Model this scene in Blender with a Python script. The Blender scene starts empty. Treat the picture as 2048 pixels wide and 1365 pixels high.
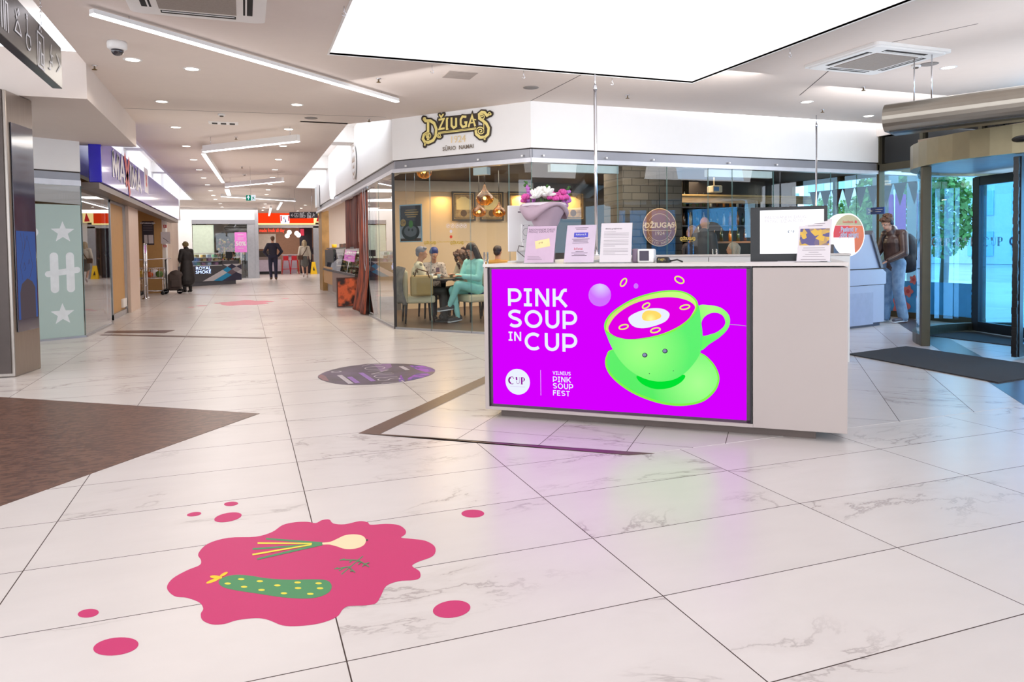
import bpy, bmesh, math, random
from math import pi, sin, cos, radians, hypot, atan2, sqrt
from mathutils import Vector, Matrix
random.seed(7)
SC = bpy.context.scene
COL = SC.collection
V = Vector

# ------------------------------------------------------------------ camera
# world: X across the mall passage, Y along it, Z up; the camera stands at the origin, 1.25 m high
FPX, PITCH, ROLL, PY, ANG, CAMH = 1445.6, 0.03557, -0.01276, 548.5, -0.35413, 1.25
_cp, _sp, _cr, _sr = cos(PITCH), sin(PITCH), cos(ROLL), sin(ROLL)
_RM = Matrix(((_cr, -_sr, 0), (_sr, _cr, 0), (0, 0, 1))) @ Matrix(((1, 0, 0), (0, -_sp, -_cp), (0, _cp, -_sp)))
_W = Matrix(((cos(ANG), -sin(ANG), 0), (sin(ANG), cos(ANG), 0), (0, 0, 1)))
cam_d = bpy.data.cameras.new('camera')
cam = bpy.data.objects.new('camera', cam_d)
COL.objects.link(cam)
_M = _W @ _RM.transposed()          # columns: image right, image down, forward in world space
_m3 = Matrix((_M.col[0], -_M.col[1], -_M.col[2])).transposed()
cam.matrix_world = Matrix.Translation((0, 0, CAMH)) @ _m3.to_4x4()
cam_d.sensor_width = 36
cam_d.lens = FPX * 36 / 2048
cam_d.shift_y = (PY - 682.5) / 2048
cam_d.clip_start, cam_d.clip_end = 0.05, 500
SC.camera = cam

# ------------------------------------------------------------------ light, exposure
SC.view_settings.view_transform = 'Standard'
SC.view_settings.look = 'None'
SC.view_settings.exposure = 0.0
SC.view_settings.gamma = 1.0
SC.view_settings.use_curve_mapping = False
SC.cycles.use_denoising = True
SC.cycles.max_bounces = 10
SC.cycles.transparent_max_bounces = 24
SC.cycles.sample_clamp_indirect = 6
SC.cycles.caustics_reflective = False
SC.cycles.caustics_refractive = False
world = bpy.data.worlds.new('daylight')
SC.world = world
world.use_nodes = True
_bg = world.node_tree.nodes['Background']
_bg.inputs[0].default_value = (0.84, 0.91, 1.0, 1)
_bg.inputs[1].default_value = 4.6
LUM_PANEL, LUM_TUBE, LUM_DOWN = 1.25, 6.0, 14.0
LK = .42                             # overall strength of all area lamps, fittings and added fill

def area_lamp(name, loc, sx, sy, watts, col=(1, 1, 1), rot=(0, 0, 0), spread=pi):
    d = bpy.data.lights.new(name, 'AREA')
    d.shape, d.size, d.size_y, d.energy, d.color, d.spread = 'RECTANGLE', sx, sy, watts * LK, col, spread
    o = bpy.data.objects.new(name, d)
    o.location, o.rotation_euler = loc, rot
    COL.objects.link(o)
    return o

def point_lamp(name, loc, watts, col=(1, .85, .65), r=.05):
    d = bpy.data.lights.new(name, 'POINT')
    d.energy, d.color, d.shadow_soft_size = watts, col, r
    o = bpy.data.objects.new(name, d)
    o.location = loc
    COL.objects.link(o)
    return o

# ------------------------------------------------------------------ survey: pixel of the photo + a real plane -> point of the place
CAM = V((0, 0, CAMH))
def ray(u, v): return _M @ V(((u - 1024) / FPX, (v - PY) / FPX, 1))
def onZ(u, v, z=0.0):
    d = ray(u, v); return CAM + d * ((z - CAMH) / d.z)
def onX(u, v, x):
    d = ray(u, v); return CAM + d * (x / d.x)
def onY(u, v, y):
    d = ray(u, v); return CAM + d * (y / d.y)
def onP(u, v, a, b):
    n = V((-(b[1] - a[1]), b[0] - a[0], 0)); d = ray(u, v)
    return CAM + d * (n.dot(V((a[0], a[1], 0)) - CAM) / n.dot(d))
def above(u, v, p):                 # height of pixel v straight above ground point p
    d = ray(u, v); t = hypot(p[0], p[1]) / hypot(d.x, d.y); return CAMH + d.z * t
FW = V((sin(-ANG), cos(ANG), 0)); RT = V((cos(ANG), -sin(-ANG), 0))
def atd(u, v, d):                   # at depth d along the view
    r = ray(u, v); return CAM + r * (d / r.dot(FW))

# ------------------------------------------------------------------ materials
def lin(c): 
    c = c / 255.0
    return c / 12.92 if c <= .04045 else ((c + .055) / 1.055) ** 2.4
def L3(c): return tuple(lin(x) for x in c)
_mats = {}
def mat(name, rgb=(200, 200, 200), r=.5, mt=0.0, e=0.0, ecol=None, vary=.05, scale=8.0, bump=0.0, coat=0.0, trans=0.0, alpha=1.0, rgb2=None, stretch=None, spec=.5, contrast=None, tex='noise'):
    if name in _mats: return _mats[name]
    m = bpy.data.materials.new(name); m.use_nodes = True
    nt = m.node_tree; N, Lk = nt.nodes, nt.links
    b = N['Principled BSDF']
    tc = N.new('ShaderNodeTexCoord'); mp = N.new('ShaderNodeMapping')
    Lk.new(tc.outputs['Object'], mp.inputs['Vector'])
    if stretch: mp.inputs['Scale'].default_value = stretch
    if tex == 'voronoi':
        nz = N.new('ShaderNodeTexVoronoi'); nz.inputs['Scale'].default_value = scale; fac = nz.outputs['Distance']
    elif tex == 'cells':
        nz = N.new('ShaderNodeTexVoronoi'); nz.inputs['Scale'].default_value = scale
        sp_ = N.new('ShaderNodeSeparateColor'); Lk.new(nz.outputs['Color'], sp_.inputs[0]); fac = sp_.outputs[0]
    else:
        nz = N.new('ShaderNodeTexNoise'); nz.inputs['Scale'].default_value = scale; nz.inputs['Detail'].default_value = 4; fac = nz.outputs['Fac']
    Lk.new(mp.outputs[0], nz.inputs['Vector'])
    cr = N.new('ShaderNodeValToRGB')
    lo, hi = contrast or (.3, .7)
    cr.color_ramp.elements[0].position, cr.color_ramp.elements[1].position = lo, hi
    c = L3(rgb); c2 = L3(rgb2) if rgb2 else tuple(x * (1 - 2 * vary) for x in c)
    cr.color_ramp.elements[0].color = (*c2, 1); cr.color_ramp.elements[1].color = (*c, 1)
    Lk.new(fac, cr.inputs[0])
    Lk.new(cr.outputs[0], b.inputs['Base Color'])
    b.inputs['Roughness'].default_value = r; b.inputs['Metallic'].default_value = mt
    b.inputs['Specular IOR Level'].default_value = spec
    if coat: b.inputs['Coat Weight'].default_value = coat; b.inputs['Coat Roughness'].default_value = .08
    if trans: b.inputs['Transmission Weight'].default_value = trans
    if alpha < 1: b.inputs['Alpha'].default_value = alpha
    if e:
        b.inputs['Emission Strength'].default_value = e
        if ecol is None: Lk.new(cr.outputs[0], b.inputs['Emission Color'])
        else: b.inputs['Emission Color'].default_value = (*L3(ecol), 1)
    if bump:
        bp = N.new('ShaderNodeBump'); bp.inputs['Strength'].default_value = bump; bp.inputs['Distance'].default_value = .01
        Lk.new(fac, bp.inputs['Height']); Lk.new(bp.outputs[0], b.inputs['Normal'])
    _mats[name] = m
    return m
def glow(name, rgb, e=1.0):          # lamps and lit screens
    if name in _mats: return _mats[name]
    m = bpy.data.materials.new(name); m.use_nodes = True; b = m.node_tree.nodes['Principled BSDF']
    b.inputs['Base Color'].default_value = (0, 0, 0, 1); b.inputs['Specular IOR Level'].default_value = 0; b.inputs['Roughness'].default_value = .3
    b.inputs['Emission Color'].default_value = (*L3(rgb), 1); b.inputs['Emission Strength'].default_value = e
    _mats[name] = m
    return m
def glassm(name, tint=(235, 245, 245), refl=1.0, rough=0.0, ior=1.5):
    if name in _mats: return _mats[name]
    m = bpy.data.materials.new(name); m.use_nodes = True; nt = m.node_tree; N, Lk = nt.nodes, nt.links
    N.remove(N['Principled BSDF'])
    t = N.new('ShaderNodeBsdfTransparent'); t.inputs[0].default_value = (*L3(tint), 1)
    g = N.new('ShaderNodeBsdfGlossy'); g.inputs['Roughness'].default_value = rough; g.inputs[0].default_value = (.95, .97, 1, 1)
    fr = N.new('ShaderNodeFresnel'); ge = N.new('ShaderNodeNewGeometry'); mi_ = N.new('ShaderNodeMapRange'); mi_.inputs['To Min'].default_value = ior; mi_.inputs['To Max'].default_value = 1 / ior
    Lk.new(ge.outputs['Backfacing'], mi_.inputs[0]); Lk.new(mi_.outputs[0], fr.inputs[0])
    mu = N.new('ShaderNodeMath'); mu.operation = 'MULTIPLY'; mu.inputs[1].default_value = refl; mu.use_clamp = True
    mx = N.new('ShaderNodeMixShader')
    Lk.new(fr.outputs[0], mu.inputs[0]); Lk.new(mu.outputs[0], mx.inputs[0]); Lk.new(t.outputs[0], mx.inputs[1]); Lk.new(g.outputs[0], mx.inputs[2])
    Lk.new(mx.outputs[0], N['Material Output'].inputs[0])
    _mats[name] = m
    return m

# ------------------------------------------------------------------ mesh builder
def frame(o, r, u=(0, 0, 1)):        # local x along r, local y along u, local z = r x u
    r, u = V(r).normalized(), V(u).normalized(); n = r.cross(u)
    return Matrix.Translation(V(o)) @ Matrix((r, u, n)).transposed().to_4x4()
def rotz(o, a): return Matrix.Translation(V(o)) @ Matrix.Rotation(a, 4, 'Z')
class MB:
    def __init__(s, T=None): s.bm = bmesh.new(); s.T = T or Matrix(); s.mats = []
    def mi(s, m):
        if m not in s.mats: s.mats.append(m)
        return s.mats.index(m)
    def v(s, p): return s.bm.verts.new(s.T @ V(p))
    def f(s, vs, i, smooth=False):
        try:
            fc = s.bm.faces.new(vs); fc.material_index = i; fc.smooth = smooth
        except ValueError: pass
    def box(s, a, b, m, bev=0.0):
        i = s.mi(m)
        x0, x1 = sorted((a[0], b[0])); y0, y1 = sorted((a[1], b[1])); z0, z1 = sorted((a[2], b[2]))
        bv = min(bev, (x1 - x0) / 2.2, (y1 - y0) / 2.2, (z1 - z0) / 2.2)
        P = [s.v(p) for p in ((x0, y0, z0), (x1, y0, z0), (x1, y1, z0), (x0, y1, z0), (x0, y0, z1), (x1, y0, z1), (x1, y1, z1), (x0, y1, z1))]
        fs = []
        for q in ((0, 3, 2, 1), (4, 5, 6, 7), (0, 1, 5, 4), (1, 2, 6, 5), (2, 3, 7, 6), (3, 0, 4, 7)):
            fc = s.bm.faces.new([P[k] for k in q]); fc.material_index = i; fs.append(fc)
        if bv > 1e-5:
            es = list({e for fc in fs for e in fc.edges})
            r = bmesh.ops.bevel(s.bm, geom=es, offset=bv, segments=2, profile=.5, affect='EDGES')
            for fc in r['faces']: fc.material_index = i
        return s
    def prism(s, pts, z0, z1, m, top=None):      # polygon in local xy
        i = s.mi(m); j = s.mi(top) if top else i
        A = [s.v((p[0], p[1], z0)) for p in pts]; B = [s.v((p[0], p[1], z1)) for p in pts]; n = len(pts)
        s.f(A[::-1], i); s.f(B, j)
        for k in range(n): s.f([A[k], A[(k + 1) % n], B[(k + 1) % n], B[k]], i)
        return s
    def flat(s, pts, z, m):
        s.f([s.v((p[0], p[1], z)) for p in pts], s.mi(m)); return s
    def quad(s, pts, m): s.f([s.v(p) for p in pts], s.mi(m)); return s
    def slab(s, pts, th, m):                     # 3D polygon given thickness vector
        i = s.mi(m); th = V(th); A = [s.v(p) for p in pts]; B = [s.v(V(p) + th) for p in pts]; n = len(pts)
        s.f(A[::-1], i); s.f(B, i)
        for k in range(n): s.f([A[k], A[(k + 1) % n], B[(k + 1) % n], B[k]], i)
        return s
    def tube(s, pts, r, m, n=8, closed=False, cap=True):
        i = s.mi(m); pts = [V(p) for p in pts]; rs = r if isinstance(r, (list, tuple)) else [r] * len(pts)
        rings = []; K = len(pts); up0 = None
        for k, p in enumerate(pts):
            if closed: t = pts[(k + 1) % K] - pts[k - 1]
            else: t = pts[min(k + 1, K - 1)] - pts[max(k - 1, 0)]
            t = t.normalized() if t.length > 1e-9 else V((0, 0, 1))
            if up0 is None: up0 = V((0, 0, 1)) if abs(t.z) < .9 else V((1, 0, 0))
            a = t.cross(up0)
            if a.length < 1e-6: a = t.cross(V((.3, .8, .1)))
            a.normalize(); b = a.cross(t); up0 = b
            rings.append([s.v(p + (a * cos(2 * pi * j / n) + b * sin(2 * pi * j / n)) * rs[k]) for j in range(n)])
        for k in range(K if closed else K - 1):
            A, B = rings[k], rings[(k + 1) % K]
            for j in range(n): s.f([A[j], A[(j + 1) % n], B[(j + 1) % n], B[j]], i, True)
        if not closed and cap: s.f(rings[0][::-1], i); s.f(rings[-1], i)
        return s
    def lathe(s, prof, m, c=(0, 0, 0), n=24, rib=None, a0=0, a1=2 * pi, squash=(1, 1)):   # prof: (r, z)
        i = s.mi(m); full = abs(a1 - a0 - 2 * pi) < 1e-6; N = n if full else n + 1
        rings = []
        for (r, z) in prof:
            ring = []
            for j in range(N):
                a = a0 + (a1 - a0) * j / n; rr = r * (rib(a, z) if rib else 1)
                ring.append(s.v((c[0] + rr * cos(a) * squash[0], c[1] + rr * sin(a) * squash[1], c[2] + z)))
            rings.append(ring)
        for k in range(len(prof) - 1):
            for j in range(n):
                A, B = rings[k], rings[k + 1]; j2 = (j + 1) % N if full else j + 1
                s.f([A[j], A[j2], B[j2], B[j]], i, True)
        if full:
            if prof[0][0] > 1e-6: s.f(rings[0][::-1], i)
            if prof[-1][0] > 1e-6: s.f(rings[-1], i)
        return s
    def ball(s, c, r, m, n=12, M=None):
        i = s.mi(m); r = (r, r, r) if not isinstance(r, (tuple, list)) else r
        T = Matrix.Translation(V(c)) @ (M or Matrix()) @ Matrix.Diagonal((*r, 1))
        g = bmesh.ops.create_uvsphere(s.bm, u_segments=n, v_segments=max(6, n * 2 // 3), radius=1, matrix=s.T @ T)
        for vv in g['verts']:
            for fc in vv.link_faces: fc.material_index = i; fc.smooth = True
        return s
    def disc(s, c, r, m, n=20, z=0, ry=None, rot=0):
        ry = ry or r; P = []
        for k in range(n):
            a = 2 * pi * k / n; x, y = r * cos(a), ry * sin(a)
            P.append((c[0] + x * cos(rot) - y * sin(rot), c[1] + x * sin(rot) + y * cos(rot)))
        return s.flat(P, z, m)
    def cone(s, a, b, ra, rb, m, n=10, fa=1.0, side=None):    # tapered capsule, fa squashes it along side x axis
        i = s.mi(m); a, b = V(a), V(b); t = (b - a)
        t = t.normalized() if t.length > 1e-6 else V((0, 0, 1))
        sd = V(side) if side else (V((1, 0, 0)) if abs(t.x) < .9 else V((0, 1, 0)))
        x = (sd - t * sd.dot(t)).normalized(); y = t.cross(x); rings = []
        for (o, rr, k) in [(-sin(q) , cos(q), 0) for q in (1.45, 1.0, .5)] + [(0, 1, 0), (0, 1, 1)] + [(sin(q), cos(q), 1) for q in (.5, 1.0, 1.45)]:
            c, R = (b, rb) if k else (a, ra)
            rings.append([s.v(c + t * (o * R * min(1, fa)) + x * (cos(2 * pi * j / n) * R * rr) + y * (sin(2 * pi * j / n) * R * rr * fa)) for j in range(n)])
        for k in range(len(rings) - 1):
            for j in range(n): s.f([rings[k][j], rings[k][(j + 1) % n], rings[k + 1][(j + 1) % n], rings[k + 1][j]], i, True)
        s.f(rings[0][::-1], i); s.f(rings[-1], i)
        return s
    def text(s, txt, F, size, m, align='CENTER', z=0.0, ext=0.0, sx=1.0, bold=0.0, track=1.0):
        i = s.mi(m)
        cu = bpy.data.curves.new('t', 'FONT'); cu.body = txt; cu.size = size; cu.align_x = align; cu.align_y = 'CENTER'
        cu.extrude = ext; cu.offset = bold; cu.resolution_u = 3; cu.space_character = track
        ob = bpy.data.objects.new('t', cu); COL.objects.link(ob)
        me = bpy.data.meshes.new_from_object(ob.evaluated_get(bpy.context.evaluated_depsgraph_get()))
        TT = s.T @ F @ Matrix.Translation((0, 0, z)) @ Matrix.Diagonal((sx, 1, 1, 1))
        vs = [s.bm.verts.new(TT @ q.co) for q in me.vertices]
        for p in me.polygons: s.f([vs[k] for k in p.vertices], i)
        bpy.data.objects.remove(ob); bpy.data.curves.remove(cu); bpy.data.meshes.remove(me)
        return s
    def stroke(s, pts, w, m, F, z=0.0, closed=False, round_ends=False):   # flat ribbon along a polyline in the plane of F, mitred
        i = s.mi(m); P = [V((p[0], p[1])) for p in pts]; K = len(P); Lf, Rg = [], []
        for k in range(K):
            d0 = (P[k] - P[k - 1]) if (k or closed) else (P[1] - P[0])
            d1 = (P[(k + 1) % K] - P[k]) if (k < K - 1 or closed) else (P[-1] - P[-2])
            d0, d1 = d0.normalized(), d1.normalized()
            n = V((-(d0.y + d1.y), d0.x + d1.x)); n = n.normalized() if n.length > 1e-6 else V((-d0.y, d0.x))
            c = max(.45, n.dot(V((-d0.y, d0.x)))); o = n * (w / 2 / c)
            Lf.append(s.v(F @ V((P[k].x + o.x, P[k].y + o.y, z)))); Rg.append(s.v(F @ V((P[k].x - o.x, P[k].y - o.y, z))))
        for k in range(K if closed else K - 1):
            k2 = (k + 1) % K; s.f([Rg[k], Rg[k2], Lf[k2], Lf[k]], i)
        if round_ends:
            for q in (P[0], P[-1]):
                s.f([s.v(F @ V((q.x + w / 2 * cos(a * pi / 6), q.y + w / 2 * sin(a * pi / 6), z))) for a in range(12)], i)
        return s
    def build(s, name, parent=None, mods=None, remesh=None, smooth=None, solid=None, kind=None, label=None):
        me = bpy.data.meshes.new(name)
        if parent is not None:
            iv = Matrix.Translation(-abs_loc(parent)); bmesh.ops.transform(s.bm, matrix=iv, verts=s.bm.verts)
        s.bm.normal_update(); s.bm.to_mesh(me); s.bm.free()
        for m in s.mats: me.materials.append(m)
        o = bpy.data.objects.new(name, me); COL.objects.link(o)
        if remesh:
            md = o.modifiers.new('r', 'REMESH'); md.mode = 'VOXEL'; md.voxel_size = remesh; md.use_smooth_shade = True
            md = o.modifiers.new('s', 'SMOOTH'); md.iterations = smooth or 4; md.factor = .5
            me2 = bpy.data.meshes.new_from_object(o.evaluated_get(bpy.context.evaluated_depsgraph_get()))
            me2.name = name
            if not me2.materials and s.mats: me2.materials.append(s.mats[0])
            o.modifiers.clear(); o.data = me2; bpy.data.meshes.remove(me)
        if solid:
            md = o.modifiers.new('t', 'SOLIDIFY'); md.thickness = solid; md.offset = 0
        if parent is not None: o.parent = parent
        if kind: o['kind'] = kind
        if label: o['label'] = label
        return o
def abs_loc(o):
    p = V((0, 0, 0))
    while o is not None: p = p + o.location; o = o.parent
    return p
def thing(name, label, cat, loc, group=None, kind=None):
    o = bpy.data.objects.new(name, None); COL.objects.link(o); o.location = V(loc); o.empty_display_size = .05
    o['label'] = label; o['category'] = cat
    if group: o['group'] = group
    if kind: o['kind'] = kind
    return o
def tag(o, label, cat, group=None, kind=None):
    o['label'] = label; o['category'] = cat
    if group: o['group'] = group
    if kind: o['kind'] = kind
    return o
def copytree(root, loc, label=None, rz=0.0, group=None):
    r = root.copy(); COL.objects.link(r); r.location = V(loc); r.rotation_euler = (0, 0, rz)
    if label: r['label'] = label
    if group: r['group'] = group
    for ch in list(root.children):
        c = ch.copy(); COL.objects.link(c); c.parent = r
        for g in list(ch.children):
            d = g.copy(); COL.objects.link(d); d.parent = c
    return r
def struct(name, mb, label=None, parent=None):
    o = mb.build(name, parent); 
    if parent is None:
        o['kind'] = 'structure'
        if label: o['label'] = label
    return o
ORD = 'first second third fourth fifth sixth seventh eighth ninth tenth eleventh twelfth'.split()
def arc(cx, cy, r, a0, a1, n=12, ry=None): 
    ry = ry or r
    return [(cx + r * cos(radians(a0 + (a1 - a0) * k / n)), cy + ry * sin(radians(a0 + (a1 - a0) * k / n))) for k in range(n + 1)]
def smoothpoly(pts, n=6):            # closed Catmull-Rom
    out = []; K = len(pts)
    for k in range(K):
        p0, p1, p2, p3 = [V(pts[(k + d) % K]) for d in (-1, 0, 1, 2)]
        for j in range(n):
            t = j / n
            out.append(tuple(.5 * (2 * p1 + (p2 - p0) * t + (2 * p0 - 5 * p1 + 4 * p2 - p3) * t * t + (3 * p1 - p0 - 3 * p2 + p3) * t ** 3)))
    return out

# ------------------------------------------------------------------ structure
CH = 3.3
def floor_mat(name, ang, x0, y0, ax, by, base=(216, 208, 204), seed=0.0, grout=(58, 40, 32), gw=.0045, rough=.27):
    m = bpy.data.materials.new(name); m.use_nodes = True; nt = m.node_tree; N, Lk = nt.nodes, nt.links; b = N['Principled BSDF']
    def node(t, **k):
        n = N.new(t)
        for a, c in k.items(): setattr(n, a, c)
        return n
    def math_(op, a, b_=None, clamp=False):
        n = node('ShaderNodeMath', operation=op, use_clamp=clamp)
        for i, q in enumerate((a, b_)):
            if q is None: continue
            if isinstance(q, (int, float)): n.inputs[i].default_value = q
            else: Lk.new(q, n.inputs[i])
        return n.outputs[0]
    tc = node('ShaderNodeTexCoord'); mp = node('ShaderNodeMapping'); mp.inputs['Rotation'].default_value = (0, 0, ang)
    Lk.new(tc.outputs['Object'], mp.inputs[0]); sp = node('ShaderNodeSeparateXYZ'); Lk.new(mp.outputs[0], sp.inputs[0])
    gx = math_('DIVIDE', math_('SUBTRACT', sp.outputs[0], x0), ax); gy = math_('DIVIDE', math_('SUBTRACT', sp.outputs[1], y0), by)
    fx, fy = math_('FLOOR', gx), math_('FLOOR', gy)
    def edge(g, f, size):
        r = math_('SUBTRACT', g, f); d = math_('MINIMUM', r, math_('SUBTRACT', 1.0, r)); return math_('LESS_THAN', math_('MULTIPLY', d, size), gw / 2)
    gr = math_('MAXIMUM', edge(gx, fx, ax), edge(gy, fy, by))
    cb = node('ShaderNodeCombineXYZ'); Lk.new(fx, cb.inputs[0]); Lk.new(fy, cb.inputs[1]); cb.inputs[2].default_value = seed
    wn = node('ShaderNodeTexWhiteNoise', noise_dimensions='3D'); Lk.new(cb.outputs[0], wn.inputs['Vector'])
    off = node('ShaderNodeVectorMath', operation='MULTIPLY'); Lk.new(wn.outputs['Color'], off.inputs[0]); off.inputs[1].default_value = (23, 17, 11)
    ad = node('ShaderNodeVectorMath', operation='ADD'); Lk.new(mp.outputs[0], ad.inputs[0]); Lk.new(off.outputs[0], ad.inputs[1])
    m2 = node('ShaderNodeMapping'); m2.inputs['Rotation'].default_value = (0, 0, .25); m2.inputs['Scale'].default_value = (.7, 1.5, 1); Lk.new(ad.outputs[0], m2.inputs[0])
    def noise(scale, det, rough_, dist=0.0):
        n = node('ShaderNodeTexNoise'); n.inputs['Scale'].default_value = scale; n.inputs['Detail'].default_value = det
        n.inputs['Roughness'].default_value = rough_; n.inputs['Distortion'].default_value = dist; Lk.new(m2.outputs[0], n.inputs['Vector']); return n.outputs['Fac']
    n1 = noise(1.1, 8, .62, .55); msk = noise(.9, 2, .5)
    ridge = math_('ABSOLUTE', math_('SUBTRACT', n1, .5))
    vein = math_('MULTIPLY', math_('SUBTRACT', 1.0, math_('DIVIDE', ridge, .013), True), math_('MULTIPLY', math_('SUBTRACT', msk, .52), 9.0, True), True)
    soft = math_('MULTIPLY', math_('SUBTRACT', 1.0, math_('DIVIDE', ridge, .07), True), math_('MULTIPLY', math_('SUBTRACT', msk, .5), 5.0, True), True)
    cloud = noise(3.0, 6, .6)
    def mix(fac, a, c):
        n = node('ShaderNodeMix', data_type='RGBA')
        Lk.new(fac, n.inputs[0])
        for q, i in ((a, 6), (c, 7)):
            if isinstance(q, tuple): n.inputs[i].default_value = (*q, 1)
            else: Lk.new(q, n.inputs[i])
        return n.outputs[2]
    c0 = L3(base); c1 = tuple(x * .90 for x in c0)
    col = mix(cloud, tuple(x * 1.03 for x in c0), c1)
    col = mix(math_('MULTIPLY', wn.outputs['Value'], .10), col, tuple(x * .55 for x in c0))
    col = mix(math_('MULTIPLY', soft, .16), col, L3((150, 132, 122)))
    col = mix(math_('MULTIPLY', vein, .42), col, L3((104, 84, 82)))
    col = mix(gr, col, L3(grout))
    Lk.new(col, b.inputs['Base Color'])
    Lk.new(math_('ADD', rough, math_('MULTIPLY', gr, .5)), b.inputs['Roughness'])
    b.inputs['Specular IOR Level'].default_value = .42
    _mats[name] = m
    return m
FM = floor_mat('marble_tile', 0, -.85, 3.87, 1.112, .556)
ZM = floor_mat('marble_tile_diagonal', radians(40.45), .25, .1, .556, 1.112, base=(214, 206, 203), seed=3)
f = MB(); f.flat([(-16, -6), (22, -6), (22, 52), (-16, 52)], 0, FM); struct('floor', f, 'white marble-look tile floor with dark joints')
U = V((.76, -.65, 0)); Vd = V((.65, .76, 0))
f = MB(); f.prism([(.70, 4.95), (2.24, 3.78), (5.55, 3.78), (10.0, 8.99), (4.1, 9.0)], 0, .0015, ZM); o = struct('floor', f, 'diagonal marble tiles around the information desk')
BR = mat('brown_mosaic', (112, 78, 62), r=.35, rgb2=(84, 56, 44), tex='cells', scale=22, stretch=(1, 2.2, 1))
def strip(a, b, w, m, z=.003, h=.0015):
    a, b = V((*a, 0)), V((*b, 0)); d = (b - a).normalized(); n = V((-d.y, d.x, 0)) * (w / 2)
    q = MB(); q.prism([a - n, b - n, b + n, a + n], z - .0015, z, m); return q
BRT = mat('brown_strip', (96, 62, 50), r=.35, tex='cells', scale=20)
q = MB(); q.prism([(.70, 4.95), (2.29, 3.757), (2.13, 3.79), (.83, 4.88)], .0015, .003, BRT)
q.prism([(.70, 4.95), (.83, 4.88), (3.95, 8.57), (3.85, 8.66)], .0015, .003, BRT); struct('trim_1', q, 'thin brown tile strip turning a corner in front of the information desk')
q = MB(); q.prism([(.08, 5.87), (-4.16, 9.09), (-7.0, 6.0), (-3.6, 1.01)], 0, .002, BR); struct('trim_2', q, 'large brown mosaic wedge let into the floor at the left')
q = MB(); q.prism([(5.55, 3.78), (5.98, 3.78), (10.4, 8.95), (10.0, 8.99)], .0, .003, mat('grey_mosaic', (84, 74, 76), r=.3, tex='cells', scale=22)); struct('trim_3', q, 'dark mosaic strip running towards the revolving door')
q = MB(); q.prism([(-2.1, 13.2), (-1.08, 12.77), (-1.19, 12.4), (-2.1, 12.82)], 0, .002, BRT); struct('trim_4', q, 'short brown tile bar in the passage')
q = MB(); q.prism([(-2.1, 12.68), (.35, 11.0), (.2, 10.94), (-2.1, 12.5)], 0, .002, BRT); struct('trim_5', q, 'long thin brown tile bar across the passage')
q = MB(); q.prism([(-2.2, 24.3), (.9, 21.1), (.9, 21.0), (-2.2, 24.15)], 0, .002, mat('pale_strip', (170, 140, 132), r=.35)); 
q.prism([(-.1, 22.2), (2.2, 21.5), (2.2, 21.35), (-.1, 22.05)], 0, .002, BRT); struct('trim_6', q, 'thin strips far down the passage')

CEI = mat('ceiling_paint', (224, 212, 204), r=.85, vary=.01)
WHT = mat('white_paint', (238, 236, 234), r=.75, vary=.006)
CRM = mat('cream_wall', (214, 188, 158), r=.8, vary=.015)
PX0, PX1, PY0, PY1 = .88, 5.33, 1.2, 7.80       # luminous ceiling
XL, XR = -1.79, 1.62
c = MB()
def cbox(x0, x1, y0, y1, z0=CH, z1=CH + .12, m=CEI): c.box((x0, y0, z0), (x1, y1, z1), m)
cbox(PX1, 10.4, -6, 9.45); cbox(-1.55, PX0, -6, 11.9)
cbox(PX0, PX1, -6, PY0); cbox(PX0, XR, PY1, 12.0)
c.prism([(XR, PY1), (PX1, PY1), (PX1, 9.45), (3.8, 9.45), (2.24, 11.37), (XR, 12.0)], CH, CH + .12, CEI)
cbox(XL, XR, 11.9, 31); cbox(XR, 9, 24.6, 31)
cbox(-9, 9, 31, 52)
cbox(10.4, 12.2, 9.5, 16)
struct('ceiling', c, 'flat warm grey plaster ceiling')
c = MB(); cbox(-6.5, -1.55, 8.96, 12.75, 2.92, CH + .12); struct('ceiling', c, 'lower flat ceiling at the left by the supermarket')
c = MB(); cbox(-6.5, -1.55, -6, 8.96, 3.8, 3.9, WHT); c.box((-6.5, -6, 3.3), (-1.55, -5.9, 3.8), WHT); c.box((-1.56, -6, CH + .12), (-1.5, 8.96, 3.8), WHT)
cbox(-3.4, XL - .0, 12.75, 31, 3.8, 3.9, WHT); cbox(XR, 2.3, 11.2, 24.6, 3.85, 3.95, WHT); c.box((XR, 24.5, CH), (2.3, 24.6, 3.85), WHT)
c.box((XL - .06, 12.75, CH + .0), (XL, 31, CH + .1), WHT)
c.box((-3.4, 30.91, CH - .0), (XL - .07, 30.99, 3.79), WHT)
c.box((-3.4, 12.74, 2.92), (-1.6, 12.8, 3.85), WHT)
for yy in (15.5, 20.5): c.box((XR - .0, yy, 3.52), (2.22, yy + .5, 3.85), WHT); c.box((-2.4, yy + 2, 3.52), (XL, yy + 2.5, 3.85), WHT)
struct('ceiling', c, 'raised white light coves beside the passage ceiling')
SEAM = mat('shadow_gap', (70, 62, 58), r=.9)
q = MB()
for a, b in (((-1.55, 11.55), (2.1, 11.2)), ((3.79, 9.42), (3.8, 7.8)), ((XL, 20.5), (XR, 20.3)), ((6.5, 4.9), (6.1, 6.0)), ((6.1, 6.0), (7.2, 8.0))):
    a, b = V((*a, 0)), V((*b, 0)); d = (b - a).normalized(); n = V((-d.y, d.x, 0)) * .006
    q.prism([a - n, b - n, b + n, a + n], CH - .001, CH, SEAM)
struct('trim_7', q, 'thin dark joints between ceiling panels')

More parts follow.
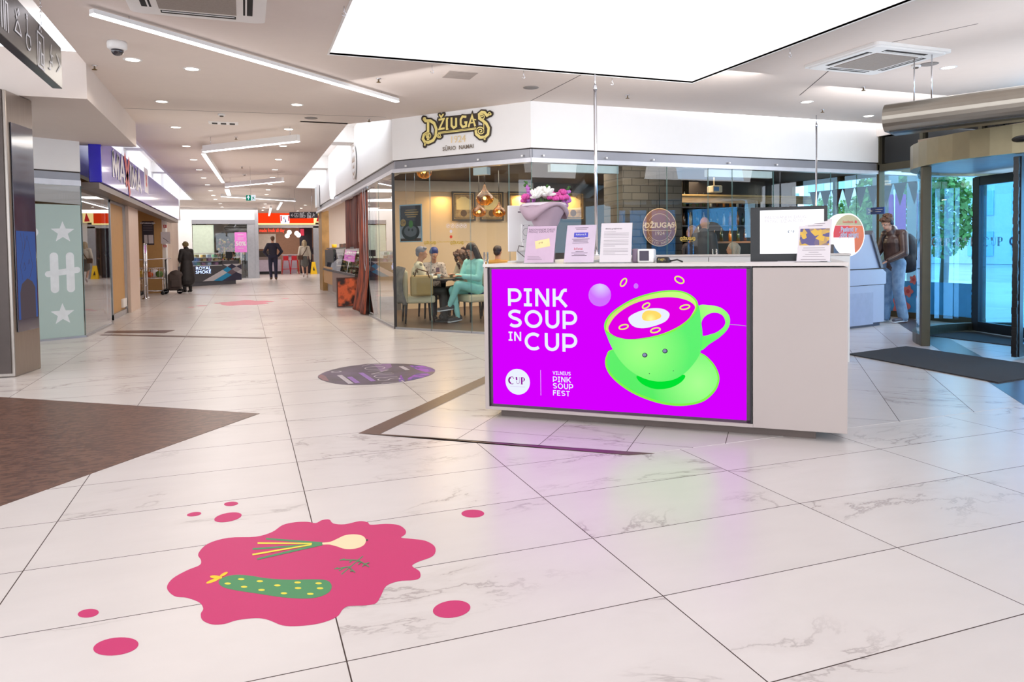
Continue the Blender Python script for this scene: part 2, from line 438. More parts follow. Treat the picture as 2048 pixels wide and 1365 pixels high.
# shop fronts around the cafe: white fascia, grey band, pale head rail, glass
C1, C2, C3 = V((2.22, 11.35, 0)), V((3.79, 9.42, 0)), V((12.0, 9.64, 0))
BAND = mat('grey_band', (150, 150, 156), r=.4, mt=.3, vary=.02); RAIL = mat('pale_rail', (214, 214, 220), r=.35, mt=.2)
def wallseg(mb, a, b, z0, z1, th, m, off=0.0):
    a, b = V((a[0], a[1], 0)), V((b[0], b[1], 0)); d = (b - a).normalized(); n = V((-d.y, d.x, 0))
    P = [a + n * off, b + n * off, b + n * (off + th), a + n * (off + th)]
    mb.prism([(p.x, p.y) for p in P], z0, z1, m)
q = MB()
for a, b in ((V((2.22, 24.2, 0)), C1), (C1, C2), (C2, C3)): wallseg(q, a, b, 2.655, 3.86 if a.y > 20 else 3.31, .12, WHT)
struct('wall_cafe_front', q, 'white fascia above the cafe glass')
q = MB()
for a, b in ((V((2.22, 24.2, 0)), C1), (C1, C2), (C2, C3)):
    wallseg(q, a, b, 2.515, 2.64, .1, BAND, .03); wallseg(q, a, b, 2.455, 2.515, .14, RAIL, -.01); wallseg(q, a, b, 2.64, 2.656, .1, SEAM, .04)
struct('trim_8', q, 'grey metal band and pale head rail above the cafe glass')
# left: supermarket front
LA, LB = V((-4.6, 10.9, 0)), V((-2.26, 12.36, 0))
q = MB(); wallseg(q, LA, LB, 2.47, 2.92, .1, WHT); q.box((-2.5, 12.4, 2.5), (-2.38, 25, 3.86), WHT); struct('wall_supermarket_front', q, 'white fascia of the supermarket front')
q = MB(); wallseg(q, LA, LB, 2.34, 2.45, .08, BAND, .01); wallseg(q, LA, LB, 2.26, 2.34, .12, RAIL, -.01); wallseg(q, LA, LB, 2.45, 2.47, .08, SEAM, .02); struct('trim_9', q, 'grey band and rail above the supermarket glass')
# far passage walls
q = MB(); q.box((-2.9, 25, 0), (-2.3, 25.6, 3.86), WHT); q.box((-2.38, 25.61, 2.5), (-2.3, 30.9, 3.86), WHT); struct('wall_left', q, 'white wall and pier beyond the supermarket')
q = MB(); q.box((-16, 51, 0), (16, 51.2, 3.6), WHT); q.box((9, 26.6, 0), (9.1, 51, 3.5), WHT); q.box((-9.1, 31, 0), (-9, 51, 3.5), WHT); struct('wall_back', q)
# shell behind and beside the camera; its window openings are added to admit light
q = MB(); q.box((-12, -6.2, 0), (12, -6, .35), WHT); q.box((-12, -6.2, 3.15), (12, -6, 4), WHT); q.box((-12, -6.2, 0), (-6, -6, 4), WHT)
for x in (-3, 0, 3, 6, 9): q.box((x, -6.2, 0), (x + .12, -6, 3.3), WHT)
q.box((-6.6, -6, 0), (-6.5, 12, .3), WHT); q.box((-6.6, -6, 3.2), (-6.5, 12, 4), WHT); q.box((-6.6, 8.4, 0), (-6.5, 12, 4), WHT)
for y in (-4, -1, 2, 5): q.box((-6.6, y, 0), (-6.5, y + .12, 3.3), WHT)
q.box((-6.6, 12, 0), (-6.5, 31, 4), CRM); q.box((-6.6, 25.6, 0), (-2.9, 25.7, 4), WHT)
struct('wall_front', q, 'walls of the hall behind and beside the camera, with added openings for daylight')
# cafe interior
BRN = mat('cafe_ceiling', (58, 44, 38), r=.8, vary=.05); CFL = mat('cafe_floor', (96, 74, 60), r=.4, stretch=(1, 8, 1), vary=.15)
q = MB(); q.prism([(2.44, 11.45), (3.9, 9.66), (12, 9.8), (12, 15.2), (2.44, 15.2)], 2.7, 2.8, BRN); struct('ceiling', q, 'dark brown cafe ceiling')
q = MB(); q.prism([(2.3, 11.4), (3.83, 9.5), (12, 9.66), (12, 15), (2.3, 15)], 0, .003, CFL); struct('floor', q, 'brown cafe floor')
q = MB(); q.box((2.3, 15.0, 0), (6.05, 15.15, 3.1), CRM); q.box((2.32, 13.95, 0), (2.42, 15, 3.1), CRM); q.box((2.45, 14.93, 2.47), (6.05, 15.0, 2.69), mat('cornice', (205, 192, 178), r=.6))
struct('wall_cafe_back', q, 'tan back wall of the cafe')
BRK = bpy.data.materials.new('dark_brick'); BRK.use_nodes = True; _n = BRK.node_tree; _b = _n.nodes.new('ShaderNodeTexBrick'); _tc = _n.nodes.new('ShaderNodeTexCoord'); _mp = _n.nodes.new('ShaderNodeMapping')
_mp.inputs['Rotation'].default_value = (radians(90), 0, 0); _b.inputs['Scale'].default_value = 1.0; _b.inputs['Brick Width'].default_value = .34; _b.inputs['Row Height'].default_value = .13; _b.inputs['Mortar Size'].default_value = .008
_b.inputs['Color1'].default_value = (*L3((84, 76, 70)), 1); _b.inputs['Color2'].default_value = (*L3((68, 62, 58)), 1); _b.inputs['Mortar'].default_value = (*L3((36, 30, 28)), 1)
_n.links.new(_tc.outputs['Object'], _mp.inputs[0]); _n.links.new(_mp.outputs[0], _b.inputs[0]); _n.links.new(_b.outputs[0], _n.nodes['Principled BSDF'].inputs['Base Color']); _n.nodes['Principled BSDF'].inputs['Roughness'].default_value = .7
bl, br_ = onY(1245, 400, 11.3), onY(1364, 400, 11.3)
q = MB(); q.box((bl.x, 11.3, 0), (br_.x, 12.0, 2.7), BRK); struct('wall_brick_pillar', q, 'grey brick pillar inside the cafe')
q = MB(); q.box((6.05, 15.0, 0), (9.2, 15.1, 3.0), mat('bar_back', (52, 40, 34), r=.6)); q.box((9.1, 13.6, 0), (12.0, 13.7, 3.0), _mats['bar_back']); q.box((9.1, 13.6, 0), (9.2, 15.1, 3.0), _mats['bar_back']); struct('wall_bar_back', q, 'dark wall behind the cafe bar')
q = MB(); q.box((4.4, 15.2, 0), (4.5, 26.6, 3.3), mat('pink_tile', (222, 190, 178), r=.5)); q.box((2.3, 24.2, 0), (9.0, 24.3, 3.3), WHT); q.box((2.35, 15.2, 3.0), (4.5, 24.2, 3.1), WHT); struct('wall_bakery', q, 'pale pink wall behind the bakery counter')

# ------------------------------------------------------------------ ceiling lights and fittings
LP = glow('luminous_ceiling', (255, 250, 252), LUM_PANEL)
WPL = mat('white_plastic', (232, 230, 228), r=.4, vary=.01); GRL = mat('grille', (150, 140, 132), r=.6, tex='cells', scale=120)
BLK = mat('black_plastic', (22, 22, 24), r=.35, vary=.1); CHR = mat('chrome', (215, 215, 220), r=.15, mt=1, vary=.01); STL = mat('brushed_steel', (168, 158, 150), r=.32, mt=.9, vary=.08, scale=3, stretch=(60, 60, 1)); DRK = mat('dark_void', (30, 27, 26), r=.8)
t = thing('luminous_panel', 'very large glowing white stretched light panel in the ceiling above the desk', 'ceiling light', (3.1, 4.5, CH))
MB().box((PX0, PY0, CH + .02), (PX1, PY1, CH + .05), LP).build('diffuser', t)
q = MB()
for a, b in (((PX0 - .02, PY0), (PX0, PY1)), ((PX1, PY0), (PX1 + .02, PY1)), ((PX0 - .02, PY1), (PX1 + .02, PY1 + .02)), ((PX0 - .02, PY0 - .02), (PX1 + .02, PY0))): q.box((*a, CH - .004), (*b, CH + .06), WPL)
q.build('edge_trim', t)
TUB = glow('tube_light', (255, 250, 255), LUM_TUBE)
def tube_light(u0, v0, u1, v1, label, z=3.16, hh=.12, w=.07, e=None):
    a, b = onZ(u0, v0, z - hh), onZ(u1, v1, z - hh); a.z = b.z = 0; d = (b - a).normalized(); n = V((-d.y, d.x, 0)) * w / 2
    t = thing('linear_light', label, 'ceiling light', ((a.x + b.x) / 2, (a.y + b.y) / 2, CH), 'linear lights hung under the passage ceiling')
    P = [a - n, b - n, b + n, a + n]; pts = [(p.x, p.y) for p in P]
    MB().prism(pts, z - hh + .012, z, WPL).build('housing', t)
    MB().prism([((p.x - t.location.x) * .999 + t.location.x, (p.y - t.location.y) * .999 + t.location.y) for p in P], z - hh, z - hh + .012, e or TUB).build('diffuser', t)
    for s in (.08, .92):
        q = MB(); p = a.lerp(b, s); q.tube([(p.x, p.y, z - .01), (p.x, p.y, CH)], .004, CHR, 5); q.build('suspension_rod', t)
tube_light(183, 30, 795, 205, 'long bright linear light running diagonally across the ceiling at the upper left', z=3.27, hh=.05, w=.06)
tube_light(408, 305, 597, 284, 'pale linear light crossing the passage, nearest the camera of those hung deep', hh=.12)
tube_light(407, 309, 446, 366, 'short bright linear light running down the left passage ceiling', hh=.1)
tube_light(452, 375, 566, 364, 'linear light crossing the passage above the green exit sign', hh=.12)
tube_light(443, 394, 590, 403, 'long glowing linear light behind the green exit sign', hh=.1)
tube_light(454, 380, 458, 391, 'very short glaring linear light at the left of the exit sign', hh=.1, w=.12)
tube_light(563, 406, 555, 420, 'small slanted linear light before the red restaurant sign', hh=.1)
tube_light(542, 417, 538, 432, 'farthest tiny slanted linear light by the white shop fascia', hh=.1)
DGL = glow('downlight_lamp', (255, 244, 226), LUM_DOWN)
dl0 = thing('downlight', 'x', 'downlight', (-1.06, 8.64, CH), 'round recessed downlights')
q = MB(); q.lathe([(.068, -.001), (.075, -.006), (.092, -.004), (.094, 0)], WPL, dl0.location); q.build('ring', dl0)
MB().lathe([(.0005, .0), (.07, 0.0), (.07, -.002), (.0005, -.002)], DGL, V(dl0.location) + V((0, 0, .0)), n=16).build('lamp', dl0)
dl0['label'] = 'first and brightest downlight of the left passage row, right beside the dome camera'
LR = [10.9, 13.05, 15.3, 17.5, 19.6, 21.7, 23.9, 26.1, 28.3, 30.3]
for k, y in enumerate(LR): copytree(dl0, (-1.0, y, CH), 'small round downlight of the left passage row, %s beyond the dome camera one' % ORD[k])
for k, y in enumerate([10.6, 12.75, 14.8, 17.0, 19.15, 21.1, 23.3, 25.4, 27.5, 29.6]): copytree(dl0, (.74 + .008 * k, y, CH), 'small round downlight of the right passage row, %s from the camera' % ORD[k])
for k, (x, y, lb) in enumerate(((-.5, 8.88, 'dim round downlight between the dome camera and the long linear light'), (7.77, 6.22, 'bright downlight beside the ceiling cassette near the revolving door'), (7.63, 8.34, 'downlight above the right end of the cafe fascia, left of two'), (9.44, 8.95, 'downlight close to the left end of the air curtain'))): copytree(dl0, (x, y, CH), lb)
for k, (x, y) in enumerate(((0.9, 33), (.9, 35.5), (.9, 38), (2.6, 33.5), (2.6, 36), (2.6, 38.5), (-.9, 33), (-.9, 35.5))): copytree(dl0, (x, y, CH), 'tiny downlight in the far hall before the restaurant, %s row place %s' % (('middle', 'right', 'left')[k // 3], ORD[k % 3]))
# passage and hall lamps carry the fittings' light downwards; fill lamps below are added, unseen
for y in (8.6, 13, 17.5, 22, 26.5): area_lamp('passage_light', (-.2, y, 3.05), 2.2, 1.2, 62, (1, .93, .84))
for x, y in ((0, 35), (3.5, 38), (-3, 36)): area_lamp('far_hall_light', (x, y, 3.2), 3, 3, 210, (1, .95, .92))
area_lamp('hall_light', (8.0, 5.2, 3.2), 1.6, 2.5, 30, (.85, .9, 1)); area_lamp('hall_light', (-.4, 3.5, 3.2), 1.6, 4, 90, (1, .95, .92)); area_lamp('hall_light', (2.5, -2.5, 3.2), 6, 3, 150, (1, .96, .94))
area_lamp('entrance_daylight_fill', (10.25, 5.5, 1.5), 4.0, 2.2, 300, (.30, .62, 1), (0, radians(78), 0)); area_lamp('hall_ceiling_fill', (7.6, 5.0, 2.6), 3.5, 4.5, 110, (.9, .93, 1), (pi, 0, 0)); area_lamp('fascia_fill', (4.6, 7.0, 2.9), 2.5, .8, 70, (1, .98, .98), (radians(75), 0, 0)); area_lamp('fascia_fill', (8.4, 7.3, 2.9), 2.5, .8, 70, (.98, .98, 1), (radians(75), 0, 0)); area_lamp('fascia_fill', (1.6, 8.3, 2.9), 2.0, .6, 26, (1, .98, .98), (radians(75), 0, radians(-50)))  # added fill without fixtures: blue at the entrance, hall ceiling, white fascia
area_lamp('recess_light', (-3.6, 6.5, 3.5), 2.5, 3.5, 60, (1, .96, .92), (pi, 0, 0))
for y, w_ in ((9.0, 12), (13.2, 24), (17.5, 26), (22, 28), (26.5, 30), (30, 30)): area_lamp('passage_ceiling_fill', (-.1, y, 2.8), 2.6, 3.4, w_, (1, .94, .86), (pi, 0, 0))  # added upward fill with no fixture, evens out the passage ceiling
for s, x in ((-1, -1.66), (1, 1.5)):
    for y in (15.5, 19, 22.5) + ((26, 29) if s < 0 else ()): area_lamp('cove_light', (x, y, 3.46), .12, 3.0, 12, (1, .97, .95), (pi, 0, 0))

def cassette(x0, x1, y0, y1, label, grp='ceiling air conditioning cassettes'):
    cx, cy, w = (x0 + x1) / 2, (y0 + y1) / 2, (x1 - x0) / 2
    t = thing('air_conditioner', label, 'air conditioner', (cx, cy, CH), grp); z = CH
    q = MB(Matrix.Translation((cx, cy, z)))
    P = []
    for a in range(4):
        for k in range(4):
            th = pi / 2 * a + pi / 6 * k; sx, sy = (1, -1, -1, 1)[a], (1, 1, -1, -1)[a]
            P.append((sx * (w - .05) + .05 * cos(th), sy * (w - .05) + .05 * sin(th)))
    q.prism(P, -.03, 0, WPL); Q = [(x * .93, y * .93) for x, y in P]; q.prism(Q, -.045, -.028, WPL); q.build('panel', t)
    g = MB(Matrix.Translation((cx, cy, z))); r = w * .56; g.box((-r, -r, -.052), (r, r, -.044), GRL); g.build('grille', t)
    for k in range(4):
        b = MB(Matrix.Translation((cx, cy, z)) @ Matrix.Rotation(k * pi / 2, 4, 'Z')); b.box((-w * .55, w * .66, -.0465), (w * .55, w * .8, -.04), DRK); b.box((-w * .53, w * .69, -.05), (w * .53, w * .715, -.044), WPL); b.build('air_slot', t)
cassette(6.05, 7.1, 5.62, 6.68, 'square ceiling air conditioner with grey grille at the upper right')
cassette(-.84, .22, 5.78, 6.84, 'square ceiling air conditioner cut by the top edge of the picture')
# dome camera
t = thing('dome_camera', 'white dome security camera with dark lens under the left ceiling', 'security camera', (*onZ(234, 84, CH).xy, CH)); p = t.location
MB().lathe([(.085, 0), (.09, -.02), (.088, -.06), (.07, -.075), (.055, -.078)], WPL, p).build('housing', t)
MB().lathe([(.058, -.074), (.055, -.1), (.04, -.122), (.02, -.133), (.0005, -.136)], mat('smoked_dome', (40, 36, 44), r=.08, coat=1), p).build('dome', t)
def ceil_item(name, cat, u, v, label, grp, fn, z=CH):
    p = onZ(u, v, z); t = thing(name, label, cat, p, grp); fn(t, p)
def sprinkler(t, p):
    MB().lathe([(.03, 0), (.028, -.006), (.012, -.01), (.01, -.035)], CHR, p, 12).build('base', t); MB().lathe([(.004, -.034), (.028, -.045), (.026, -.048), (.001, -.048)], mat('brass', (120, 96, 60), r=.4, mt=.8), p, 12).build('deflector', t)
def speaker(t, p):
    MB().lathe([(.095, 0), (.1, -.004), (.09, -.008), (.0005, -.009)], mat('speaker_grille', (140, 134, 130), r=.7, tex='cells', scale=200), p).build('grille', t)
def smoke(t, p):
    MB().lathe([(.05, 0), (.052, -.015), (.045, -.03)], WPL, p, 16).build('base', t); MB().lathe([(.03, -.03), (.025, -.042), (.001, -.044)], mat('detector_dark', (90, 80, 70), r=.5), p, 12).build('sensor', t)
for u, v, lb in ((189, 131, 'ceiling sprinkler left of the dome camera'), (757, 157, 'ceiling sprinkler between the long linear light and the luminous panel'), (1255, 190, 'tiny ceiling sprinkler above the cafe fascia beside the left chrome pole'), (1645, 219, 'ceiling sprinkler beside the top of the right chrome pole'), (1727, 174, 'ceiling sprinkler below the right air conditioner'), (738, 238, 'dark ceiling sprinkler just above the left end of the white fascia'), (472, 274, 'ceiling sprinkler above the nearest deep linear light'), (484, 333, 'small ceiling sprinkler in the middle of the passage')): ceil_item('sprinkler', 'sprinkler', u, v, lb, 'ceiling sprinklers', sprinkler)
for u, v, lb in ((1062, 175, 'round grey ceiling speaker right of the luminous panel corner'), (622, 236, 'round grey ceiling speaker in the passage'), (1858, 128, 'round grey ceiling speaker beside the right air conditioner')): ceil_item('ceiling_speaker', 'speaker', u, v, lb, 'round ceiling speakers', speaker)
for u, v, lb in ((443, 228, 'smoke detector on the passage ceiling above the air vent'), (489, 348, 'smoke detector in the middle of the passage ceiling'), (1832, 130, 'small dark ceiling detector beside the speaker at the right')): ceil_item('smoke_detector', 'smoke detector', u, v, lb, 'ceiling smoke detectors', smoke)
def hatch(t, p):
    q = MB(); q.box(p + V((-.17, -.17, -.006)), p + V((.17, .17, 0)), mat('hatch', (172, 160, 152), r=.8)); q.build('panel', t)
ceil_item('access_hatch', 'ceiling hatch', 920, 150, 'faint square access hatch in the ceiling left of the chrome pole', None, hatch)
def vent(t, p):
    q = MB(); q.box(p + V((-.22, -.1, -.012)), p + V((.22, .1, 0)), WPL); q.build('frame', t); q = MB()
    for k in range(3): q.box(p + V((-.17 + .13 * k, -.06, -.016)), p + V((-.09 + .13 * k, .06, -.01)), DRK)
    q.build('slot', t)
ceil_item('air_vent', 'air vent', 447, 246, 'small slotted air vent in the passage ceiling', None, vent)
def hook(t, p):
    q = MB(); q.tube([p, p + V((0, 0, -.05))] + [p + V((.018 * sin(a), 0, -.068 + .018 * cos(a))) for a in (0, 1, 2, 3, 4, 5)], .0035, CHR, 5); q.build('wire', t)
for u, v, lb in ((688, 12, 'wire ceiling hook near the top edge beside the luminous panel'), (864, 131, 'wire ceiling hook below the left part of the luminous panel'), (1047, 142, 'wire ceiling hook below the middle of the luminous panel'), (1224, 156, 'wire ceiling hook right of the chrome pole top'), (1580, 98, 'wire ceiling hook right of the luminous panel')): ceil_item('ceiling_hook', 'hook', u, v, lb, 'ceiling hooks', hook)

# ------------------------------------------------------------------ hanging signs
SGN = mat('sign_anthracite', (62, 60, 62), r=.28, mt=.5, vary=.03)
WLB = mat('white_print', (225, 225, 230), r=.5)
def picto(q, F, kind, x, s, m, z=.004, w=.012):
    w *= s / .2
    L = lambda pts, closed=False: q.stroke([(x + a * s, b * s) for a, b in pts], w, m, F, z, closed)
    if kind == 'box': L([(-.4, -.45), (.4, -.45), (.4, .45), (-.4, .45)], True); L([(-.2, -.3), (0, .1), (.2, -.3)]); L([(-.1, .25), (.1, .25)])
    if kind == 'people':
        for d in (-.2, .2): L([(d - .12, -.6), (d - .12, .3), (d + .12, .3), (d + .12, -.6)]); L([(d - .06, .42), (d + .06, .42), (d + .06, .54), (d - .06, .54)], True)
    if kind == 'baby': L([(-.2, .4), (-.05, .1), (-.35, -.3), (.35, -.3), (.1, 0), (-.2, .2)]); L([(0, .4), (.12, .5), (.2, .38), (.08, .3)], True)
    if kind == 'wheel': L([(-.1, .45), (-.1, -.05), (.2, -.05), (.25, -.4)]); L(arc(0, -.25, .28, 100, 400, 12)); L([(-.16, .5), (-.04, .5), (-.04, .62), (-.16, .62)], True)
    if kind == 'lift': L([(-.4, -.7), (.4, -.7), (.4, .4), (-.4, .4)], True); L([(-.2, -.6), (-.2, .1), (0, .1), (0, -.6)]); L([(-.15, .5), (0, .7), (.15, .5)]); L([(.1, -.2), (.3, -.2), (.3, -.55), (.1, -.55)], True)
    if kind == 'stairs': L([(-.4, -.5), (-.15, -.5), (-.15, -.2), (.1, -.2), (.1, .1), (.35, .1)]); L([(.1, .5), (-.05, .1), (.3, -.3)])
    if kind == 'right': L([(-.3, .35), (.25, 0), (-.3, -.35)])
    if kind == 'left': L([(.1, .35), (-.3, 0), (.1, -.35)]); L([(-.3, 0), (.4, 0)])
e = atd(125, 178, 5.9); t = thing('direction_sign', 'long dark hanging direction sign with white pictograms at the top left corner', 'hanging sign', (e.x, e.y - 1.0, e.z))
z0, z1 = e.z, e.z + .33; xs = e.x
q = MB(); q.box((xs - .07, e.y - 3.2, z0), (xs, e.y, z1), SGN, .004); q.build('panel', t)
q = MB(); F = frame((xs, e.y, (z0 + z1) / 2), (0, 1, 0))
for kd, x in (('right', -.12), ('stairs', -.36), ('lift', -.66), ('wheel', -.98), ('baby', -1.22), ('people', -1.5), ('box', -1.85), ('right', -2.2)): q = MB(); picto(q, F, kd, x, .2 if kd != 'lift' else .22, WLB, w=.013); q.build('pictogram', t)
for yy in (e.y - .45, e.y - 2.4):
    q = MB()
    for k in range(int((CH + .5 - z1) / .025)): q.tube([(xs - .035 + .006 * cos(a), yy + .0, z1 + .0125 + .025 * k + .014 * sin(a)) for a in (0, 1.05, 2.1, 3.14, 4.19, 5.24)] if k % 2 else [(xs - .035, yy + .006 * cos(a), z1 + .0125 + .025 * k + .014 * sin(a)) for a in (0, 1.05, 2.1, 3.14, 4.19, 5.24)], .0018, CHR, 4, True)
    q.build('chain', t)
# black round hole + hook in lower soffit
p = onZ(45, 166, 2.92 + .02)
t = thing('ceiling_speaker', 'small black round speaker in the bright ceiling recess at the left', 'speaker', (p.x, p.y, 3.8), 'round ceiling speakers'); pp = onZ(45, 166, 3.8)
MB().lathe([(.06, 0), (.06, -.006), (.001, -.006)], BLK, (pp.x, pp.y, 3.8)).build('grille', t); t.location = (p.x, p.y, 3.8)
# exit sign
GRN = glow('exit_green', (0, 130, 100), .9); GWH = glow('exit_white', (230, 240, 250), 1.0)
d = 17.5; a, b = atd(492, 402, d), atd(511, 390, d); t = thing('exit_sign', 'hanging green and white emergency exit sign with arrow and running figure', 'exit sign', ((a.x + b.x) / 2, (a.y + b.y) / 2, b.z))
Fx = frame((a.x, a.y, a.z), RT); w, h = (b - a).dot(RT), b.z - a.z
q = MB(Fx); q.box((0, 0, -.03), (w, h, 0), WPL); q.box((.004, .004, 0), (w * .52, h - .004, .003), GRN); q.box((w * .54, .004, 0), (w - .004, h - .004, .003), GWH); q.build('light_box', t)
q = MB(); q.stroke([(w * .26, h * .2), (w * .26, h * .8)], .02, GWH, Fx, .005); q.stroke([(w * .14, h * .52), (w * .26, h * .84), (w * .38, h * .52)], .02, GWH, Fx, .005)
q.stroke([(w * .68, h * .2), (w * .77, h * .5), (w * .84, h * .3), (w * .9, h * .3)], .014, GRN, Fx, .005); q.stroke([(w * .66, h * .6), (w * .77, h * .55), (w * .86, h * .66)], .014, GRN, Fx, .005); q.disc((w * .8, h * .8), .014, GRN, z=.005) if 0 else None; q.build('pictogram', t)
MB().tube([(t.location.x, t.location.y, b.z), (t.location.x, t.location.y, CH)], .004, CHR, 5).build('rod', t)
# far direction sign
d = 24; a, b = atd(579, 437, d), atd(635, 424, d); t = thing('direction_sign', 'dark hanging direction sign with a left arrow far down the passage', 'hanging sign', ((a.x + b.x) / 2, (a.y + b.y) / 2, b.z))
Fx = frame((a.x, a.y, a.z), RT); w, h = (b - a).dot(RT), b.z - a.z; MB(Fx).box((0, 0, -.05), (w, h, 0), SGN).build('panel', t)
q = MB(); F2 = Fx @ Matrix.Translation((0, h / 2, 0))
for kd, x in (('left', .1), ('box', .25), ('people', .42), ('wheel', .52), ('lift', .7), ('stairs', .85)): q = MB(); picto(q, F2, kd, x * w, .14, WLB, w=.022); q.build('pictogram', t)
for p in (a.lerp(b, .2), a.lerp(b, .8)): MB().tube([(p.x, p.y, b.z), (p.x, p.y, CH)], .005, CHR, 5).build('rod', t)

# ------------------------------------------------------------------ information desk
DA = V((1.74, 5.09, 0)) + V((-.65, -.76, 0)) * .07
DU, DV = V((.76, -.65, 0)).normalized(), V((.65, .76, 0)).normalized()
DT = Matrix((DU, DV, V((0, 0, 1)))).transposed().to_4x4(); DT = Matrix.Translation(DA) @ DT       # local: x along the front, y back, z up
DIT = DT.inverted()
def dpl(u, v, y=0.0):                # pixel -> local point on the plane y
    a = DT @ V((0, y, 0)); return DIT @ onP(u, v, a, a + DU)
DW = mat('desk_laminate', (178, 166, 161), r=.45, vary=.012, scale=3); DTOP = mat('desk_top', (208, 200, 195), r=.35, vary=.01)
PLN = mat('plinth', (98, 84, 78), r=.5)
desk = thing('information_desk', 'pale rectangular information desk with a huge magenta screen on its front', 'information desk', DT @ V((1.17, 1.7, 0)))
x0, x1, zb, zt, DD = -.056, 2.392, .06, 1.136, 3.42
q = MB(DT); q.box((1.83, 0, zb), (x1, .42, zt - .03), DW, .003); q.box((x0, 0, zb), (1.83, .42, .082), DW); q.box((x0, 0, .082), (x0 + .03, .42, zt - .03), DW); q.box((x0 + .03, .03, .082), (1.83, .42, zt - .03), DW)
q.box((x0, .42, zb), (x0 + .45, DD, zt - .03), DW, .003); q.box((x1 - .45, .42, zb), (x1, DD - .8, zt - .03), DW, .003); q.build('body', desk)
q = MB(DT); q.box((x0 - .004, -.006, zt - .022), (x1 + .004, .44, zt), DTOP, .002); q.box((x0 - .004, .44, zt - .022), (x0 + .46, DD, zt), DTOP, .002); q.box((x1 - .46, .44, zt - .022), (x1 + .004, DD - .8, zt), DTOP, .002); q.build('counter_top', desk)
q = MB(DT); q.box((x0 + .1, .07, 0), (x1 - .18, DD - .1, zb), PLN); q.build('plinth', desk)
BZ = mat('screen_bezel', (74, 52, 72), r=.3)
q = MB(DT)
for a, b in (((-.02, .016, .082), (0.0, .03, 1.106)), ((1.79, .016, .082), (1.815, .03, 1.106)), ((-.02, .016, 1.098), (1.815, .03, 1.11)), ((-.02, .016, .082), (1.815, .03, .1))): q.box(a, b, BZ)
for a, b in (((-.028, .004, .078), (-.02, .03, 1.113)), ((1.815, .004, .078), (1.826, .03, 1.113))): q.box(a, b, BLK)
q.build('screen_bezel', desk)
MAG = glow('screen_magenta', (214, 0, 255), 1.0); SWH = glow('screen_white', (236, 242, 255), 1.0)
def gradmat(name, c, rad, cin, cout, e=1.0):
    m = bpy.data.materials.new(name); m.use_nodes = True; nt = m.node_tree; N, Lk = nt.nodes, nt.links; b = N['Principled BSDF']
    tc = N.new('ShaderNodeTexCoord'); vm = N.new('ShaderNodeVectorMath'); vm.operation = 'DISTANCE'; vm.inputs[1].default_value = c
    mr = N.new('ShaderNodeMapRange'); mr.inputs['From Max'].default_value = rad; mx = N.new('ShaderNodeMix'); mx.data_type = 'RGBA'
    mx.inputs[6].default_value = (*L3(cin), 1); mx.inputs[7].default_value = (*L3(cout), 1)
    Lk.new(tc.outputs['Object'], vm.inputs[0]); Lk.new(vm.outputs['Value'], mr.inputs[0]); Lk.new(mr.outputs[0], mx.inputs[0]); Lk.new(mx.outputs[2], b.inputs['Emission Color'])
    b.inputs['Base Color'].default_value = (.05, .05, .05, 1); b.inputs['Emission Strength'].default_value = e; b.inputs['Roughness'].default_value = .3
    return m
scr = MB(DT); scr.box((0, .02, .1), (1.79, .028, 1.098), MAG)
SF = DT @ frame((0, .02, 0), (1, 0, 0), (0, 0, 1))         # plane of the picture, z towards the viewer
class PM(MB): pass
def s3(cx, cy):
    p = dpl(1160 + cx * 340 / 1547, 530 + cy * 340 / 1547, .02); return (p.x, p.z)
def art(pts, m, z, sm=5):
    pts = [s3(*p) for p in pts]
    if sm: pts = [(p[0], p[1]) for p in smoothpoly(pts, sm)]
    scr.quad([DIT @ (SF @ V((x, y, z))) for x, y in pts], m)
def lo(cx, cy):
    p = s3(cx, cy); return tuple(DT @ V((p[0], .02, p[1])) - desk.location)
G1 = gradmat('cup_green', lo(560, 780), .33, (140, 250, 100), (0, 228, 60)); G2 = gradmat('saucer_green', lo(1080, 1080), .32, (150, 250, 120), (10, 226, 50))
G3 = glow('rim_green', (130, 245, 70), 1); G4 = gradmat('inner_green', lo(900, 250), .3, (176, 250, 90), (190, 215, 70)); G5 = gradmat('handle_green', lo(1200, 400), .2, (160, 250, 100), (40, 235, 40))
YEL = glow('ring_yellow', (232, 246, 110), 1); YLK = gradmat('yolk', lo(645, 495), .04, (255, 240, 130), (255, 205, 40)); LAV = gradmat('ball_lavender', lo(190, 200), .085, (206, 190, 255), (190, 60, 255)); EYE = gradmat('eye_dark', lo(590, 822), .3, (110, 110, 160), (90, 90, 150))
SOUP = glow('soup_magenta', (226, 0, 232), 1); DKE = glow('eye_ring', (50, 50, 70), 1)
art([(300, 770), (240, 830), (230, 910), (270, 1000), (360, 1090), (500, 1180), (680, 1250), (850, 1283), (1000, 1278), (1130, 1240), (1230, 1150), (1268, 1050), (1250, 960), (1190, 870), (1090, 800), (900, 780), (600, 760)], G3, .0006)
art([(310, 775), (252, 835), (246, 910), (285, 990), (375, 1078), (510, 1162), (690, 1230), (850, 1262), (1000, 1258), (1120, 1222), (1215, 1140), (1252, 1050), (1236, 965), (1180, 880), (1090, 810), (900, 790), (600, 770)], G2, .0010)
art([(520, 1010), (560, 1080), (680, 1130), (820, 1120), (930, 1060), (940, 1000), (700, 1040)], glow('saucer_shade', (0, 226, 50), 1), .0013)
art([(1080, 375), (1180, 368), (1280, 390), (1350, 450), (1365, 520), (1340, 590), (1270, 660), (1180, 720), (1100, 778), (1060, 700), (1050, 500)], G5, .0016)
art([(1110, 510), (1150, 460), (1220, 435), (1290, 455), (1322, 510), (1310, 560), (1250, 610), (1180, 635), (1115, 645), (1104, 580)], MAG, .0019)
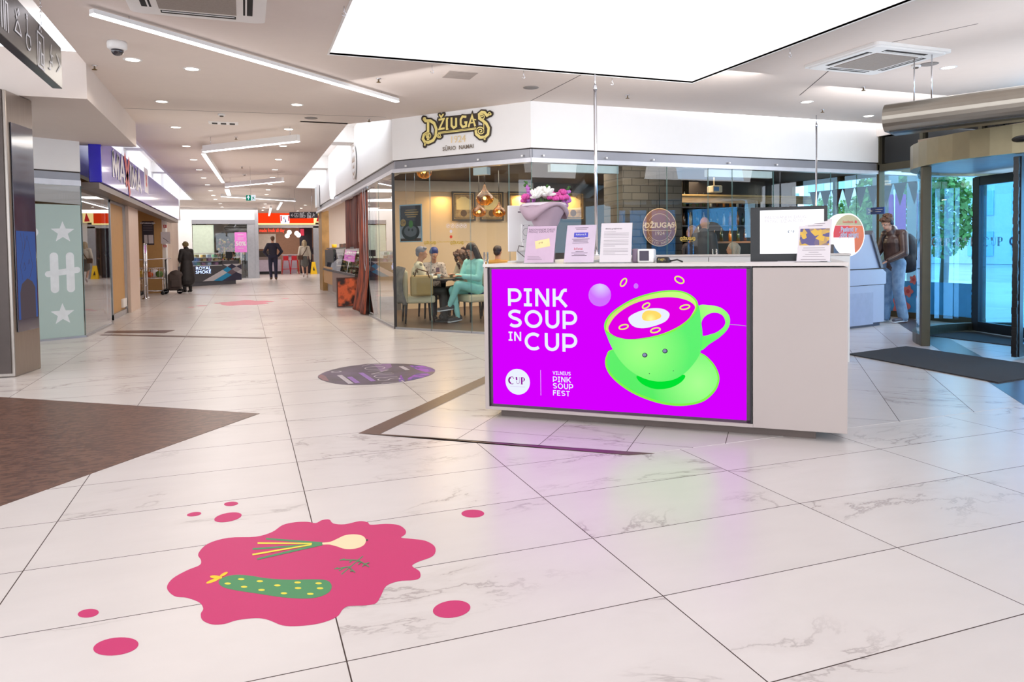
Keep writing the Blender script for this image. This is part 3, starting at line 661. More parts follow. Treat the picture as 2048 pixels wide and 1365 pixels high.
art([(220, 560), (250, 660), (300, 770), (380, 890), (480, 980), (600, 1040), (720, 1062), (850, 1045), (960, 980), (1050, 880), (1100, 780), (1115, 640), (1100, 500), (1085, 390), (1050, 320), (1000, 270), (900, 235), (800, 232), (650, 255), (480, 310), (330, 400), (250, 480)], G1, .0022)
art([(222, 570), (250, 480), (330, 400), (480, 310), (650, 255), (800, 232), (920, 238), (1010, 275), (1068, 335), (1066, 410), (1000, 500), (900, 580), (760, 640), (600, 672), (470, 682), (330, 660), (245, 615)], G3, .0025)
art([(236, 570), (262, 488), (340, 410), (485, 324), (655, 268), (800, 245), (915, 250), (1000, 285), (1052, 340), (1052, 405), (990, 488), (890, 566), (755, 627), (600, 662), (470, 674), (335, 650), (252, 608)], G4, .0028)
art([(265, 600), (262, 560), (320, 470), (430, 385), (560, 330), (720, 300), (860, 297), (980, 325), (1045, 375), (1030, 430), (980, 500), (880, 570), (740, 630), (600, 663), (450, 678), (340, 658), (280, 625)], SOUP, .0031)
art([(440, 490), (500, 440), (620, 400), (740, 398), (805, 430), (812, 470), (770, 520), (660, 562), (560, 577), (480, 555)], SWH, .0034)
art([(565, 480), (575, 440), (620, 415), (700, 425), (740, 460), (720, 490), (640, 511), (585, 505)], YLK, .0037)
def ell(cx, cy, a, b, rot, n=20): return [(cx + a * cos(2 * pi * k / n) * cos(rot) - b * sin(2 * pi * k / n) * sin(rot), cy + a * cos(2 * pi * k / n) * sin(rot) + b * sin(2 * pi * k / n) * cos(rot)) for k in range(n)]
for cx, cy, a, b, rot in ((602, 372, 36, 19, -.55), (955, 385, 44, 19, -.2), (398, 565, 42, 20, -.25), (687, 595, 44, 20, -.25), (397, 160, 40, 21, -1.0), (905, 137, 44, 27, .5)):
    scr.stroke([s3(*p) for p in ell(cx, cy, a, b, rot)], .009, YEL, DIT @ SF, .004, True)
art(ell(180, 275, 103, 104, 0), LAV, .001, 0); art(ell(510, 193, 21, 24, 0), LAV, .001, 0)
for c in ((590, 822), (774, 785)): art(ell(*c, 24, 21, 0), DKE, .0026, 0); art(ell(c[0] - 2, c[1] - 2, 17, 15, 0), EYE, .003, 0)
for c in ((632, 990), (850, 965)): art(ell(*c, 4, 4, 0), DKE, .0026, 0)
scr.stroke([s3(1366, 543), s3(1440, 548), s3(1520, 558)], .0018, G3, DIT @ SF, .002)
# lettering of the screen, drawn stroke by stroke
SW_ = .17; h_ = SW_ / 2
GL = {'P': (.74, [[(h_, 0), (h_, 1 - h_), (.4, 1 - h_)] + arc(.41, .61, .305, 90, -90, 10) + [(h_, .305)]]),
      'I': (.46, [[(0, 1 - h_ * .9), (.46, 1 - h_ * .9)], [(0, h_ * .9), (.46, h_ * .9)], [(.23, .05), (.23, .95)]]),
      'N': (.8, [[(h_, 0), (h_, 1)], [(h_ * 1.1, .97), (.8 - h_ * 1.1, .03)], [(.8 - h_, 0), (.8 - h_, 1)]]),
      'K': (.82, [[(h_, 0), (h_, 1)], [(h_, .46), (.3, .46), (.42, .55), (.55, .84), (.66, .92), (.79, .915)], [(.33, .5), (.77, .0)]]),
      'S': (.77, [[(.7, .86)] + arc(.40, .72, .31, 40, 200, 9, .2)[1:] + [(.25, .55), (.52, .47)] + arc(.39, .285, .305, 30, -150, 9, .2)]),
      'O': (1.0, [arc(.5, .5, .415, 0, 360, 28)[:-1]]), 'U': (.78, [[(h_, 1), (h_, .4)] + arc(.39, .39, .305, 180, 360, 12)[1:] + [(.78 - h_, 1)]]),
      'C': (.94, [arc(.5, .5, .415, 48, 312, 22)]), 'V': (.75, [[(.04, 1), (.375, .04), (.71, 1)]]), 'L': (.55, [[(h_, 1), (h_, h_), (.55, h_)]]),
      'F': (.6, [[(h_, 0), (h_, 1 - h_), (.6, 1 - h_)], [(h_, .5), (.55, .5)]]), 'E': (.62, [[(.62, 1 - h_), (h_, 1 - h_), (h_, h_), (.62, h_)], [(h_, .5), (.55, .5)]]),
      'T': (.66, [[(0, 1 - h_), (.66, 1 - h_)], [(.33, 0), (.33, 1)]])}
def word(mb, F, s, x, y, h, m, z=.002, x1=None, gap=.19):
    tot = sum(GL[c][0] for c in s) + gap * (len(s) - 1); k = h if x1 is None else (x1 - x) / tot
    for c in s:
        w, st = GL[c]
        for pl in st: mb.stroke([(x + a * k, y + b * h) for a, b in pl], SW_ * (h + k) / 2, m, F, z, closed=(c == 'O'))
        x += (w + gap) * k
SL = DIT @ SF
word(scr, SL, 'PINK', .127, .829, .129, SWH, x1=.578); word(scr, SL, 'SOUP', .127, .671, .131, SWH, x1=.641, gap=.17); word(scr, SL, 'IN', .128, .573, .067, SWH, x1=.226); word(scr, SL, 'CUP', .252, .508, .130, SWH, x1=.64, gap=.17)
word(scr, SL, 'VILNIUS', .464, .338, .026, SWH, x1=.597, gap=.15); word(scr, SL, 'PINK', .464, .286, .04, SWH, x1=.598); word(scr, SL, 'SOUP', .464, .238, .04, SWH, x1=.612); word(scr, SL, 'FEST', .464, .188, .038, SWH, x1=.588)
scr.stroke([(.372, .182), (.372, .366)], .0022, SWH, SL, .002)
cc = dpl(1035.5, 764, .02); scr.quad([DIT @ (SF @ V((cc.x + .095 * cos(a * pi / 20), cc.z + .095 * sin(a * pi / 20), .002))) for a in range(40)], SWH)
CPM = glow('cup_logo', (150, 0, 160), .9)
def cuplogo(mb, F, x, y, h, m, z):
    mb.stroke([(x + h * a, y + h * b) for a, b in arc(-.85, 0, .42, 60, 300, 14, .5)], h * .1, m, F, z); mb.stroke([(x + h * a, y + h * b) for a, b in arc(-.9, 0, .4, 110, 250, 10, .42)], h * .24, m, F, z)
    mb.disc((x - .6 * h, y + .32 * h), .13 * h, m, 10, z) if F is None else mb.stroke([(x - .64 * h, y + .34 * h), (x - .56 * h, y + .28 * h)], h * .16, m, F, z)
    mb.stroke([(x - .18 * h, y + .5 * h), (x - .14 * h, y + .1 * h)], h * .22, m, F, z); mb.stroke([(x + h * a, y + h * b) for a, b in [(-.15, -.05)] + arc(.05, -.2, .22, 190, 350, 8) + [(.28, .1), (.28, .5)]], h * .05, m, F, z)
    mb.stroke([(x + .62 * h, y - .5 * h), (x + .62 * h, y + .5 * h)], h * .22, m, F, z); mb.stroke([(x + h * a, y + h * b) for a, b in [(.62, .47)] + arc(.8, .22, .25, 90, -90, 10) + [(.62, -.03)]], h * .08, m, F, z)
    mb.stroke([(x + .98 * h, y + .38 * h), (x + .98 * h, y + .08 * h)], h * .16, m, F, z)
    mb.stroke([(x + .48 * h, y - .48 * h), (x + .78 * h, y - .48 * h)], h * .05, m, F, z); mb.stroke([(x + .48 * h, y + .48 * h), (x + .7 * h, y + .48 * h)], h * .05, m, F, z)
cuplogo(scr, SL, cc.x, cc.z + .008, .052, CPM, .003)
scr.stroke([(cc.x - .058, cc.z - .036), (cc.x + .058, cc.z - .036)], .003, glow('faint_logo', (215, 200, 245), 1), SL, .003)
scr.build('screen', desk, label='wide magenta screen showing a green cup of pink soup')

# white back counter of the desk island, chrome poles
t = thing('back_counter', 'white back counter at the rear of the information desk with the chrome pole on it', 'counter', DT @ V((1.3, DD + .2, 0)))
q = MB(DT); q.box((x0 + .0, DD, 0), (x1 + .3, DD + .35, 1.13), WPL, .004); q.build('body', t); MB(DT).box((x0 - .01, DD - .01, 1.13), (x1 + .31, DD + .36, 1.15), DTOP, .003).build('counter_top', t)
q = MB(DT)
for x in (.62, 1.25, 1.9): q.box((x, DD - .002, .1), (x + .006, DD, 1.12), SEAM)
q.build('panel_joint', t)
def pole(u, v0, v1, d, r, label, zb):
    p = atd(u, (v0 + v1) / 2, d); t = thing('chrome_pole', label, 'pole', (p.x, p.y, zb), 'chrome poles up to the ceiling')
    b = V((p.x, p.y, zb)); MB().tube([b + V((0, 0, .01)), b + V((0, 0, CH - zb - .17))], r, CHR, 12).build('tube', t)
    MB().lathe([(r * 2.4, 0), (r * 2.4, .008), (r * 1.2, .02), (r * 1.2, .05)], CHR, b, 16).build('base_flange', t)
    q = MB(); q.lathe([(r * 1.2, 0), (r * 1.35, .02), (r * 1.2, .04), (r * .7, .06)], CHR, b + V((0, 0, CH - zb - .18)), 16); q.tube([b + V((0, 0, CH - zb - .14)), b + V((0, 0, CH - zb))], r * .5, CHR, 8); q.build('top_fitting', t)
pole(1191.5, 160, 512, 8.66, .019, 'left chrome pole rising from the white back counter to the ceiling', 1.15)
pole(1632.5, 240, 412, 11.55, .015, 'thin chrome pole in front of the cafe glass behind the black monitor', 0)

# ---- things on the desk
TOPZ = zt
PAP = mat('white_paper', (214, 206, 210), r=.6, vary=.005); ACR = glassm('acrylic', (245, 248, 250), 1.2, .02)
INK = mat('grey_ink', (128, 118, 124), r=.6); INKD = mat('dark_ink', (70, 50, 70), r=.6)
def holder(u, label, yl, lean, yaw, w=.21, h=.285, paper=PAP):
    p = dpl(u, 525, yl); o = DT @ V((p.x, yl, TOPZ)); t = thing('sign_holder', label, 'sign holder', o, 'acrylic sign holders on the desk')
    R = DT.to_3x3().to_4x4() @ Matrix.Rotation(yaw, 4, 'Z'); up = R.to_3x3() @ V((0, sin(lean), cos(lean))); rx = R.to_3x3() @ V((1, 0, 0)); F = frame(o + V((0, 0, .003)), rx, up)
    q = MB(F); q.box((-w / 2 - .004, 0, -.004), (w / 2 + .004, h + .004, -.001), ACR); q.build('acrylic_plate', t)
    q = MB(Matrix.Translation(o) @ R); q.box((-w / 2 - .004, -.01, 0), (w / 2 + .004, .09, .003), ACR); q.build('foot', t)
    q = MB(F); q.box((-w / 2, .004, -.0008), (w / 2, h, .0004), paper); q.build('paper', t)
    return t, F, w, h
t, F, w, h = holder(1077, 'pink gift card notice in a slanted acrylic holder in front of the flower bouquet', .1, .42, .05, .222, .3, mat('pink_paper', (204, 176, 198), r=.6))
q = MB(); q.text('PADOVANOK DAUG', F @ Matrix.Translation((0, h * .9, 0)), .0215, INKD, z=.001); q.text('PROGŲ DŽIAUGTIS!', F @ Matrix.Translation((-.004, h * .84, 0)), .0215, INKD, z=.001)
for k in range(3): q.stroke([(-w * .4, .03 + k * .012), (w * (.1 - .05 * k), .03 + k * .012)], .003, INK, F, .001)
q.build('lettering', t)
q = MB(F @ Matrix.Translation((.015, h * .52, 0)) @ Matrix.Rotation(.2, 4, 'Z')); q.box((-.055, -.032, .0006), (.055, .032, .0016), mat('gift_card', (236, 226, 150), r=.4, rgb2=(240, 190, 150), scale=6)); cuplogo(q, Matrix(), -.01, .008, .012, BLK, .002); q.build('printed_card', t)
t, F, w, h = holder(1157, 'white ticket notice with blue and red logos in an acrylic holder on the desk', .1, .42, .03, .218, .3, mat('lilac_paper', (208, 190, 208), r=.6))
q = MB(); q.stroke([(-.052, h * .74), (.052, h * .74)], .036, mat('logo_blue', (70, 72, 190), r=.5), F, .001); q.text('kakava.lt', F @ Matrix.Translation((0, h * .75, 0)), .023, WLB, z=.002); q.text('bilietai', F @ Matrix.Translation((-.01, h * .37, 0)), .026, mat('logo_red', (200, 40, 80), r=.5), z=.001)
for k, (y, ww) in enumerate(((.93, .1), (.89, .08), (.67, .06), (.63, .13), (.595, .11), (.56, .11), (.525, .12), (.3, .06), (.26, .12), (.225, .08), (.19, .11))): q.stroke([(-ww / 2, h * y), (ww / 2, h * y)], .0032, INKD, F, .001)
q.build('lettering', t)
t, F, w, h = holder(1230, 'white text-only ticket notice, right of the three sign holders by the chrome pole', .1, .3, .03, .222, .295, PAP)
q = MB(); q.text('Bilietų grąžinimas', F @ Matrix.Translation((-.02, h * .86, 0)), .0165, INKD, z=.001)
for k in range(17): q.stroke([(-w * .4, h * (.78 - .036 * k)), (w * (.4 if k % 5 else -.02), h * (.78 - .036 * k))], .0022, INK, F, .001) if k % 6 != 5 else None
q.build('lettering', t)
t, F, w, h = holder(1626, 'slanted notice with yellow and purple picture at the right end of the desk', .12, .62, -.12, .2, .34, PAP)
q = MB(F); q.box((-.09, h * .38, .0006), (.09, h * .78, .0012), mat('poster_mix', (210, 170, 70), r=.5, rgb2=(90, 84, 130), tex='cells', scale=28)); q.build('picture', t)
q = MB()
for k, (y, ww) in enumerate(((.95, .1), (.9, .12), (.85, .09), (.32, .13), (.27, .14), (.22, .06), (.17, .1), (.12, .13), (.05, .15))): q.stroke([(-ww / 2, h * y), (ww / 2, h * y)], .003, INK, F, .001)
q.build('lettering', t)
# flat papers beside it
t = thing('paper_sheet', 'loose white sheets lying on the right end of the desk top', 'paper', DT @ V((2.05, .2, TOPZ)))
q = MB(DT); q.box((1.78, .05, TOPZ), (2.08, .3, TOPZ + .002), PAP); q.prism([(2.0, .1), (2.24, .12), (2.22, .32), (1.98, .3)], TOPZ + .002, TOPZ + .004, PAP); q.build('sheet', t)
# black monitor with white screen
m0, m1 = dpl(1501, 523, .30), dpl(1655, 523, .30)
t = thing('monitor', 'black monitor with a glaring white screen on the right part of the desk', 'monitor', DT @ V(((m0.x + m1.x) / 2, .34, TOPZ)))
zt2 = dpl(1560, 414, .3).z
q = MB(DT); q.box((m0.x, .30, TOPZ + .0), (m1.x, .36, zt2), BLK, .004); q.build('casing', t)
a, b = dpl(1520, 508, .3), dpl(1648, 418, .3); MSC = glow('monitor_white', (252, 252, 255), 1.35)
MB(DT).box((a.x, .297, a.z), (b.x, .3, b.z), MSC).build('screen', t)
F = DT @ frame((0, .297, 0), (1, 0, 0)); q = MB(); LGY = glow('pale_screen_text', (214, 206, 218), 1.05)
q.text('PADOVANOK DAUG', F @ Matrix.Translation((a.x + .03, b.z - .05, 0)), .028, LGY, 'LEFT', .001); q.text('PROGŲ DŽIAUGTIS!', F @ Matrix.Translation((a.x + .03, b.z - .075, 0)), .028, LGY, 'LEFT', .001); cuplogo(q, F, (a.x + b.x) / 2 + .0, (a.z + b.z) / 2, .016, glow('screen_logo', (60, 90, 130), 1), .001)
q.build('lettering', t)
# white portrait display seen from behind, with sockets and cable
a, b = atd(1016, 411, 5.9), atd(1076, 503, 5.9)
ORG = V(((a.x + b.x) / 2, (a.y + b.y) / 2, TOPZ)); t = thing('display_back', 'white back of an upright display with sockets and cables beside the bouquet', 'display', ORG)
Rv = (RT * 1 + FW * .35).normalized(); wd = (b - a).dot(RT); F = frame((a.x, a.y, b.z), Rv, V((0, 0, 1)) + FW * .04)
hh = a.z - b.z; q = MB(F); q.box((0, 0, -.02), (wd, hh, 0), WPL, .006); q.build('casing', t)
q = MB(F); q.box((wd * .45, hh * .2, 0), (wd * .95, hh * .6, .02), WPL, .004); q.box((wd * .48, hh * .02, 0), (wd * .8, hh * .2, .03), WPL, .004)
q.build('socket_box', t); q = MB(F)
for x, y in ((.52, .56), (.72, .56), (.52, .26), (.72, .26)): q.disc((wd * x, hh * y), .004, INKD, 8, .0205)
q.stroke([(wd * .62 + .03 * cos(a_ * pi / 8), hh * .42 + .03 * sin(a_ * pi / 8)) for a_ in range(16)], .003, INK, Matrix(), .0205, True); q.stroke([(wd * .35, hh * .86), (wd * .5, hh * .86)], .012, INK, Matrix(), .0005); q.build('socket', t)
MB(F).tube([(wd * .5, hh * .1, .03), (wd * .3, hh * .12, .05), (wd * .25, hh * .0, .05), (wd * .6, -.06, .03), (wd * .9, -.1, .02)], .004, mat('cable_grey', (120, 110, 110), r=.5), 6).build('cable', t)
q = MB(F); q.box((wd * .35, -(b.z - TOPZ), -.05), (wd * .65, .1, -.02), WPL); q.box((wd * .1, -(b.z - TOPZ), -.1), (wd * .9, -(b.z - TOPZ) + .012, .1), WPL); q.build('stand', t)
# payment terminals
def onDesk(u, y): p = dpl(u, 520, y); return V((p.x, y, TOPZ))
p = onDesk(1291, .16); t = thing('card_reader', 'white card reader with dark window on the desk, left of two', 'card reader', DT @ p)
w = .118; q = MB(DT @ Matrix.Translation(p)); q.box((-w / 2, 0, 0), (w / 2, .1, .098), WPL, .012); q.build('casing', t); q = MB(DT @ Matrix.Translation(p)); q.box((-w * .36, -.003, .015), (w * .2, .001, .085), mat('dark_window', (58, 46, 66), r=.2), .002); q.build('window', t)
q = MB(DT @ Matrix.Translation(p)); q.box((-.1, .02, 0), (-w / 2 - .002, .12, .1), mat('violet_grey', (150, 130, 150), r=.4), .01); q.build('side_module', t)
p = onDesk(1325, .14); t = thing('card_terminal', 'small black payment terminal with keypad on the desk, right of the white reader', 'card reader', DT @ p)
q = MB(DT @ Matrix.Translation(p) @ Matrix.Rotation(-.25, 4, 'X')); q.box((-.045, 0, 0), (.045, .12, .045), BLK, .012); q.build('casing', t); q = MB(DT @ Matrix.Translation(p)); q.box((-.03, -.003, .012), (.02, .0, .03), mat('keypad', (170, 150, 60), r=.5, rgb2=(60, 60, 60), tex='cells', scale=120)); q.build('keypad', t)
MB(DT @ Matrix.Translation(p)).tube([(.045, .05, .012), (.09, .08, .02), (.13, .05, .006)], .006, BLK, 6).build('cable', t)
# bouquet
bp = atd(1091, 520, 5.75); bp.z = TOPZ; t = thing('flower_bouquet', 'bouquet of pink, white and lilac flowers in pale mauve wrapping paper', 'bouquet', bp)
WRP = mat('wrap_paper', (186, 160, 174), r=.6, vary=.02); WRP2 = mat('wrap_paper_light', (236, 222, 230), r=.6, vary=.02)
S = lambda px: px / 1445.6 * 5.75
z_of = lambda v: above(1091, v, bp) - TOPZ
prof = [(S(20), 0), (S(19), z_of(480)), (S(22), z_of(455)), (S(30), z_of(436)), (S(38), z_of(422)), (S(42), z_of(412))]
q = MB(); q.lathe(prof, WRP, bp, 28, rib=lambda a, z: 1 + .07 * sin(3 * a + z * 9) + .04 * sin(7 * a)); q.build('wrapping', t, solid=.003)
q = MB()     # folded collar
import itertools
i = q.mi(WRP); rings = []
for r_, dz, ph in ((42, 0, 0), (47, -.012, .3), (49, -.045, .6), (44, -.075, .9)):
    rings.append([q.v(bp + V((S(r_) * cos(a) * (1 + .06 * sin(3 * a + ph)), S(r_) * sin(a) * (1 + .06 * sin(3 * a + ph)), z_of(410) + dz * (1 + .6 * sin(2 * a + 1)) + .014 * sin(3 * a)))) for a in [2 * pi * k / 30 for k in range(30)]])
for A, B in zip(rings, rings[1:]):
    for k in range(30): q.f([A[k], A[(k + 1) % 30], B[(k + 1) % 30], B[k]], i, True)
q.build('folded_collar', t, solid=.002); 
q = MB(); q.lathe([(S(41), z_of(414)), (S(44), z_of(407)), (S(46), z_of(413))], WRP2, bp, 30, rib=lambda a, z: 1 + .05 * sin(3 * a)); q.build('inner_paper', t, solid=.002)
PK = mat('pink_petal', (226, 84, 170), r=.6, vary=.15, scale=40); LI = mat('lilac_petal', (204, 120, 204), r=.6, vary=.15, scale=40); WP = mat('white_petal', (244, 242, 236), r=.6, vary=.03); GRE = mat('leaf_green', (70, 120, 50), r=.6, vary=.2)
def bloom(c, r, m, name, n=3, dens=6):
    q = MB()
    for ly in range(n):
        for k in range(dens):
            a = 2 * pi * k / dens + ly * .5; tilt = .35 + .4 * ly; d = V((cos(a) * cos(tilt), sin(a) * cos(tilt), sin(tilt)))
            M = V((0, 0, 1)).rotation_difference(d).to_matrix().to_4x4(); q.ball(V(c) + d * r * .55, (r * .42, r * .42, r * .5), m, 7, M)
    q.ball(V(c) + V((0, 0, r * .2)), r * .45, m, 7); return q.build(name, t)
rr = random.Random(3)
fl = lambda u, v, dd=0.0: atd(u, v, 5.75 + dd)
for u, v, dd in ((1073, 396, -.12), (1083, 392, -.05), (1094, 392, -.1)): 
    q = MB(); c = fl(u, v, dd)
    for k in range(14):
        a, el = rr.uniform(0, 6.28), rr.uniform(.1, 1.3); d = V((cos(a) * cos(el), sin(a) * cos(el), sin(el))); M = V((0, 0, 1)).rotation_difference(d).to_matrix().to_4x4(); q.ball(c + d * .038, (.016, .01, .042), WP, 6, M)
    q.build('white_flower', t)
for u, v, dd, r in ((1051, 397, -.05, .038), (1048, 404, .0, .032), (1102, 390, 0, .034), (1108, 394, -.08, .034), (1115, 393, -.05, .034), (1125, 388, .0, .04), (1122, 399, -.1, .034), (1131, 398, -.04, .034), (1112, 400, -.12, .03), (1088, 386, .1, .03), (1100, 398, -.1, .028)): bloom(fl(u, v, dd), r, PK, 'pink_rose')
def spike(u0, v0, u1, v1, m, n=16):
    q = MB(); a, b = fl(u0, v0), fl(u1, v1)
    for k in range(n):
        f_ = k / n; p = a.lerp(b, f_); r = .027 * (1 - f_ * .7); q.ball(p + V((rr.uniform(-1, 1), rr.uniform(-1, 1), rr.uniform(-1, 1))) * .022 * (1 - f_ * .6), r * rr.uniform(.6, 1), m if f_ < .72 else GRE, 6)
    q.tube([a, b], .003, GRE, 5); q.build('flower_spike', t)
spike(1064, 404, 1050, 362, LI, 34); spike(1060, 402, 1058, 372, LI, 26); spike(1132, 406, 1138, 372, LI, 28); spike(1128, 408, 1140, 386, LI, 20); spike(1090, 396, 1093, 370, mat('pale_bud', (222, 226, 200), r=.6), 8); spike(1058, 408, 1062, 385, LI, 14); spike(1126, 408, 1133, 392, LI, 12)
q = MB()
for k in range(26):
    c = fl(rr.uniform(1055, 1135), rr.uniform(396, 410), rr.uniform(-.1, .1)); M = Matrix.Rotation(rr.uniform(0, 6), 4, 'Z') @ Matrix.Rotation(rr.uniform(-.6, .6), 4, 'X'); q.ball(c, (.008, .003, .03), GRE, 6, M)
q.build('leaves', t, kind='stuff')

# ------------------------------------------------------------------ floor graphics
DPK = mat('decal_pink', (196, 26, 102), r=.5, vary=.015, scale=200)
def decal(name, label, cat, pts, m, z=.0035, grp=None, z0=0):
    P = [onZ(u, v) for u, v in pts]; c = sum(P, V()) / len(P); t = thing(name, label, cat, (c.x, c.y, 0), grp)
    MB().prism([(p.x, p.y) for p in P], z0 + .0004, z0 + .001, m).build('vinyl', t); return t
BLOB = [(443, 475), (470, 430), (540, 390), (600, 365), (607, 340), (594, 310), (640, 262), (740, 233), (870, 228), (950, 205), (1000, 172), (1060, 158), (1120, 156), (1160, 162), (1190, 148), (1225, 145), (1245, 164), (1300, 168), (1370, 153), (1410, 158), (1425, 170), (1500, 166), (1560, 172), (1592, 195), (1592, 215), (1572, 232), (1620, 238), (1690, 248), (1735, 278), (1725, 320), (1650, 350), (1625, 370), (1660, 395), (1662, 425), (1630, 437), (1560, 442), (1500, 465), (1475, 510), (1450, 548), (1400, 558), (1320, 562), (1290, 578), (1260, 615), (1180, 645), (1080, 658), (1000, 655), (930, 628), (870, 620), (780, 630), (720, 648), (660, 650), (615, 630), (606, 600), (618, 575), (600, 545), (540, 522), (480, 514)]
K4 = 850 / 2048
pc = lambda pts: [(150 + x * K4, 980 + y * K4) for x, y in pts]
sm = smoothpoly(BLOB, 4)
sp = decal('floor_sticker', 'big splash-shaped pink floor sticker with pickle, onion and dill drawn on it', 'floor sticker', pc(sm), DPK)
DGN = mat('decal_green', (62, 136, 84), r=.5, vary=.02, scale=200); DYL = mat('decal_yellow', (228, 214, 60), r=.5, vary=.02); DCR = mat('decal_cream', (236, 214, 172), r=.5, vary=.01); DOR = mat('decal_orange', (250, 200, 10), r=.5, vary=.02)
def lay(name, polys, z=.0012):
    q = MB()
    for pts, m, dz in polys:
        P = [onZ(*p) for p in pc(pts)]; q.prism([(p.x, p.y) for p in P], z + dz, z + dz + .0004, m)
    return q.build(name, sp)
def bar(a, b, w0, w1=None):
    w1 = w1 or w0; a, b = V(a), V(b); d = (b - a).normalized(); n = V((-d.y, d.x)); return [tuple(a - n * w0), tuple(b - n * w1), tuple(b + n * w1), tuple(a + n * w0)]
lay('pickle', [(smoothpoly([(692, 448), (715, 425), (770, 413), (840, 416), (930, 430), (1040, 436), (1150, 434), (1215, 440), (1237, 465), (1225, 495), (1180, 518), (1110, 527), (1000, 521), (880, 503), (780, 488), (715, 472)], 4), DGN, 0)] + [(ell(x, y, 16, 4.8, 0, 12), DYL, .0005) for x, y in ((801, 434), (736, 455), (891, 444), (815, 471), (975, 464), (899, 486), (1073, 450), (1075, 477), (1007, 502), (1174, 454), (1181, 478), (1134, 505))])
lay('blossom', [(ell(664, 441, 34, 7, -.35, 14), DOR, 0), (ell(680, 424, 30, 8, .1, 14), DOR, .0004), (ell(717, 411, 22, 6.5, -.5, 14), DOR, .0008)])
lay('onion', [(smoothpoly([(1190, 258), (1230, 253), (1265, 238), (1300, 222), (1345, 217), (1385, 224), (1402, 245), (1390, 270), (1350, 286), (1300, 287), (1262, 275), (1225, 266), (1192, 266)], 4), DCR, 0), (ell(1407, 245, 5, 5, 0, 8), BLK, .0003)])
lay('onion_greens', [(bar((920, 238), (1192, 260), 4, 5), DGN, 0), (bar((856, 288), (1180, 265), 4, 5), DGN, .0002), (bar((878, 337), (1192, 264), 4, 6), DGN, .0004), (bar((880, 260), (1142, 262), 4, 3), DYL, .0006), (bar((855, 316), (1140, 267), 4, 3), DYL, .0008)])
lay('dill', [(bar(a, b, 2.2), DGN, .0001 * k) for k, (a, b) in enumerate((((1284, 410), (1388, 322)), ((1250, 384), (1330, 372)), ((1262, 376), (1268, 386)), ((1272, 394), (1298, 378)), ((1285, 340), (1358, 342)), ((1275, 343), (1300, 336)), ((1322, 353), (1335, 343)), ((1362, 340), (1418, 375)), ((1395, 362), (1418, 354)), ((1385, 374), (1395, 364)), ((1362, 350), (1372, 346)), ((1320, 376), (1350, 402)), ((1325, 396), (1340, 394)), ((1365, 365), (1378, 352))))])
for cx, cy, a, b, rot, lb in ((1917, 116, 55, 19, 0, 'oval pink floor dot farthest right, behind the splash sticker'), (1815, 577, 91, 41, -.12, 'large oval pink floor dot right of the splash sticker'), (197, 757, 110, 42, -.12, 'largest oval pink floor dot at the lower left'), (64, 597, 51, 20, -.12, 'small oval pink floor dot left of the splash sticker, above the largest dot'), (574, 119, 35, 9.5, -.14, 'smallest left oval of the three pink floor dots behind the splash sticker'), (752, 69, 34, 10, -.08, 'farthest of the three small pink floor dots behind the splash sticker'), (737, 134, 67, 21, -.18, 'widest of the three pink floor dots behind the splash sticker')):
    decal('floor_dot', lb, 'floor sticker', pc(ell(cx, cy, a, b, rot, 28)), DPK, grp='pink dots around the splash sticker')
K5 = 280 / 2048; p5 = lambda pts: [(620 + x * K5, 700 + y * K5) for x, y in pts]
ov = smoothpoly([(113, 400), (160, 355), (300, 300), (550, 245), (850, 213), (1140, 203), (1450, 210), (1680, 238), (1810, 280), (1830, 315), (1780, 365), (1650, 410), (1400, 465), (1150, 496), (850, 514), (550, 515), (330, 490), (170, 445)], 5)
gs = decal('floor_sticker', 'oval dark purple floor sticker with a night sky motif and lettering', 'floor sticker', p5(ov), mat('galaxy', (104, 84, 112), r=.4, rgb2=(70, 60, 66), scale=3), z0=0)
q = MB(); VLT = mat('galaxy_violet', (150, 60, 190), r=.4, rgb2=(70, 50, 130), scale=12, tex='cells')
for pts, m in (([(1450, 230), (1640, 232), (1815, 285), (1828, 315), (1700, 330), (1560, 290)], VLT), ([(1430, 420), (1560, 350), (1700, 340), (1760, 368), (1640, 412), (1430, 458)], VLT), ([(930, 215), (1180, 206), (1200, 250), (1050, 330)], mat('galaxy_mauve', (140, 90, 150), r=.4, rgb2=(110, 84, 118), scale=6)), ([(1290, 440), (1330, 370), (1390, 460), (1310, 478)], VLT), ([(118, 400), (160, 360), (230, 390), (280, 460), (200, 450)], mat('galaxy_rose', (150, 100, 100), r=.4, rgb2=(120, 90, 100), scale=8))):
    P = [onZ(*p) for p in p5(pts)]; q.prism([(p.x, p.y) for p in P], .001, .0015, m)
q.build('picture', gs)
a, b = onZ(*p5([(860, 215)])[0]), onZ(*p5([(1200, 490)])[0]); F = frame((0, 0, 0), (b - a).normalized(), V((-(b - a).y, (b - a).x, 0)).normalized() ); mid = (a + b) / 2; F = Matrix.Translation(mid) @ F.to_3x3().to_4x4()
q = MB(); LW = mat('pale_letters', (190, 180, 186), r=.5); q.text('KONUST', F @ Matrix.Translation((0, 0, 0)), .34, LW, z=.0024, bold=-.008); 
for (x0_, y0_, x1_, y1_, w) in ((430, 375, 600, 500, 16), (575, 400, 700, 490, 14), (740, 340, 930, 465, 16), (1330, 245, 1430, 300, 10)):
    A, B = onZ(*p5([(x0_, y0_)])[0]), onZ(*p5([(x1_, y1_)])[0]); q.stroke([(A.x, A.y), (B.x, B.y)], .05, LW if x0_ in (1330, 430) else mat('violet_letters', (150, 110, 180), r=.5), Matrix(), .0026)
c_ = onZ(*p5([(385, 325)])[0]); q.stroke([(c_.x + .045 * cos(k * pi / 8), c_.y + .045 * sin(k * pi / 8)) for k in range(16)], .02, LW, Matrix(), .0026, True); q.build('lettering', gs)
c0 = onZ(490, 606); rr2 = random.Random(5); P = []
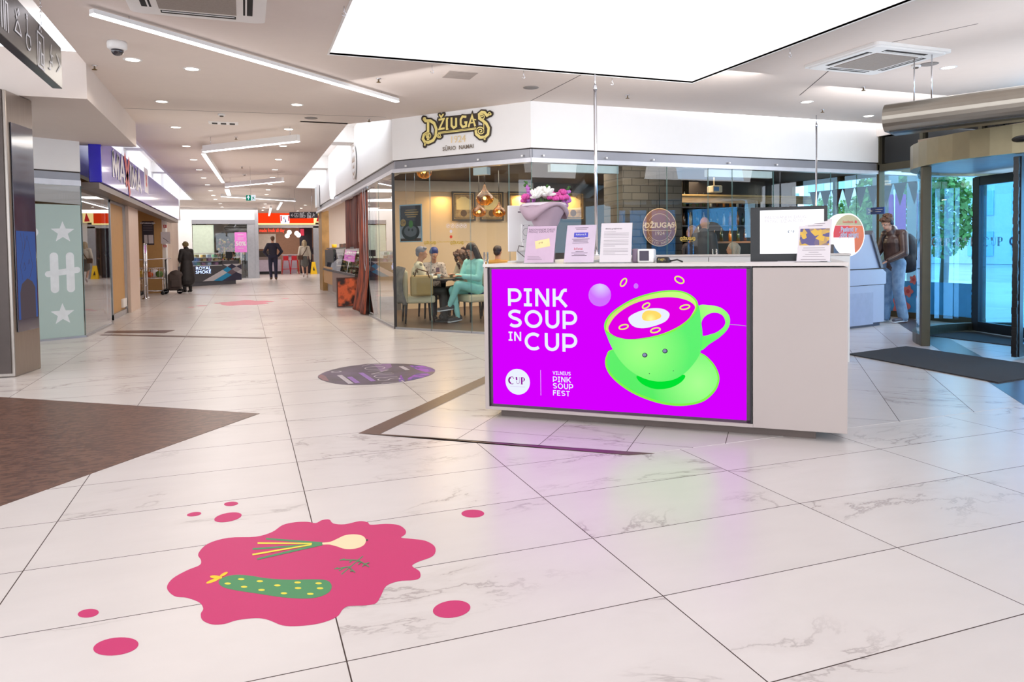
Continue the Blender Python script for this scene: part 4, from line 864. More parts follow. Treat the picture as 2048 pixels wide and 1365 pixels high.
for k in range(36): a = 2 * pi * k / 36; r = 1 + .14 * sin(5 * a) + .08 * sin(9 * a + 1); P.append((c0.x + .62 * r * cos(a), c0.y + .85 * r * sin(a)))
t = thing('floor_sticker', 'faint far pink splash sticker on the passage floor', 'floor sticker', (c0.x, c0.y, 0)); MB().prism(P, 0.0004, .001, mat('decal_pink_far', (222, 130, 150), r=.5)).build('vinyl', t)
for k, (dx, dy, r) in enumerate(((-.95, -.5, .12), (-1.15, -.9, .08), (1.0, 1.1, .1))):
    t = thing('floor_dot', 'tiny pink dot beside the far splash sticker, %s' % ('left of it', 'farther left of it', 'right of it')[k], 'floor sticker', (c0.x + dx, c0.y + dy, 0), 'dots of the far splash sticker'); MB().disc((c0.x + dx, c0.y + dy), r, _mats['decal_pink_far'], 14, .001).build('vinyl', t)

# ------------------------------------------------------------------ glass fronts
GLS = glassm('shop_glass', (232, 240, 238), 1.3); GLB = glassm('entrance_glass', (186, 226, 246), 1.0); GLD = glassm('curved_glass', (190, 230, 242), 1.3)
EDG = mat('glass_edge', (80, 120, 118), r=.2); ALU = mat('aluminium', (176, 176, 180), r=.35, mt=.7)
def pane(name, label, a, b, z0, z1, m, grp=None, handle=None, th=.012, frame_=None, struct_=False):
    a, b = V((a[0], a[1], 0)), V((b[0], b[1], 0)); d = (b - a).normalized(); n = V((-d.y, d.x, 0)); c = (a + b) / 2
    t = thing(name, label, 'glass pane', (c.x, c.y, z0), grp)
    i = MB(); i.quad([(a.x, a.y, z0), (b.x, b.y, z0), (b.x, b.y, z1), (a.x, a.y, z1)], m); i.build('glass', t)
    e = MB()
    for p in (a + d * .002, b - d * .002): e.box((p.x - .002, p.y - .002, z0), (p.x + .002, p.y + .002, z1), EDG)
    e.build('polished_edge', t)
    q = MB(); e0 = frame((a.x, a.y, z0), d); L = (b - a).length; q.T = e0; q.box((0, 0, -.02), (L, .03, .02), ALU); q.build('floor_rail', t)
    if handle is not None:
        p = a + d * handle
        q = MB()
        for sgn in (-1, 1):
            o = p + n * .045 * sgn; q.tube([(o.x, o.y, .62), (o.x, o.y, 1.2)], .014, CHR, 10)
        for z in (.75, 1.08): q.tube([tuple((p - n * .045)[:2]) + (z,), tuple((p + n * .045)[:2]) + (z,)], .008, CHR, 8)
        q.build('door_handle', t)
    return t
def cpt(u, a=C1, b=C2):              # point of the diagonal front seen at column u
    d = ray(u, 560); t = 0; n = V((-(b - a).y, (b - a).x, 0)); p = CAM + d * (n.dot(a - CAM) / n.dot(d)); return V((p.x, p.y, 0))
ZG = 2.46
pane('glass_wall_panel', 'side glass pane of the cafe facing the passage, beside the brown roller banner', (2.22, 13.85), (2.22, 12.7), 0, ZG, GLS, 'cafe glass front')
pane('glass_wall_panel', 'side glass pane of the cafe right at the corner post', (2.22, 12.69), C1 + V((0, .01, 0)), 0, ZG, GLS, 'cafe glass front')
us = [789, 853, 943, 972]
pane('glass_wall_panel', 'left pane of the diagonal cafe front with the hanging dish poster behind it', C1, cpt(862), 0, ZG, GLS, 'cafe glass front')
pane('glass_wall_panel', 'cafe glass pane in front of the seated woman in turquoise', cpt(863), cpt(942), 0, ZG, GLS, 'cafe glass front')
pane('glass_door_leaf', 'cafe glass door with the long chrome handle beside the left edge of the desk', cpt(943), cpt(1020), 0, ZG, GLS, 'cafe glass front', handle=.26)
pane('glass_wall_panel', 'cafe glass pane behind the flower bouquet', cpt(1021), C2, 0, ZG, GLS, 'cafe glass front')
def fpt(u): return cpt(u, C2, C3)
for u0, u1, h_, lb in ((1066, 1236, None, 'cafe glass pane behind the sign holders and chrome pole'), (1237, 1334, None, 'cafe glass pane in front of the brick pillar and round sign'), (1335, 1416, None, 'cafe glass pane in front of the bar customers'), (1417, 1464, .12, 'cafe glass door with handle in front of the lit food counter'), (1465, 1546, None, 'cafe glass pane left of the black monitor'), (1547, 1660, None, 'cafe glass pane behind the black monitor'), (1661, 1712, None, 'narrow cafe glass pane behind the ring sign'), (1713, 1835, None, 'last cafe glass pane beside the revolving door')):
    pane('glass_door_leaf' if h_ else 'glass_wall_panel', lb, fpt(u0), fpt(u1), 0, ZG, GLS, 'cafe glass front', handle=h_)
q = MB()
for p in (C1,): q.box((p.x - .02, p.y - .02, 0), (p.x + .02, p.y + .02, ZG), mat('dark_seal', (40, 36, 36), r=.5))
struct('trim_10', q, 'slim dark corner seal of the cafe glass')
# little white clips on the grey band
for k, u in enumerate((811, 956, 1044, 1087, 1213, 1307, 1459, 1554)):
    a, b = (C1, C2) if u < 1060 else (C2, C3); p = onP(u, 300, a, b); z = 2.55; d = (b - a).normalized(); n = V((-d.y, d.x, 0)) * -1
    if n.dot(-p) < 0: n = -n
    t = thing('band_clip', 'small white clip on the grey band above the cafe glass, %s from the left' % ORD[k], 'clip', (p.x, p.y, z), 'white clips on the grey band'); c_ = V((p.x, p.y, z)) + n * .002; MB(frame(c_, d)).box((-.012, -.012, -.012), (.012, .012, .012), WPL).build('clip', t)

for k, (u0, u1, A, B) in enumerate(((948, 975, C1, C2), (1105, 1240, C2, C3), (1419, 1546, C2, C3))):
    a, b = cpt(u0, A, B), cpt(u1, A, B); c_ = (a + b) / 2; t = thing('door_header', 'pale header panel atop the cafe glass, %s' % ('beside the highest pendant lamp', 'behind the left chrome pole', 'above the glass door of the bar')[k], 'door header', (c_.x, c_.y, 2.3), 'pale header panels of the cafe doors')
    q = MB(frame((a.x, a.y, 2.33), (b - a).normalized())); q.box((0, 0, -.12), ((b - a).length, .11, -.02), mat('header_pale', (206, 214, 216), r=.4)); q.build('panel', t)

# ------------------------------------------------------------------ cafe sign on the fascia
GLD_ = mat('sign_gold', (240, 222, 140), r=.4, vary=.02); SHD = mat('sign_dark', (62, 52, 44), r=.5); SWT = mat('sign_cream', (250, 244, 214), r=.5)
fd = (C2 - C1).normalized(); fn = V((fd.y, -fd.x, 0))
if fn.dot(-C1) < 0: fn = -fn
def fl2(u, v): p = onP(u, v, C1 + fn * .01, C2 + fn * .01); return ((p - C1).dot(fd), p.z)
F0 = frame(C1 + fn * .012, fd)
so = fl2(912, 262); t = thing('cafe_sign', 'ornate gold and black cafe lettering sign with curling ends on the white fascia', 'shop sign', C1 + fd * so[0] + V((0, 0, so[1])) + fn * .01)
def zc(cx, cy): return fl2(760 + cx * 400 / 2048, 200 + cy * 240 / 1229)     # from the close view of the sign
def spiral(cx, cy, r0, r1, a0, a1, n=22):
    return [zc(cx + (r0 + (r1 - r0) * k / n) * cos(radians(a0 + (a1 - a0) * k / n)), cy + (r0 + (r1 - r0) * k / n) * sin(radians(a0 + (a1 - a0) * k / n))) for k in range(n + 1)]
k1 = (zc(1000, 250)[0] - zc(600, 250)[0]) / 400
ST = []      # (points, width)
Q = lambda *p: [zc(*x) for x in p]
ST += [(Q((450, 190), (470, 215), (520, 215), (560, 240), (582, 300), (575, 370), (550, 415), (500, 438), (465, 432), (445, 400), (455, 360), (490, 335)), 26), (Q((498, 215), (498, 415)), 26), (spiral(497, 372, 40, 8, 180, 700), 8), (spiral(463, 195, 18, 5, 90, 520), 9), (Q((470, 435), (462, 470)), 18), (spiral(610, 365, 26, 5, 20, 620), 8),
       (Q((600, 345), (800, 322), (990, 298)), 8), (Q((600, 333), (800, 310), (990, 286)), 5),
       (Q((1120, 150), (1100, 160), (1075, 130), (1045, 128), (1020, 150), (1022, 190), (1060, 215), (1095, 245), (1118, 290), (1112, 350), (1080, 382), (1030, 385), (990, 350), (985, 310)), 24), (spiral(1052, 178, 30, 5, 200, 720), 8), (spiral(1035, 320, 44, 6, 200, 850), 9), (spiral(1128, 140, 18, 5, 0, 430), 9), (Q((1075, 385), (1078, 410)), 18), (Q((1068, 215), (1068, 340)), 7)]
LTR = [(Q((605, 205), (660, 196), (612, 300), (668, 292)), 17), (Q((612, 150), (632, 180), (655, 145)), 15), (Q((690, 198), (690, 296)), 22), (Q((684, 192), (706, 189)), 12), (Q((680, 302), (706, 299)), 12), (Q((738, 190), (738, 265), (760, 288), (785, 270), (785, 185)), 20), (Q((728, 188), (748, 186)), 10), (Q((815, 286), (815, 285)), 4), (Q((890, 175), (850, 172), (832, 200), (832, 250), (850, 278), (885, 270), (890, 232), (868, 232)), 20), (Q((910, 282), (948, 165), (980, 272)), 19), (Q((925, 238), (968, 232)), 12), (Q((965, 200), (990, 205)), 10)]
q = MB()
for P, w in ST: q.stroke(P, (w + 26) * k1, SHD, F0, .004, round_ends=True)
q.quad([F0 @ V((*zc(*p), .003)) for p in ((590, 180), (1000, 135), (1010, 300), (600, 345))], SHD)
for P, w in LTR: q.stroke(P, (w + 22) * k1, SHD, F0, .005, round_ends=True)
q.build('dark_backing', t, solid=.01)
q = MB()
for P, w in ST + LTR: q.stroke(P, w * k1, GLD_, F0, .012)
q.build('gold_lettering', t)
q = MB(); a = zc(797, 405); dz = (zc(900, 300)[1] - zc(700, 330)[1]) * 0
q.text('1924', F0 @ Matrix.Translation((a[0], a[1], .004)), 62 * k1 * 1.35, mat('pale_gold', (240, 214, 160), r=.5)); b = zc(800, 490); q.text('SŪRIO  NAMAI', F0 @ Matrix.Translation((b[0], b[1], .004)), 36 * k1 * 1.3, mat('grey_letters', (128, 116, 104), r=.5), bold=.002, track=1.05); q.build('small_lettering', t)

# ------------------------------------------------------------------ cafe interior
OAKD = mat('dark_wood', (52, 36, 30), r=.45, stretch=(1, 1, 6), vary=.2); GFR = mat('gilt_frame', (176, 140, 84), r=.45, mt=.3, vary=.1); SEP = mat('sepia_print', (190, 160, 110), r=.6, rgb2=(120, 88, 56), scale=9)
def picframe(u0, u1, v0, v1, label, y=14.93):
    a, b = onY(u0, v1, y), onY(u1, v0, y); t = thing('framed_picture', label, 'framed picture', ((a.x + b.x) / 2, y, a.z), 'framed prints on the tan cafe wall')
    w, h = b.x - a.x, b.z - a.z; F = frame((a.x, y, a.z), (1, 0, 0)); q = MB(F)
    def ring(o, i_, z0, z1, m): q.box((o, o, z0), (w - o, i_, z1), m); q.box((o, h - i_, z0), (w - o, h - o, z1), m); q.box((o, i_, z0), (i_, h - i_, z1), m); q.box((w - i_, i_, z0), (w - o, h - i_, z1), m)
    ring(0, .035, 0, .03, OAKD); ring(.035, .05, 0, .024, GFR); ring(.05, .065, 0, .018, OAKD); q.build('frame', t)
    q = MB(F); q.box((.065, .065, .002), (w - .065, h - .065, .008), SEP); q.build('print', t)
    q = MB(F); q.prism([(.1, h * .38), (w - .1, h * .38), (w - .1, h * .72), (w * .7, h * .76), (w * .6, h * .82), (w * .4, h * .82), (w * .3, h * .76), (.1, h * .72)], .008, .0095, mat('print_cream', (226, 204, 150), r=.6)); q.disc((w / 2, h * .26), w * .14, mat('print_dark', (96, 70, 48), r=.6), 10, .0095); q.build('motif', t)
picframe(904, 950, 384, 442, 'framed sepia print at the left of the tan cafe wall, left of the pendant lamps')
picframe(960, 1006, 384, 442, 'framed sepia print behind the three pendant lamps')
picframe(1016, 1062, 384, 442, 'framed sepia print partly behind the flower bouquet, at its left')
picframe(1124, 1168, 385, 441, 'framed sepia print at the right side of the flower bouquet')
AMB = glassm('amber_glass', (246, 196, 112), .8, .15); BLB = glow('bulb', (255, 226, 170), 14)
def pendant(u, vt, vb, d, label, rpx, m=AMB, chain=True):
    c = atd(u, vt, d); zb = above(u, vb, c); R = rpx / 1445.6 * d; H = c.z - zb; t = thing('pendant_lamp', label, 'pendant lamp', (c.x, c.y, c.z), 'amber glass drop pendant lamps')
    prof = [(.004, 0), (R * .12, -H * .08), (R * .22, -H * .2), (R * .42, -H * .34), (R * .74, -H * .46), (R * .93, -H * .57), (R, -H * .7), (R * .9, -H * .84), (R * .6, -H * .95), (R * .35, -H)]
    MB().lathe(prof, m, c, 30, rib=lambda a, z: 1 + .05 * sin(10 * a + z * 22)).build('glass_shade', t)
    q = MB()
    for k in range(10):
        a0_ = 2 * pi * k / 10; q.tube([c + V((r_ * 1.04 * cos(a0_ - z_ * 2.2 + .2), r_ * 1.04 * sin(a0_ - z_ * 2.2 + .2), z_)) for r_, z_ in prof], .0028, mat('amber_rib', (120, 76, 26), r=.5), 5)
    q.build('rib', t, kind='stuff')
    MB().ball(c + V((0, 0, -H * .66)), R * .2, BLB, 10).build('bulb', t)
    MB().tube([c, (c.x, c.y, 2.7)], .006, BLK, 6).build('chain', t)
    point_lamp('pendant_light', c + V((0, 0, -H * .66)), 7, (1, .72, .38), .03)
pendant(969, 369, 411, 12.9, 'highest amber glass pendant lamp of the cluster of three behind the cafe door', 17)
pendant(958, 404, 434, 13.1, 'lower left amber glass pendant lamp of the cluster of three', 14)
pendant(998, 404, 434, 13.1, 'lower right amber glass pendant lamp of the cluster of three', 13)
pendant(848, 318, 357, 12.0, 'amber glass lamp at the top left of the cafe glass under the head rail', 15)
for u, v in ((888, 393), (1045, 393), (1140, 393)): 
    p = onY(u, v, 14.75); l = area_lamp('picture_light', (p.x, 14.82, 2.45), .12, .05, 26, (1, .6, .2), (radians(-20), 0, 0))
area_lamp('cafe_light', (3.1, 12.0, 2.66), 1.0, 1.0, 60, (1, .86, .68)); area_lamp('cafe_light', (5, 12.6, 2.66), 3.5, 1.5, 330, (1, .82, .62)); area_lamp('cafe_light', (8.2, 13, 2.66), 2.5, 1.5, 240, (1, .78, .55)); area_lamp('bakery_light', (3.3, 19, 2.7), 1.2, 8, 420, (1, .9, .8))  # first lamp is added to brighten the chairs near the glass
# dish poster hanging behind the glass
pd = cpt(826); off = V((.35, .45, 0)); A2, B2 = C1 - fn * .12, C2 - fn * .12
a, b = onP(800, 485, A2, B2), onP(843, 408, A2, B2); w, h = (b - a).dot(fd), b.z - a.z
t = thing('hanging_poster', 'hanging poster of a dark dish with price roundel behind the left cafe pane', 'poster', (a + fd * w / 2))
F = frame(a, fd); q = MB(F); q.box((0, 0, -.01), (w, h, 0), mat('frame_silver', (170, 196, 210), r=.3, mt=.5)); q.build('frame', t)
q = MB(F); q.box((.018, h * .42, 0), (w - .018, h - .018, .003), mat('poster_dark', (44, 40, 46), r=.5)); q.box((.018, h * .1, 0), (w - .018, h * .42, .003), mat('poster_grey', (170, 172, 178), r=.6, rgb2=(120, 122, 130), scale=5)); q.box((.018, .018, 0), (w - .018, h * .1, .003), mat('poster_brown', (70, 50, 40), r=.6))
q.disc((w * .5, h * .27), w * .4, BLK, 28, .004, w * .3); q.disc((w * .5, h * .29), w * .3, mat('plate_inner', (90, 90, 96), r=.4), 24, .005, w * .2); q.ball((w * .42, h * .33, 0), (w * .09, w * .09, .006), BLK, 10); q.ball((w * .58, h * .32, 0), (w * .09, w * .09, .006), BLK, 10); q.disc((w * .52, h * .48), w * .1, GRE, 9, .006, w * .14); q.disc((w * .17, h * .52), w * .13, GFR, 20, .005); q.build('picture', t)
q = MB(); q.text('2,99', F @ Matrix.Translation((w * .17, h * .52, .006)), .05, INKD); 
for k, (y, s_) in enumerate(((.85, .5), (.79, .62), (.73, .56), (.67, .4))): q.stroke([(w * (.55 - s_ / 2), h * y), (w * (.55 + s_ / 2), h * y)], .016 if k else .01, GFR, F, .005)
q.build('lettering', t); q = MB(F)
for x in (.3, .7): q.tube([(w * x, h, -.005), (w * x, h + .9, -.005)], .002, CHR, 4)
q.build('wire', t)
# gold band of lettering on the glass
def onF(u, v, A, B, o=.01):
    d_ = (B - A).normalized(); n_ = V((d_.y, -d_.x, 0)); n_ = n_ if n_.dot(-A) > 0 else -n_; return onP(u, v, A + n_ * o, B + n_ * o), d_, n_
GLT = mat('glass_gold_print', (190, 160, 70), r=.5)
def goldlogo(u0, u1, v, A, B, label):
    p0, d_, n_ = onF(u0, v, A, B); p1, _, _ = onF(u1, v, A, B); c_ = (p0 + p1) / 2; t = thing('glass_lettering', label, 'window lettering', c_, 'gold lettering stuck on the cafe glass'); w = (p1 - p0).length; F = frame(c_, d_)
    q = MB(); q.text('DŽIUGAS', F, w * .27, GLT, bold=.004); q.stroke([(-w / 2, -w * .16), (w / 2, -w * .16)], w * .02, GLT, F); q.stroke(arc(-w * .5, 0, w * .12, 60, 300), w * .03, GLT, F); q.stroke(arc(w * .5, 0, w * .12, 240, -120), w * .03, GLT, F); q.build('gold_print', t)
goldlogo(850, 870, 486, C1, C2, 'gold cafe name on the glass above the seated shawl woman'); goldlogo(903, 925, 486, C1, C2, 'gold cafe name on the glass above the curly-haired woman'); goldlogo(1363, 1388, 478, C2, C3, 'gold cafe name on the glass in front of the bar customers')
for u0, u1, A, B, lb in ((872, 902, C1, C2, 'left'), (927, 950, C1, C2, 'right')):
    p0, d_, n_ = onF(u0, 484, A, B); p1, _, _ = onF(u1, 484, A, B); c_ = (p0 + p1) / 2; t = thing('glass_lettering', 'faint small capitals on the cafe glass, %s of the gold name over the curly-haired woman' % lb, 'window lettering', c_, 'gold lettering stuck on the cafe glass'); q = MB(); q.text('SŪRIO NAMAI', frame(c_, d_), (p1 - p0).length * .14, GLT); q.build('gold_print', t)
for k, u in enumerate((896, 905, 914, 922, 930)):
    p, d_, n_ = onF(u, 452, C1, C2); t = thing('glass_sticker', 'small round icon sticker on the cafe glass, %s of five in a row' % ORD[k], 'sticker', p, 'round stickers on the cafe glass'); F = frame(p, d_); q = MB(); q.stroke([(.03 * cos(a * pi / 8), .03 * sin(a * pi / 8)) for a in range(16)], .006, PAP, F, 0, True); q.stroke([(-.015, -.01), (.015, .012)], .012, PAP, F); q.build('print', t)
for v, m, lb in ((463, PAP, 'small white round sticker on the cafe glass above the red one'), (474, mat('red_print', (214, 60, 40), r=.5), 'small red round sticker on the cafe glass')):
    p, d_, n_ = onF(902, v, C1, C2); t = thing('glass_sticker', lb, 'sticker', p); F = frame(p, d_); q = MB(); q.stroke([(.012 * cos(a * pi / 8), .012 * sin(a * pi / 8)) for a in range(16)], .024, m, F, 0, True); q.build('print', t)
# round hanging sign before the brick pillar
area_lamp('cafe_light', (6.3, 10.5, 2.6), .8, .4, 60, (1, .85, .65), (radians(35), 0, 0))  # added spot with no fixture, brightens the round sign
p = onY(1319, 455, 11.15); R = 34 / 1445.6 * (p.dot(FW)); t = thing('round_sign', 'round brown hanging sign with gold cafe name in front of the brick pillar', 'shop sign', p)
F = frame(p, RT); q = MB(F); RBR = mat('round_sign_brown', (128, 78, 56), r=.5, vary=.05); q.prism([(R * cos(k * pi / 24), R * 1.13 * sin(k * pi / 24)) for k in range(48)], -.03, 0, RBR); q.build('board', t)
q = MB(); TAN = mat('sign_tan', (216, 180, 140), r=.5); q.stroke([(R * .97 * cos(k * pi / 24), R * 1.1 * sin(k * pi / 24)) for k in range(48)], .012, TAN, F, .003, True); q.stroke([(R * .7 * cos(k * pi / 24), R * .8 * sin(k * pi / 24)) for k in range(48)], .006, TAN, F, .003, True); q.build('rim_line', t)
q = MB(); q.prism([(p_[0], p_[1]) for p_ in [(0, 0), (.001, 0), (0, .001)]], 0, .0001, RBR)
q2 = MB(F); q2.box((-R * .92, -.06, .002), (R * .92, .12, .004), RBR); q2.text('DŽIUGAS', Matrix.Translation((0, .035, .006)), R * .42, TAN, bold=.004); q2.stroke([(-R * .7, -.055), (R * .7, -.055)], .01, TAN, Matrix(), .006); q2.stroke(arc(-R * .8, .0, R * .17, 60, 330), .014, TAN, Matrix(), .006); q2.stroke(arc(R * .8, .0, R * .17, 210, -60), .014, TAN, Matrix(), .006); q2.text('1924', Matrix.Translation((0, -.11, .006)), R * .3, TAN)
for k, ch in enumerate('SŪRIO NAMAI'):
    a = radians(-140 + 10 * k); q2.text(ch, Matrix.Translation((R * .84 * cos(a), R * .95 * sin(a), .006)) @ Matrix.Rotation(a + pi / 2, 4, 'Z'), R * .2, TAN)
q2.build('lettering', t)
MB().tube([(p.x, p.y, p.z + R * 1.1), (p.x, p.y, 2.7)], .006, BLK, 6).build('chain', t)
# bar
bx0, bx1 = onY(1366, 500, 12.5).x, 11.8
t = thing('food_counter', 'brightly lit food counter deep inside the cafe behind the glass doors', 'display counter', ((bx0 + bx1) / 2, 12.6, 0))
WRM = mat('counter_wood', (120, 78, 46), r=.5); q = MB(); q.box((bx0 + .4, 12.2, 0), (bx1, 12.8, .85), WRM, .01); q.build('body', t); q = MB(); q.box((bx0 + .4, 12.2, .85), (bx1, 12.8, .9), mat('worktop_light', (200, 180, 150), r=.3)); q.build('worktop', t)
q = MB(); q.quad([(bx0 + .4, 12.2, .9), (bx1, 12.2, .9), (bx1, 12.35, 1.3), (bx0 + .4, 12.35, 1.3)], GLS); q.build('sneeze_guard', t); area_lamp('counter_light', ((bx0 + bx1) / 2 + .2, 12.5, 1.5), 1.6, .3, 22, (1, .75, .4))
q = MB(); q.box((bx0 + .4, 12.6, 1.3), (bx1, 12.8, 1.34), WRM); q.build('upper_shelf', t)
ORDW = lambda k, n: (ORD[k] + ' from the left') if k < 8 else (ORD[n - 1 - k] + ' from the right')
rb = random.Random(11); FOOD = [mat('food_%d' % k, c, r=.6, vary=.15, scale=30) for k, c in enumerate(((230, 190, 90), (200, 90, 40), (240, 220, 160), (150, 80, 40), (90, 120, 50), (220, 120, 60)))]
n = 0
for k in range(16):
    x = bx0 + .5 + (bx1 - bx0 - .6) * k / 16; t2 = thing('cheese_piece' if k % 2 else 'food_jar', ('yellow cheese block' if k % 2 else 'small filled jar') + ' on the lit cafe counter, %s from the left' % ('%s' % (ORD[k % 12] if k < 12 else 'further ' + ORD[k - 12])), 'food', (x, 12.45, .9), 'food on the lit cafe counter')
    (MB().box((x - .04, 12.4, .9), (x + .05, 12.52, .9 + rb.uniform(.06, .14)), FOOD[0 if k % 4 == 1 else 2], .01) if k % 2 else MB().lathe([(.04, 0), (.042, .09), (.03, .12), (.032, .14)], rb.choice(FOOD), (x, 12.45, .9), 10)).build('block' if k % 2 else 'glass_jar', t2)
for sh, (z, nn, lb) in enumerate(((1.34, 14, 'counter shelf'), (1.7, 16, 'lower back shelf'), (2.1, 16, 'upper back shelf'))):
    if sh:
        t3 = thing('wall_shelf', 'dark shelf of bottles behind the cafe bar, %s of two' % ('lower', 'upper')[sh - 1], 'shelf', ((bx0 + bx1) / 2, 13.45, z), 'bar shelves'); MB().box((bx0 + .2, 13.3, z - .03), (bx1 - .2, 13.6, z), OAKD).build('board', t3); y = 13.45
    else: y = 12.7
    for k in range(nn):
        pos = ORDW(k, nn)
        x = bx0 + .5 + (bx1 - bx0 - .75) * k / nn + rb.uniform(-.02, .02); m_ = rb.choice([mat('bottle_brown', (70, 40, 26), r=.2, coat=1), mat('bottle_green', (40, 60, 36), r=.2, coat=1), mat('bottle_amber', (180, 110, 40), r=.2, coat=1), mat('bottle_clear', (190, 190, 180), r=.15, coat=1)]); s_ = rb.uniform(.8, 1.1)
        t4 = thing('bottle', '%s bottle on the %s of the cafe bar, %s' % ({'bottle_brown': 'brown', 'bottle_green': 'dark green', 'bottle_amber': 'amber', 'bottle_clear': 'pale'}[m_.name], lb, pos), 'bottle', (x, y, z), 'bottles on the %s of the cafe bar' % lb)
        MB().lathe([(.001, 0), (.035 * s_, 0), (.036 * s_, .17 * s_), (.013, .23 * s_), (.012, .29 * s_)], m_, (x, y, z), 8).build('glass_body', t4); MB().lathe([(.014, .285 * s_), (.014, .31 * s_)], BLK, (x, y, z), 6).build('cap', t4)
q = MB(); q.box((bx0 + .1, 13.0, 2.16), (bx1 + .4, 13.12, 2.3), mat('carved_beam', (190, 158, 112), r=.5, rgb2=(120, 90, 60), tex='noise', stretch=(1, 1, 30), scale=3), .01); q.box((bx0 + .1, 12.96, 2.3), (bx1 + .4, 13.12, 2.34), GFR, .005); q.box((bx0 + .1, 13.0, 0), (bx0 + .25, 13.12, 2.16), OAKD); q.box((bx1 - .3, 13.0, 0), (bx1 - .15, 13.12, 2.16), OAKD); struct('trim_11', q, 'moulded tan beam over the cafe bar')
p = onY(1430, 378, 12.2); t = thing('projector', 'cream wall-mounted projector high in the cafe', 'projector', p); q = MB(); q.box(p + V((-.11, -.1, -.08)), p + V((.11, .12, .06)), mat('cream_plastic', (224, 202, 170), r=.5), .02); q.build('casing', t); q = MB(); q.box(p + V((-.1, -.103, -.05)), p + V((.02, -.1, .03)), mat('blue_reflex', (90, 140, 200), r=.2)); q.build('front_glass', t); MB().tube([p + V((.05, .1, .06)), (p.x + .05, p.y + .1, 2.7)], .012, mat('cream_plastic2', (200, 184, 160), r=.5), 6).build('arm', t)

# ------------------------------------------------------------------ left side: steel column, supermarket front, passage end
def vplate(name, parent, pts, m, th=(0, 0, 0)): q = MB(); q.slab(pts, th, m); return q.build(name, parent)
ca, cb = onZ(31, 755), onZ(83, 737); cd = (cb - ca).normalized(); cn = V((cd.y, -cd.x, 0))
if cn.dot(-ca) < 0: cn = -cn
t = thing('steel_column', 'brushed steel column with a tall built-in glossy screen at the left edge', 'column', ca + cd * .15)
F = frame(ca, cd); L = (cb - ca).length; W2 = .62
q = MB(Matrix.Translation(ca) @ Matrix((cd, -cn, V((0, 0, 1)))).transposed().to_4x4()); zt_ = above(73, 214, cb)
zt_ = 2.915; q.box((0, .0, 0), (L, W2, zt_), STL, .012); q.build('body', t)
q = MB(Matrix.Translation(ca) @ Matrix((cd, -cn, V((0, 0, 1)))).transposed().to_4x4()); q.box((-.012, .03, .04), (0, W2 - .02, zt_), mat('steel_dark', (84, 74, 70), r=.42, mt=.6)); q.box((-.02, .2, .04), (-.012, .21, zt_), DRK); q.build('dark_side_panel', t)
def cl(u, v): p = onP(u, v, ca + cn * .004, cb + cn * .004); return ((p - ca).dot(cd), p.z)
a, b = (L * .12, cl(38, 665)[1]), (L * .93, cl(72, 262)[1]); FS = frame(ca + cn * .004, cd)
q = MB(FS); q.box((a[0], a[1], 0), (b[0], b[1], .008), mat('black_gloss', (60, 62, 80), r=.08, coat=1, rgb2=(44, 46, 66)), .002); q.build('glass_screen', t)
c_ = (L * .16, cl(40, 640)[1]); d_ = (L * .88, cl(72, 464)[1])
q = MB(FS); q.box((c_[0], c_[1], .008), (d_[0], d_[1], .010), glow('dim_blue_screen', (74, 96, 158), .75)); q.prism([(c_[0] + (d_[0] - c_[0]) * x, c_[1] + (d_[1] - c_[1]) * y) for x, y in ((.1, 0), (.9, 0), (.9, .35), (.75, .42), (.5, .46), (.2, .4), (.1, .3))], .010, .0108, glow('dim_brown_screen', (96, 84, 90), .7)); q.build('picture', t)
q = MB(); F2 = FS @ Matrix.Translation((c_[0], c_[1], .0112)); sx_, sy_ = d_[0] - c_[0], d_[1] - c_[1]
pl = lambda pts: [(x * sx_, y * sy_) for x, y in pts]
for P in (pl([(.25, .45), (.15, .6), (.55, .95), (.8, .6), (.6, .45)]), pl([(.3, .58), (.36, .64), (.42, .58), (.36, .55)]), pl([(.55, .62), (.62, .68), (.66, .62)]), pl([(.2, .98), (.3, .85), (.25, .75)]), pl([(.35, .98), (.42, .86), (.36, .78)])): q.stroke(P, .006, mat('drawn_line', (40, 44, 80), r=.4), F2)
q.build('line_drawing', t)

# supermarket glass wall with frosted film, star and H motif
FRO = mat('frosted_film', (176, 196, 190), r=.5, vary=.01, alpha=.93); FWH = mat('film_white', (226, 230, 232), r=.5)
def lp(u, v): p = onP(u, v, LA, LB); return ((p - LA).dot((LB - LA).normalized()), p.z)
ld = (LB - LA).normalized(); ln = V((ld.y, -ld.x, 0)); ln = ln if ln.dot(-LA) > 0 else -ln
LL = (LB - LA).length
t = pane('glass_wall_panel', 'wide supermarket glass pane with frosted film, white stars and a bold letter H', LA, LB, 0, 2.26, GLS)
FL_ = frame(LA + ln * .006, ld); z1_ = lp(160, 411)[1]
q = MB(FL_); q.box((0, .03, 0), (lp(163, 500)[0], z1_, .002), FRO); q.build('frosted_film', t)
def star(cx, cy, r): return [(cx + (r if k % 2 == 0 else r * .42) * sin(k * pi / 5) * 1.0, cy + (r if k % 2 == 0 else r * .42) * cos(k * pi / 5)) for k in range(10)]
sx = lp(137, 460)[0] - lp(113, 460)[0]
q = MB(FL_)
for v_ in (465, 629):
    c_ = lp(125, v_); r_ = (lp(125, v_ - 22)[1] - c_[1]) * 1.02; q.flat(star(c_[0], c_[1], r_), .003, FWH)
    for dx in (-1.32,): q.disc((c_[0] + dx * (lp(127, v_)[0] - lp(82, v_)[0]), c_[1]), .07, FWH, 20, .003)
q.build('star', t)
hb, ht = lp(108, 579)[1], lp(108, 513)[1]; x0_, x1_ = lp(108.5, 550)[0], lp(140.5, 550)[0]; zc_ = lp(125, 545)[1]; rr_ = (lp(117, 550)[0] - lp(100, 550)[0]) / 2
q = MB(FL_)
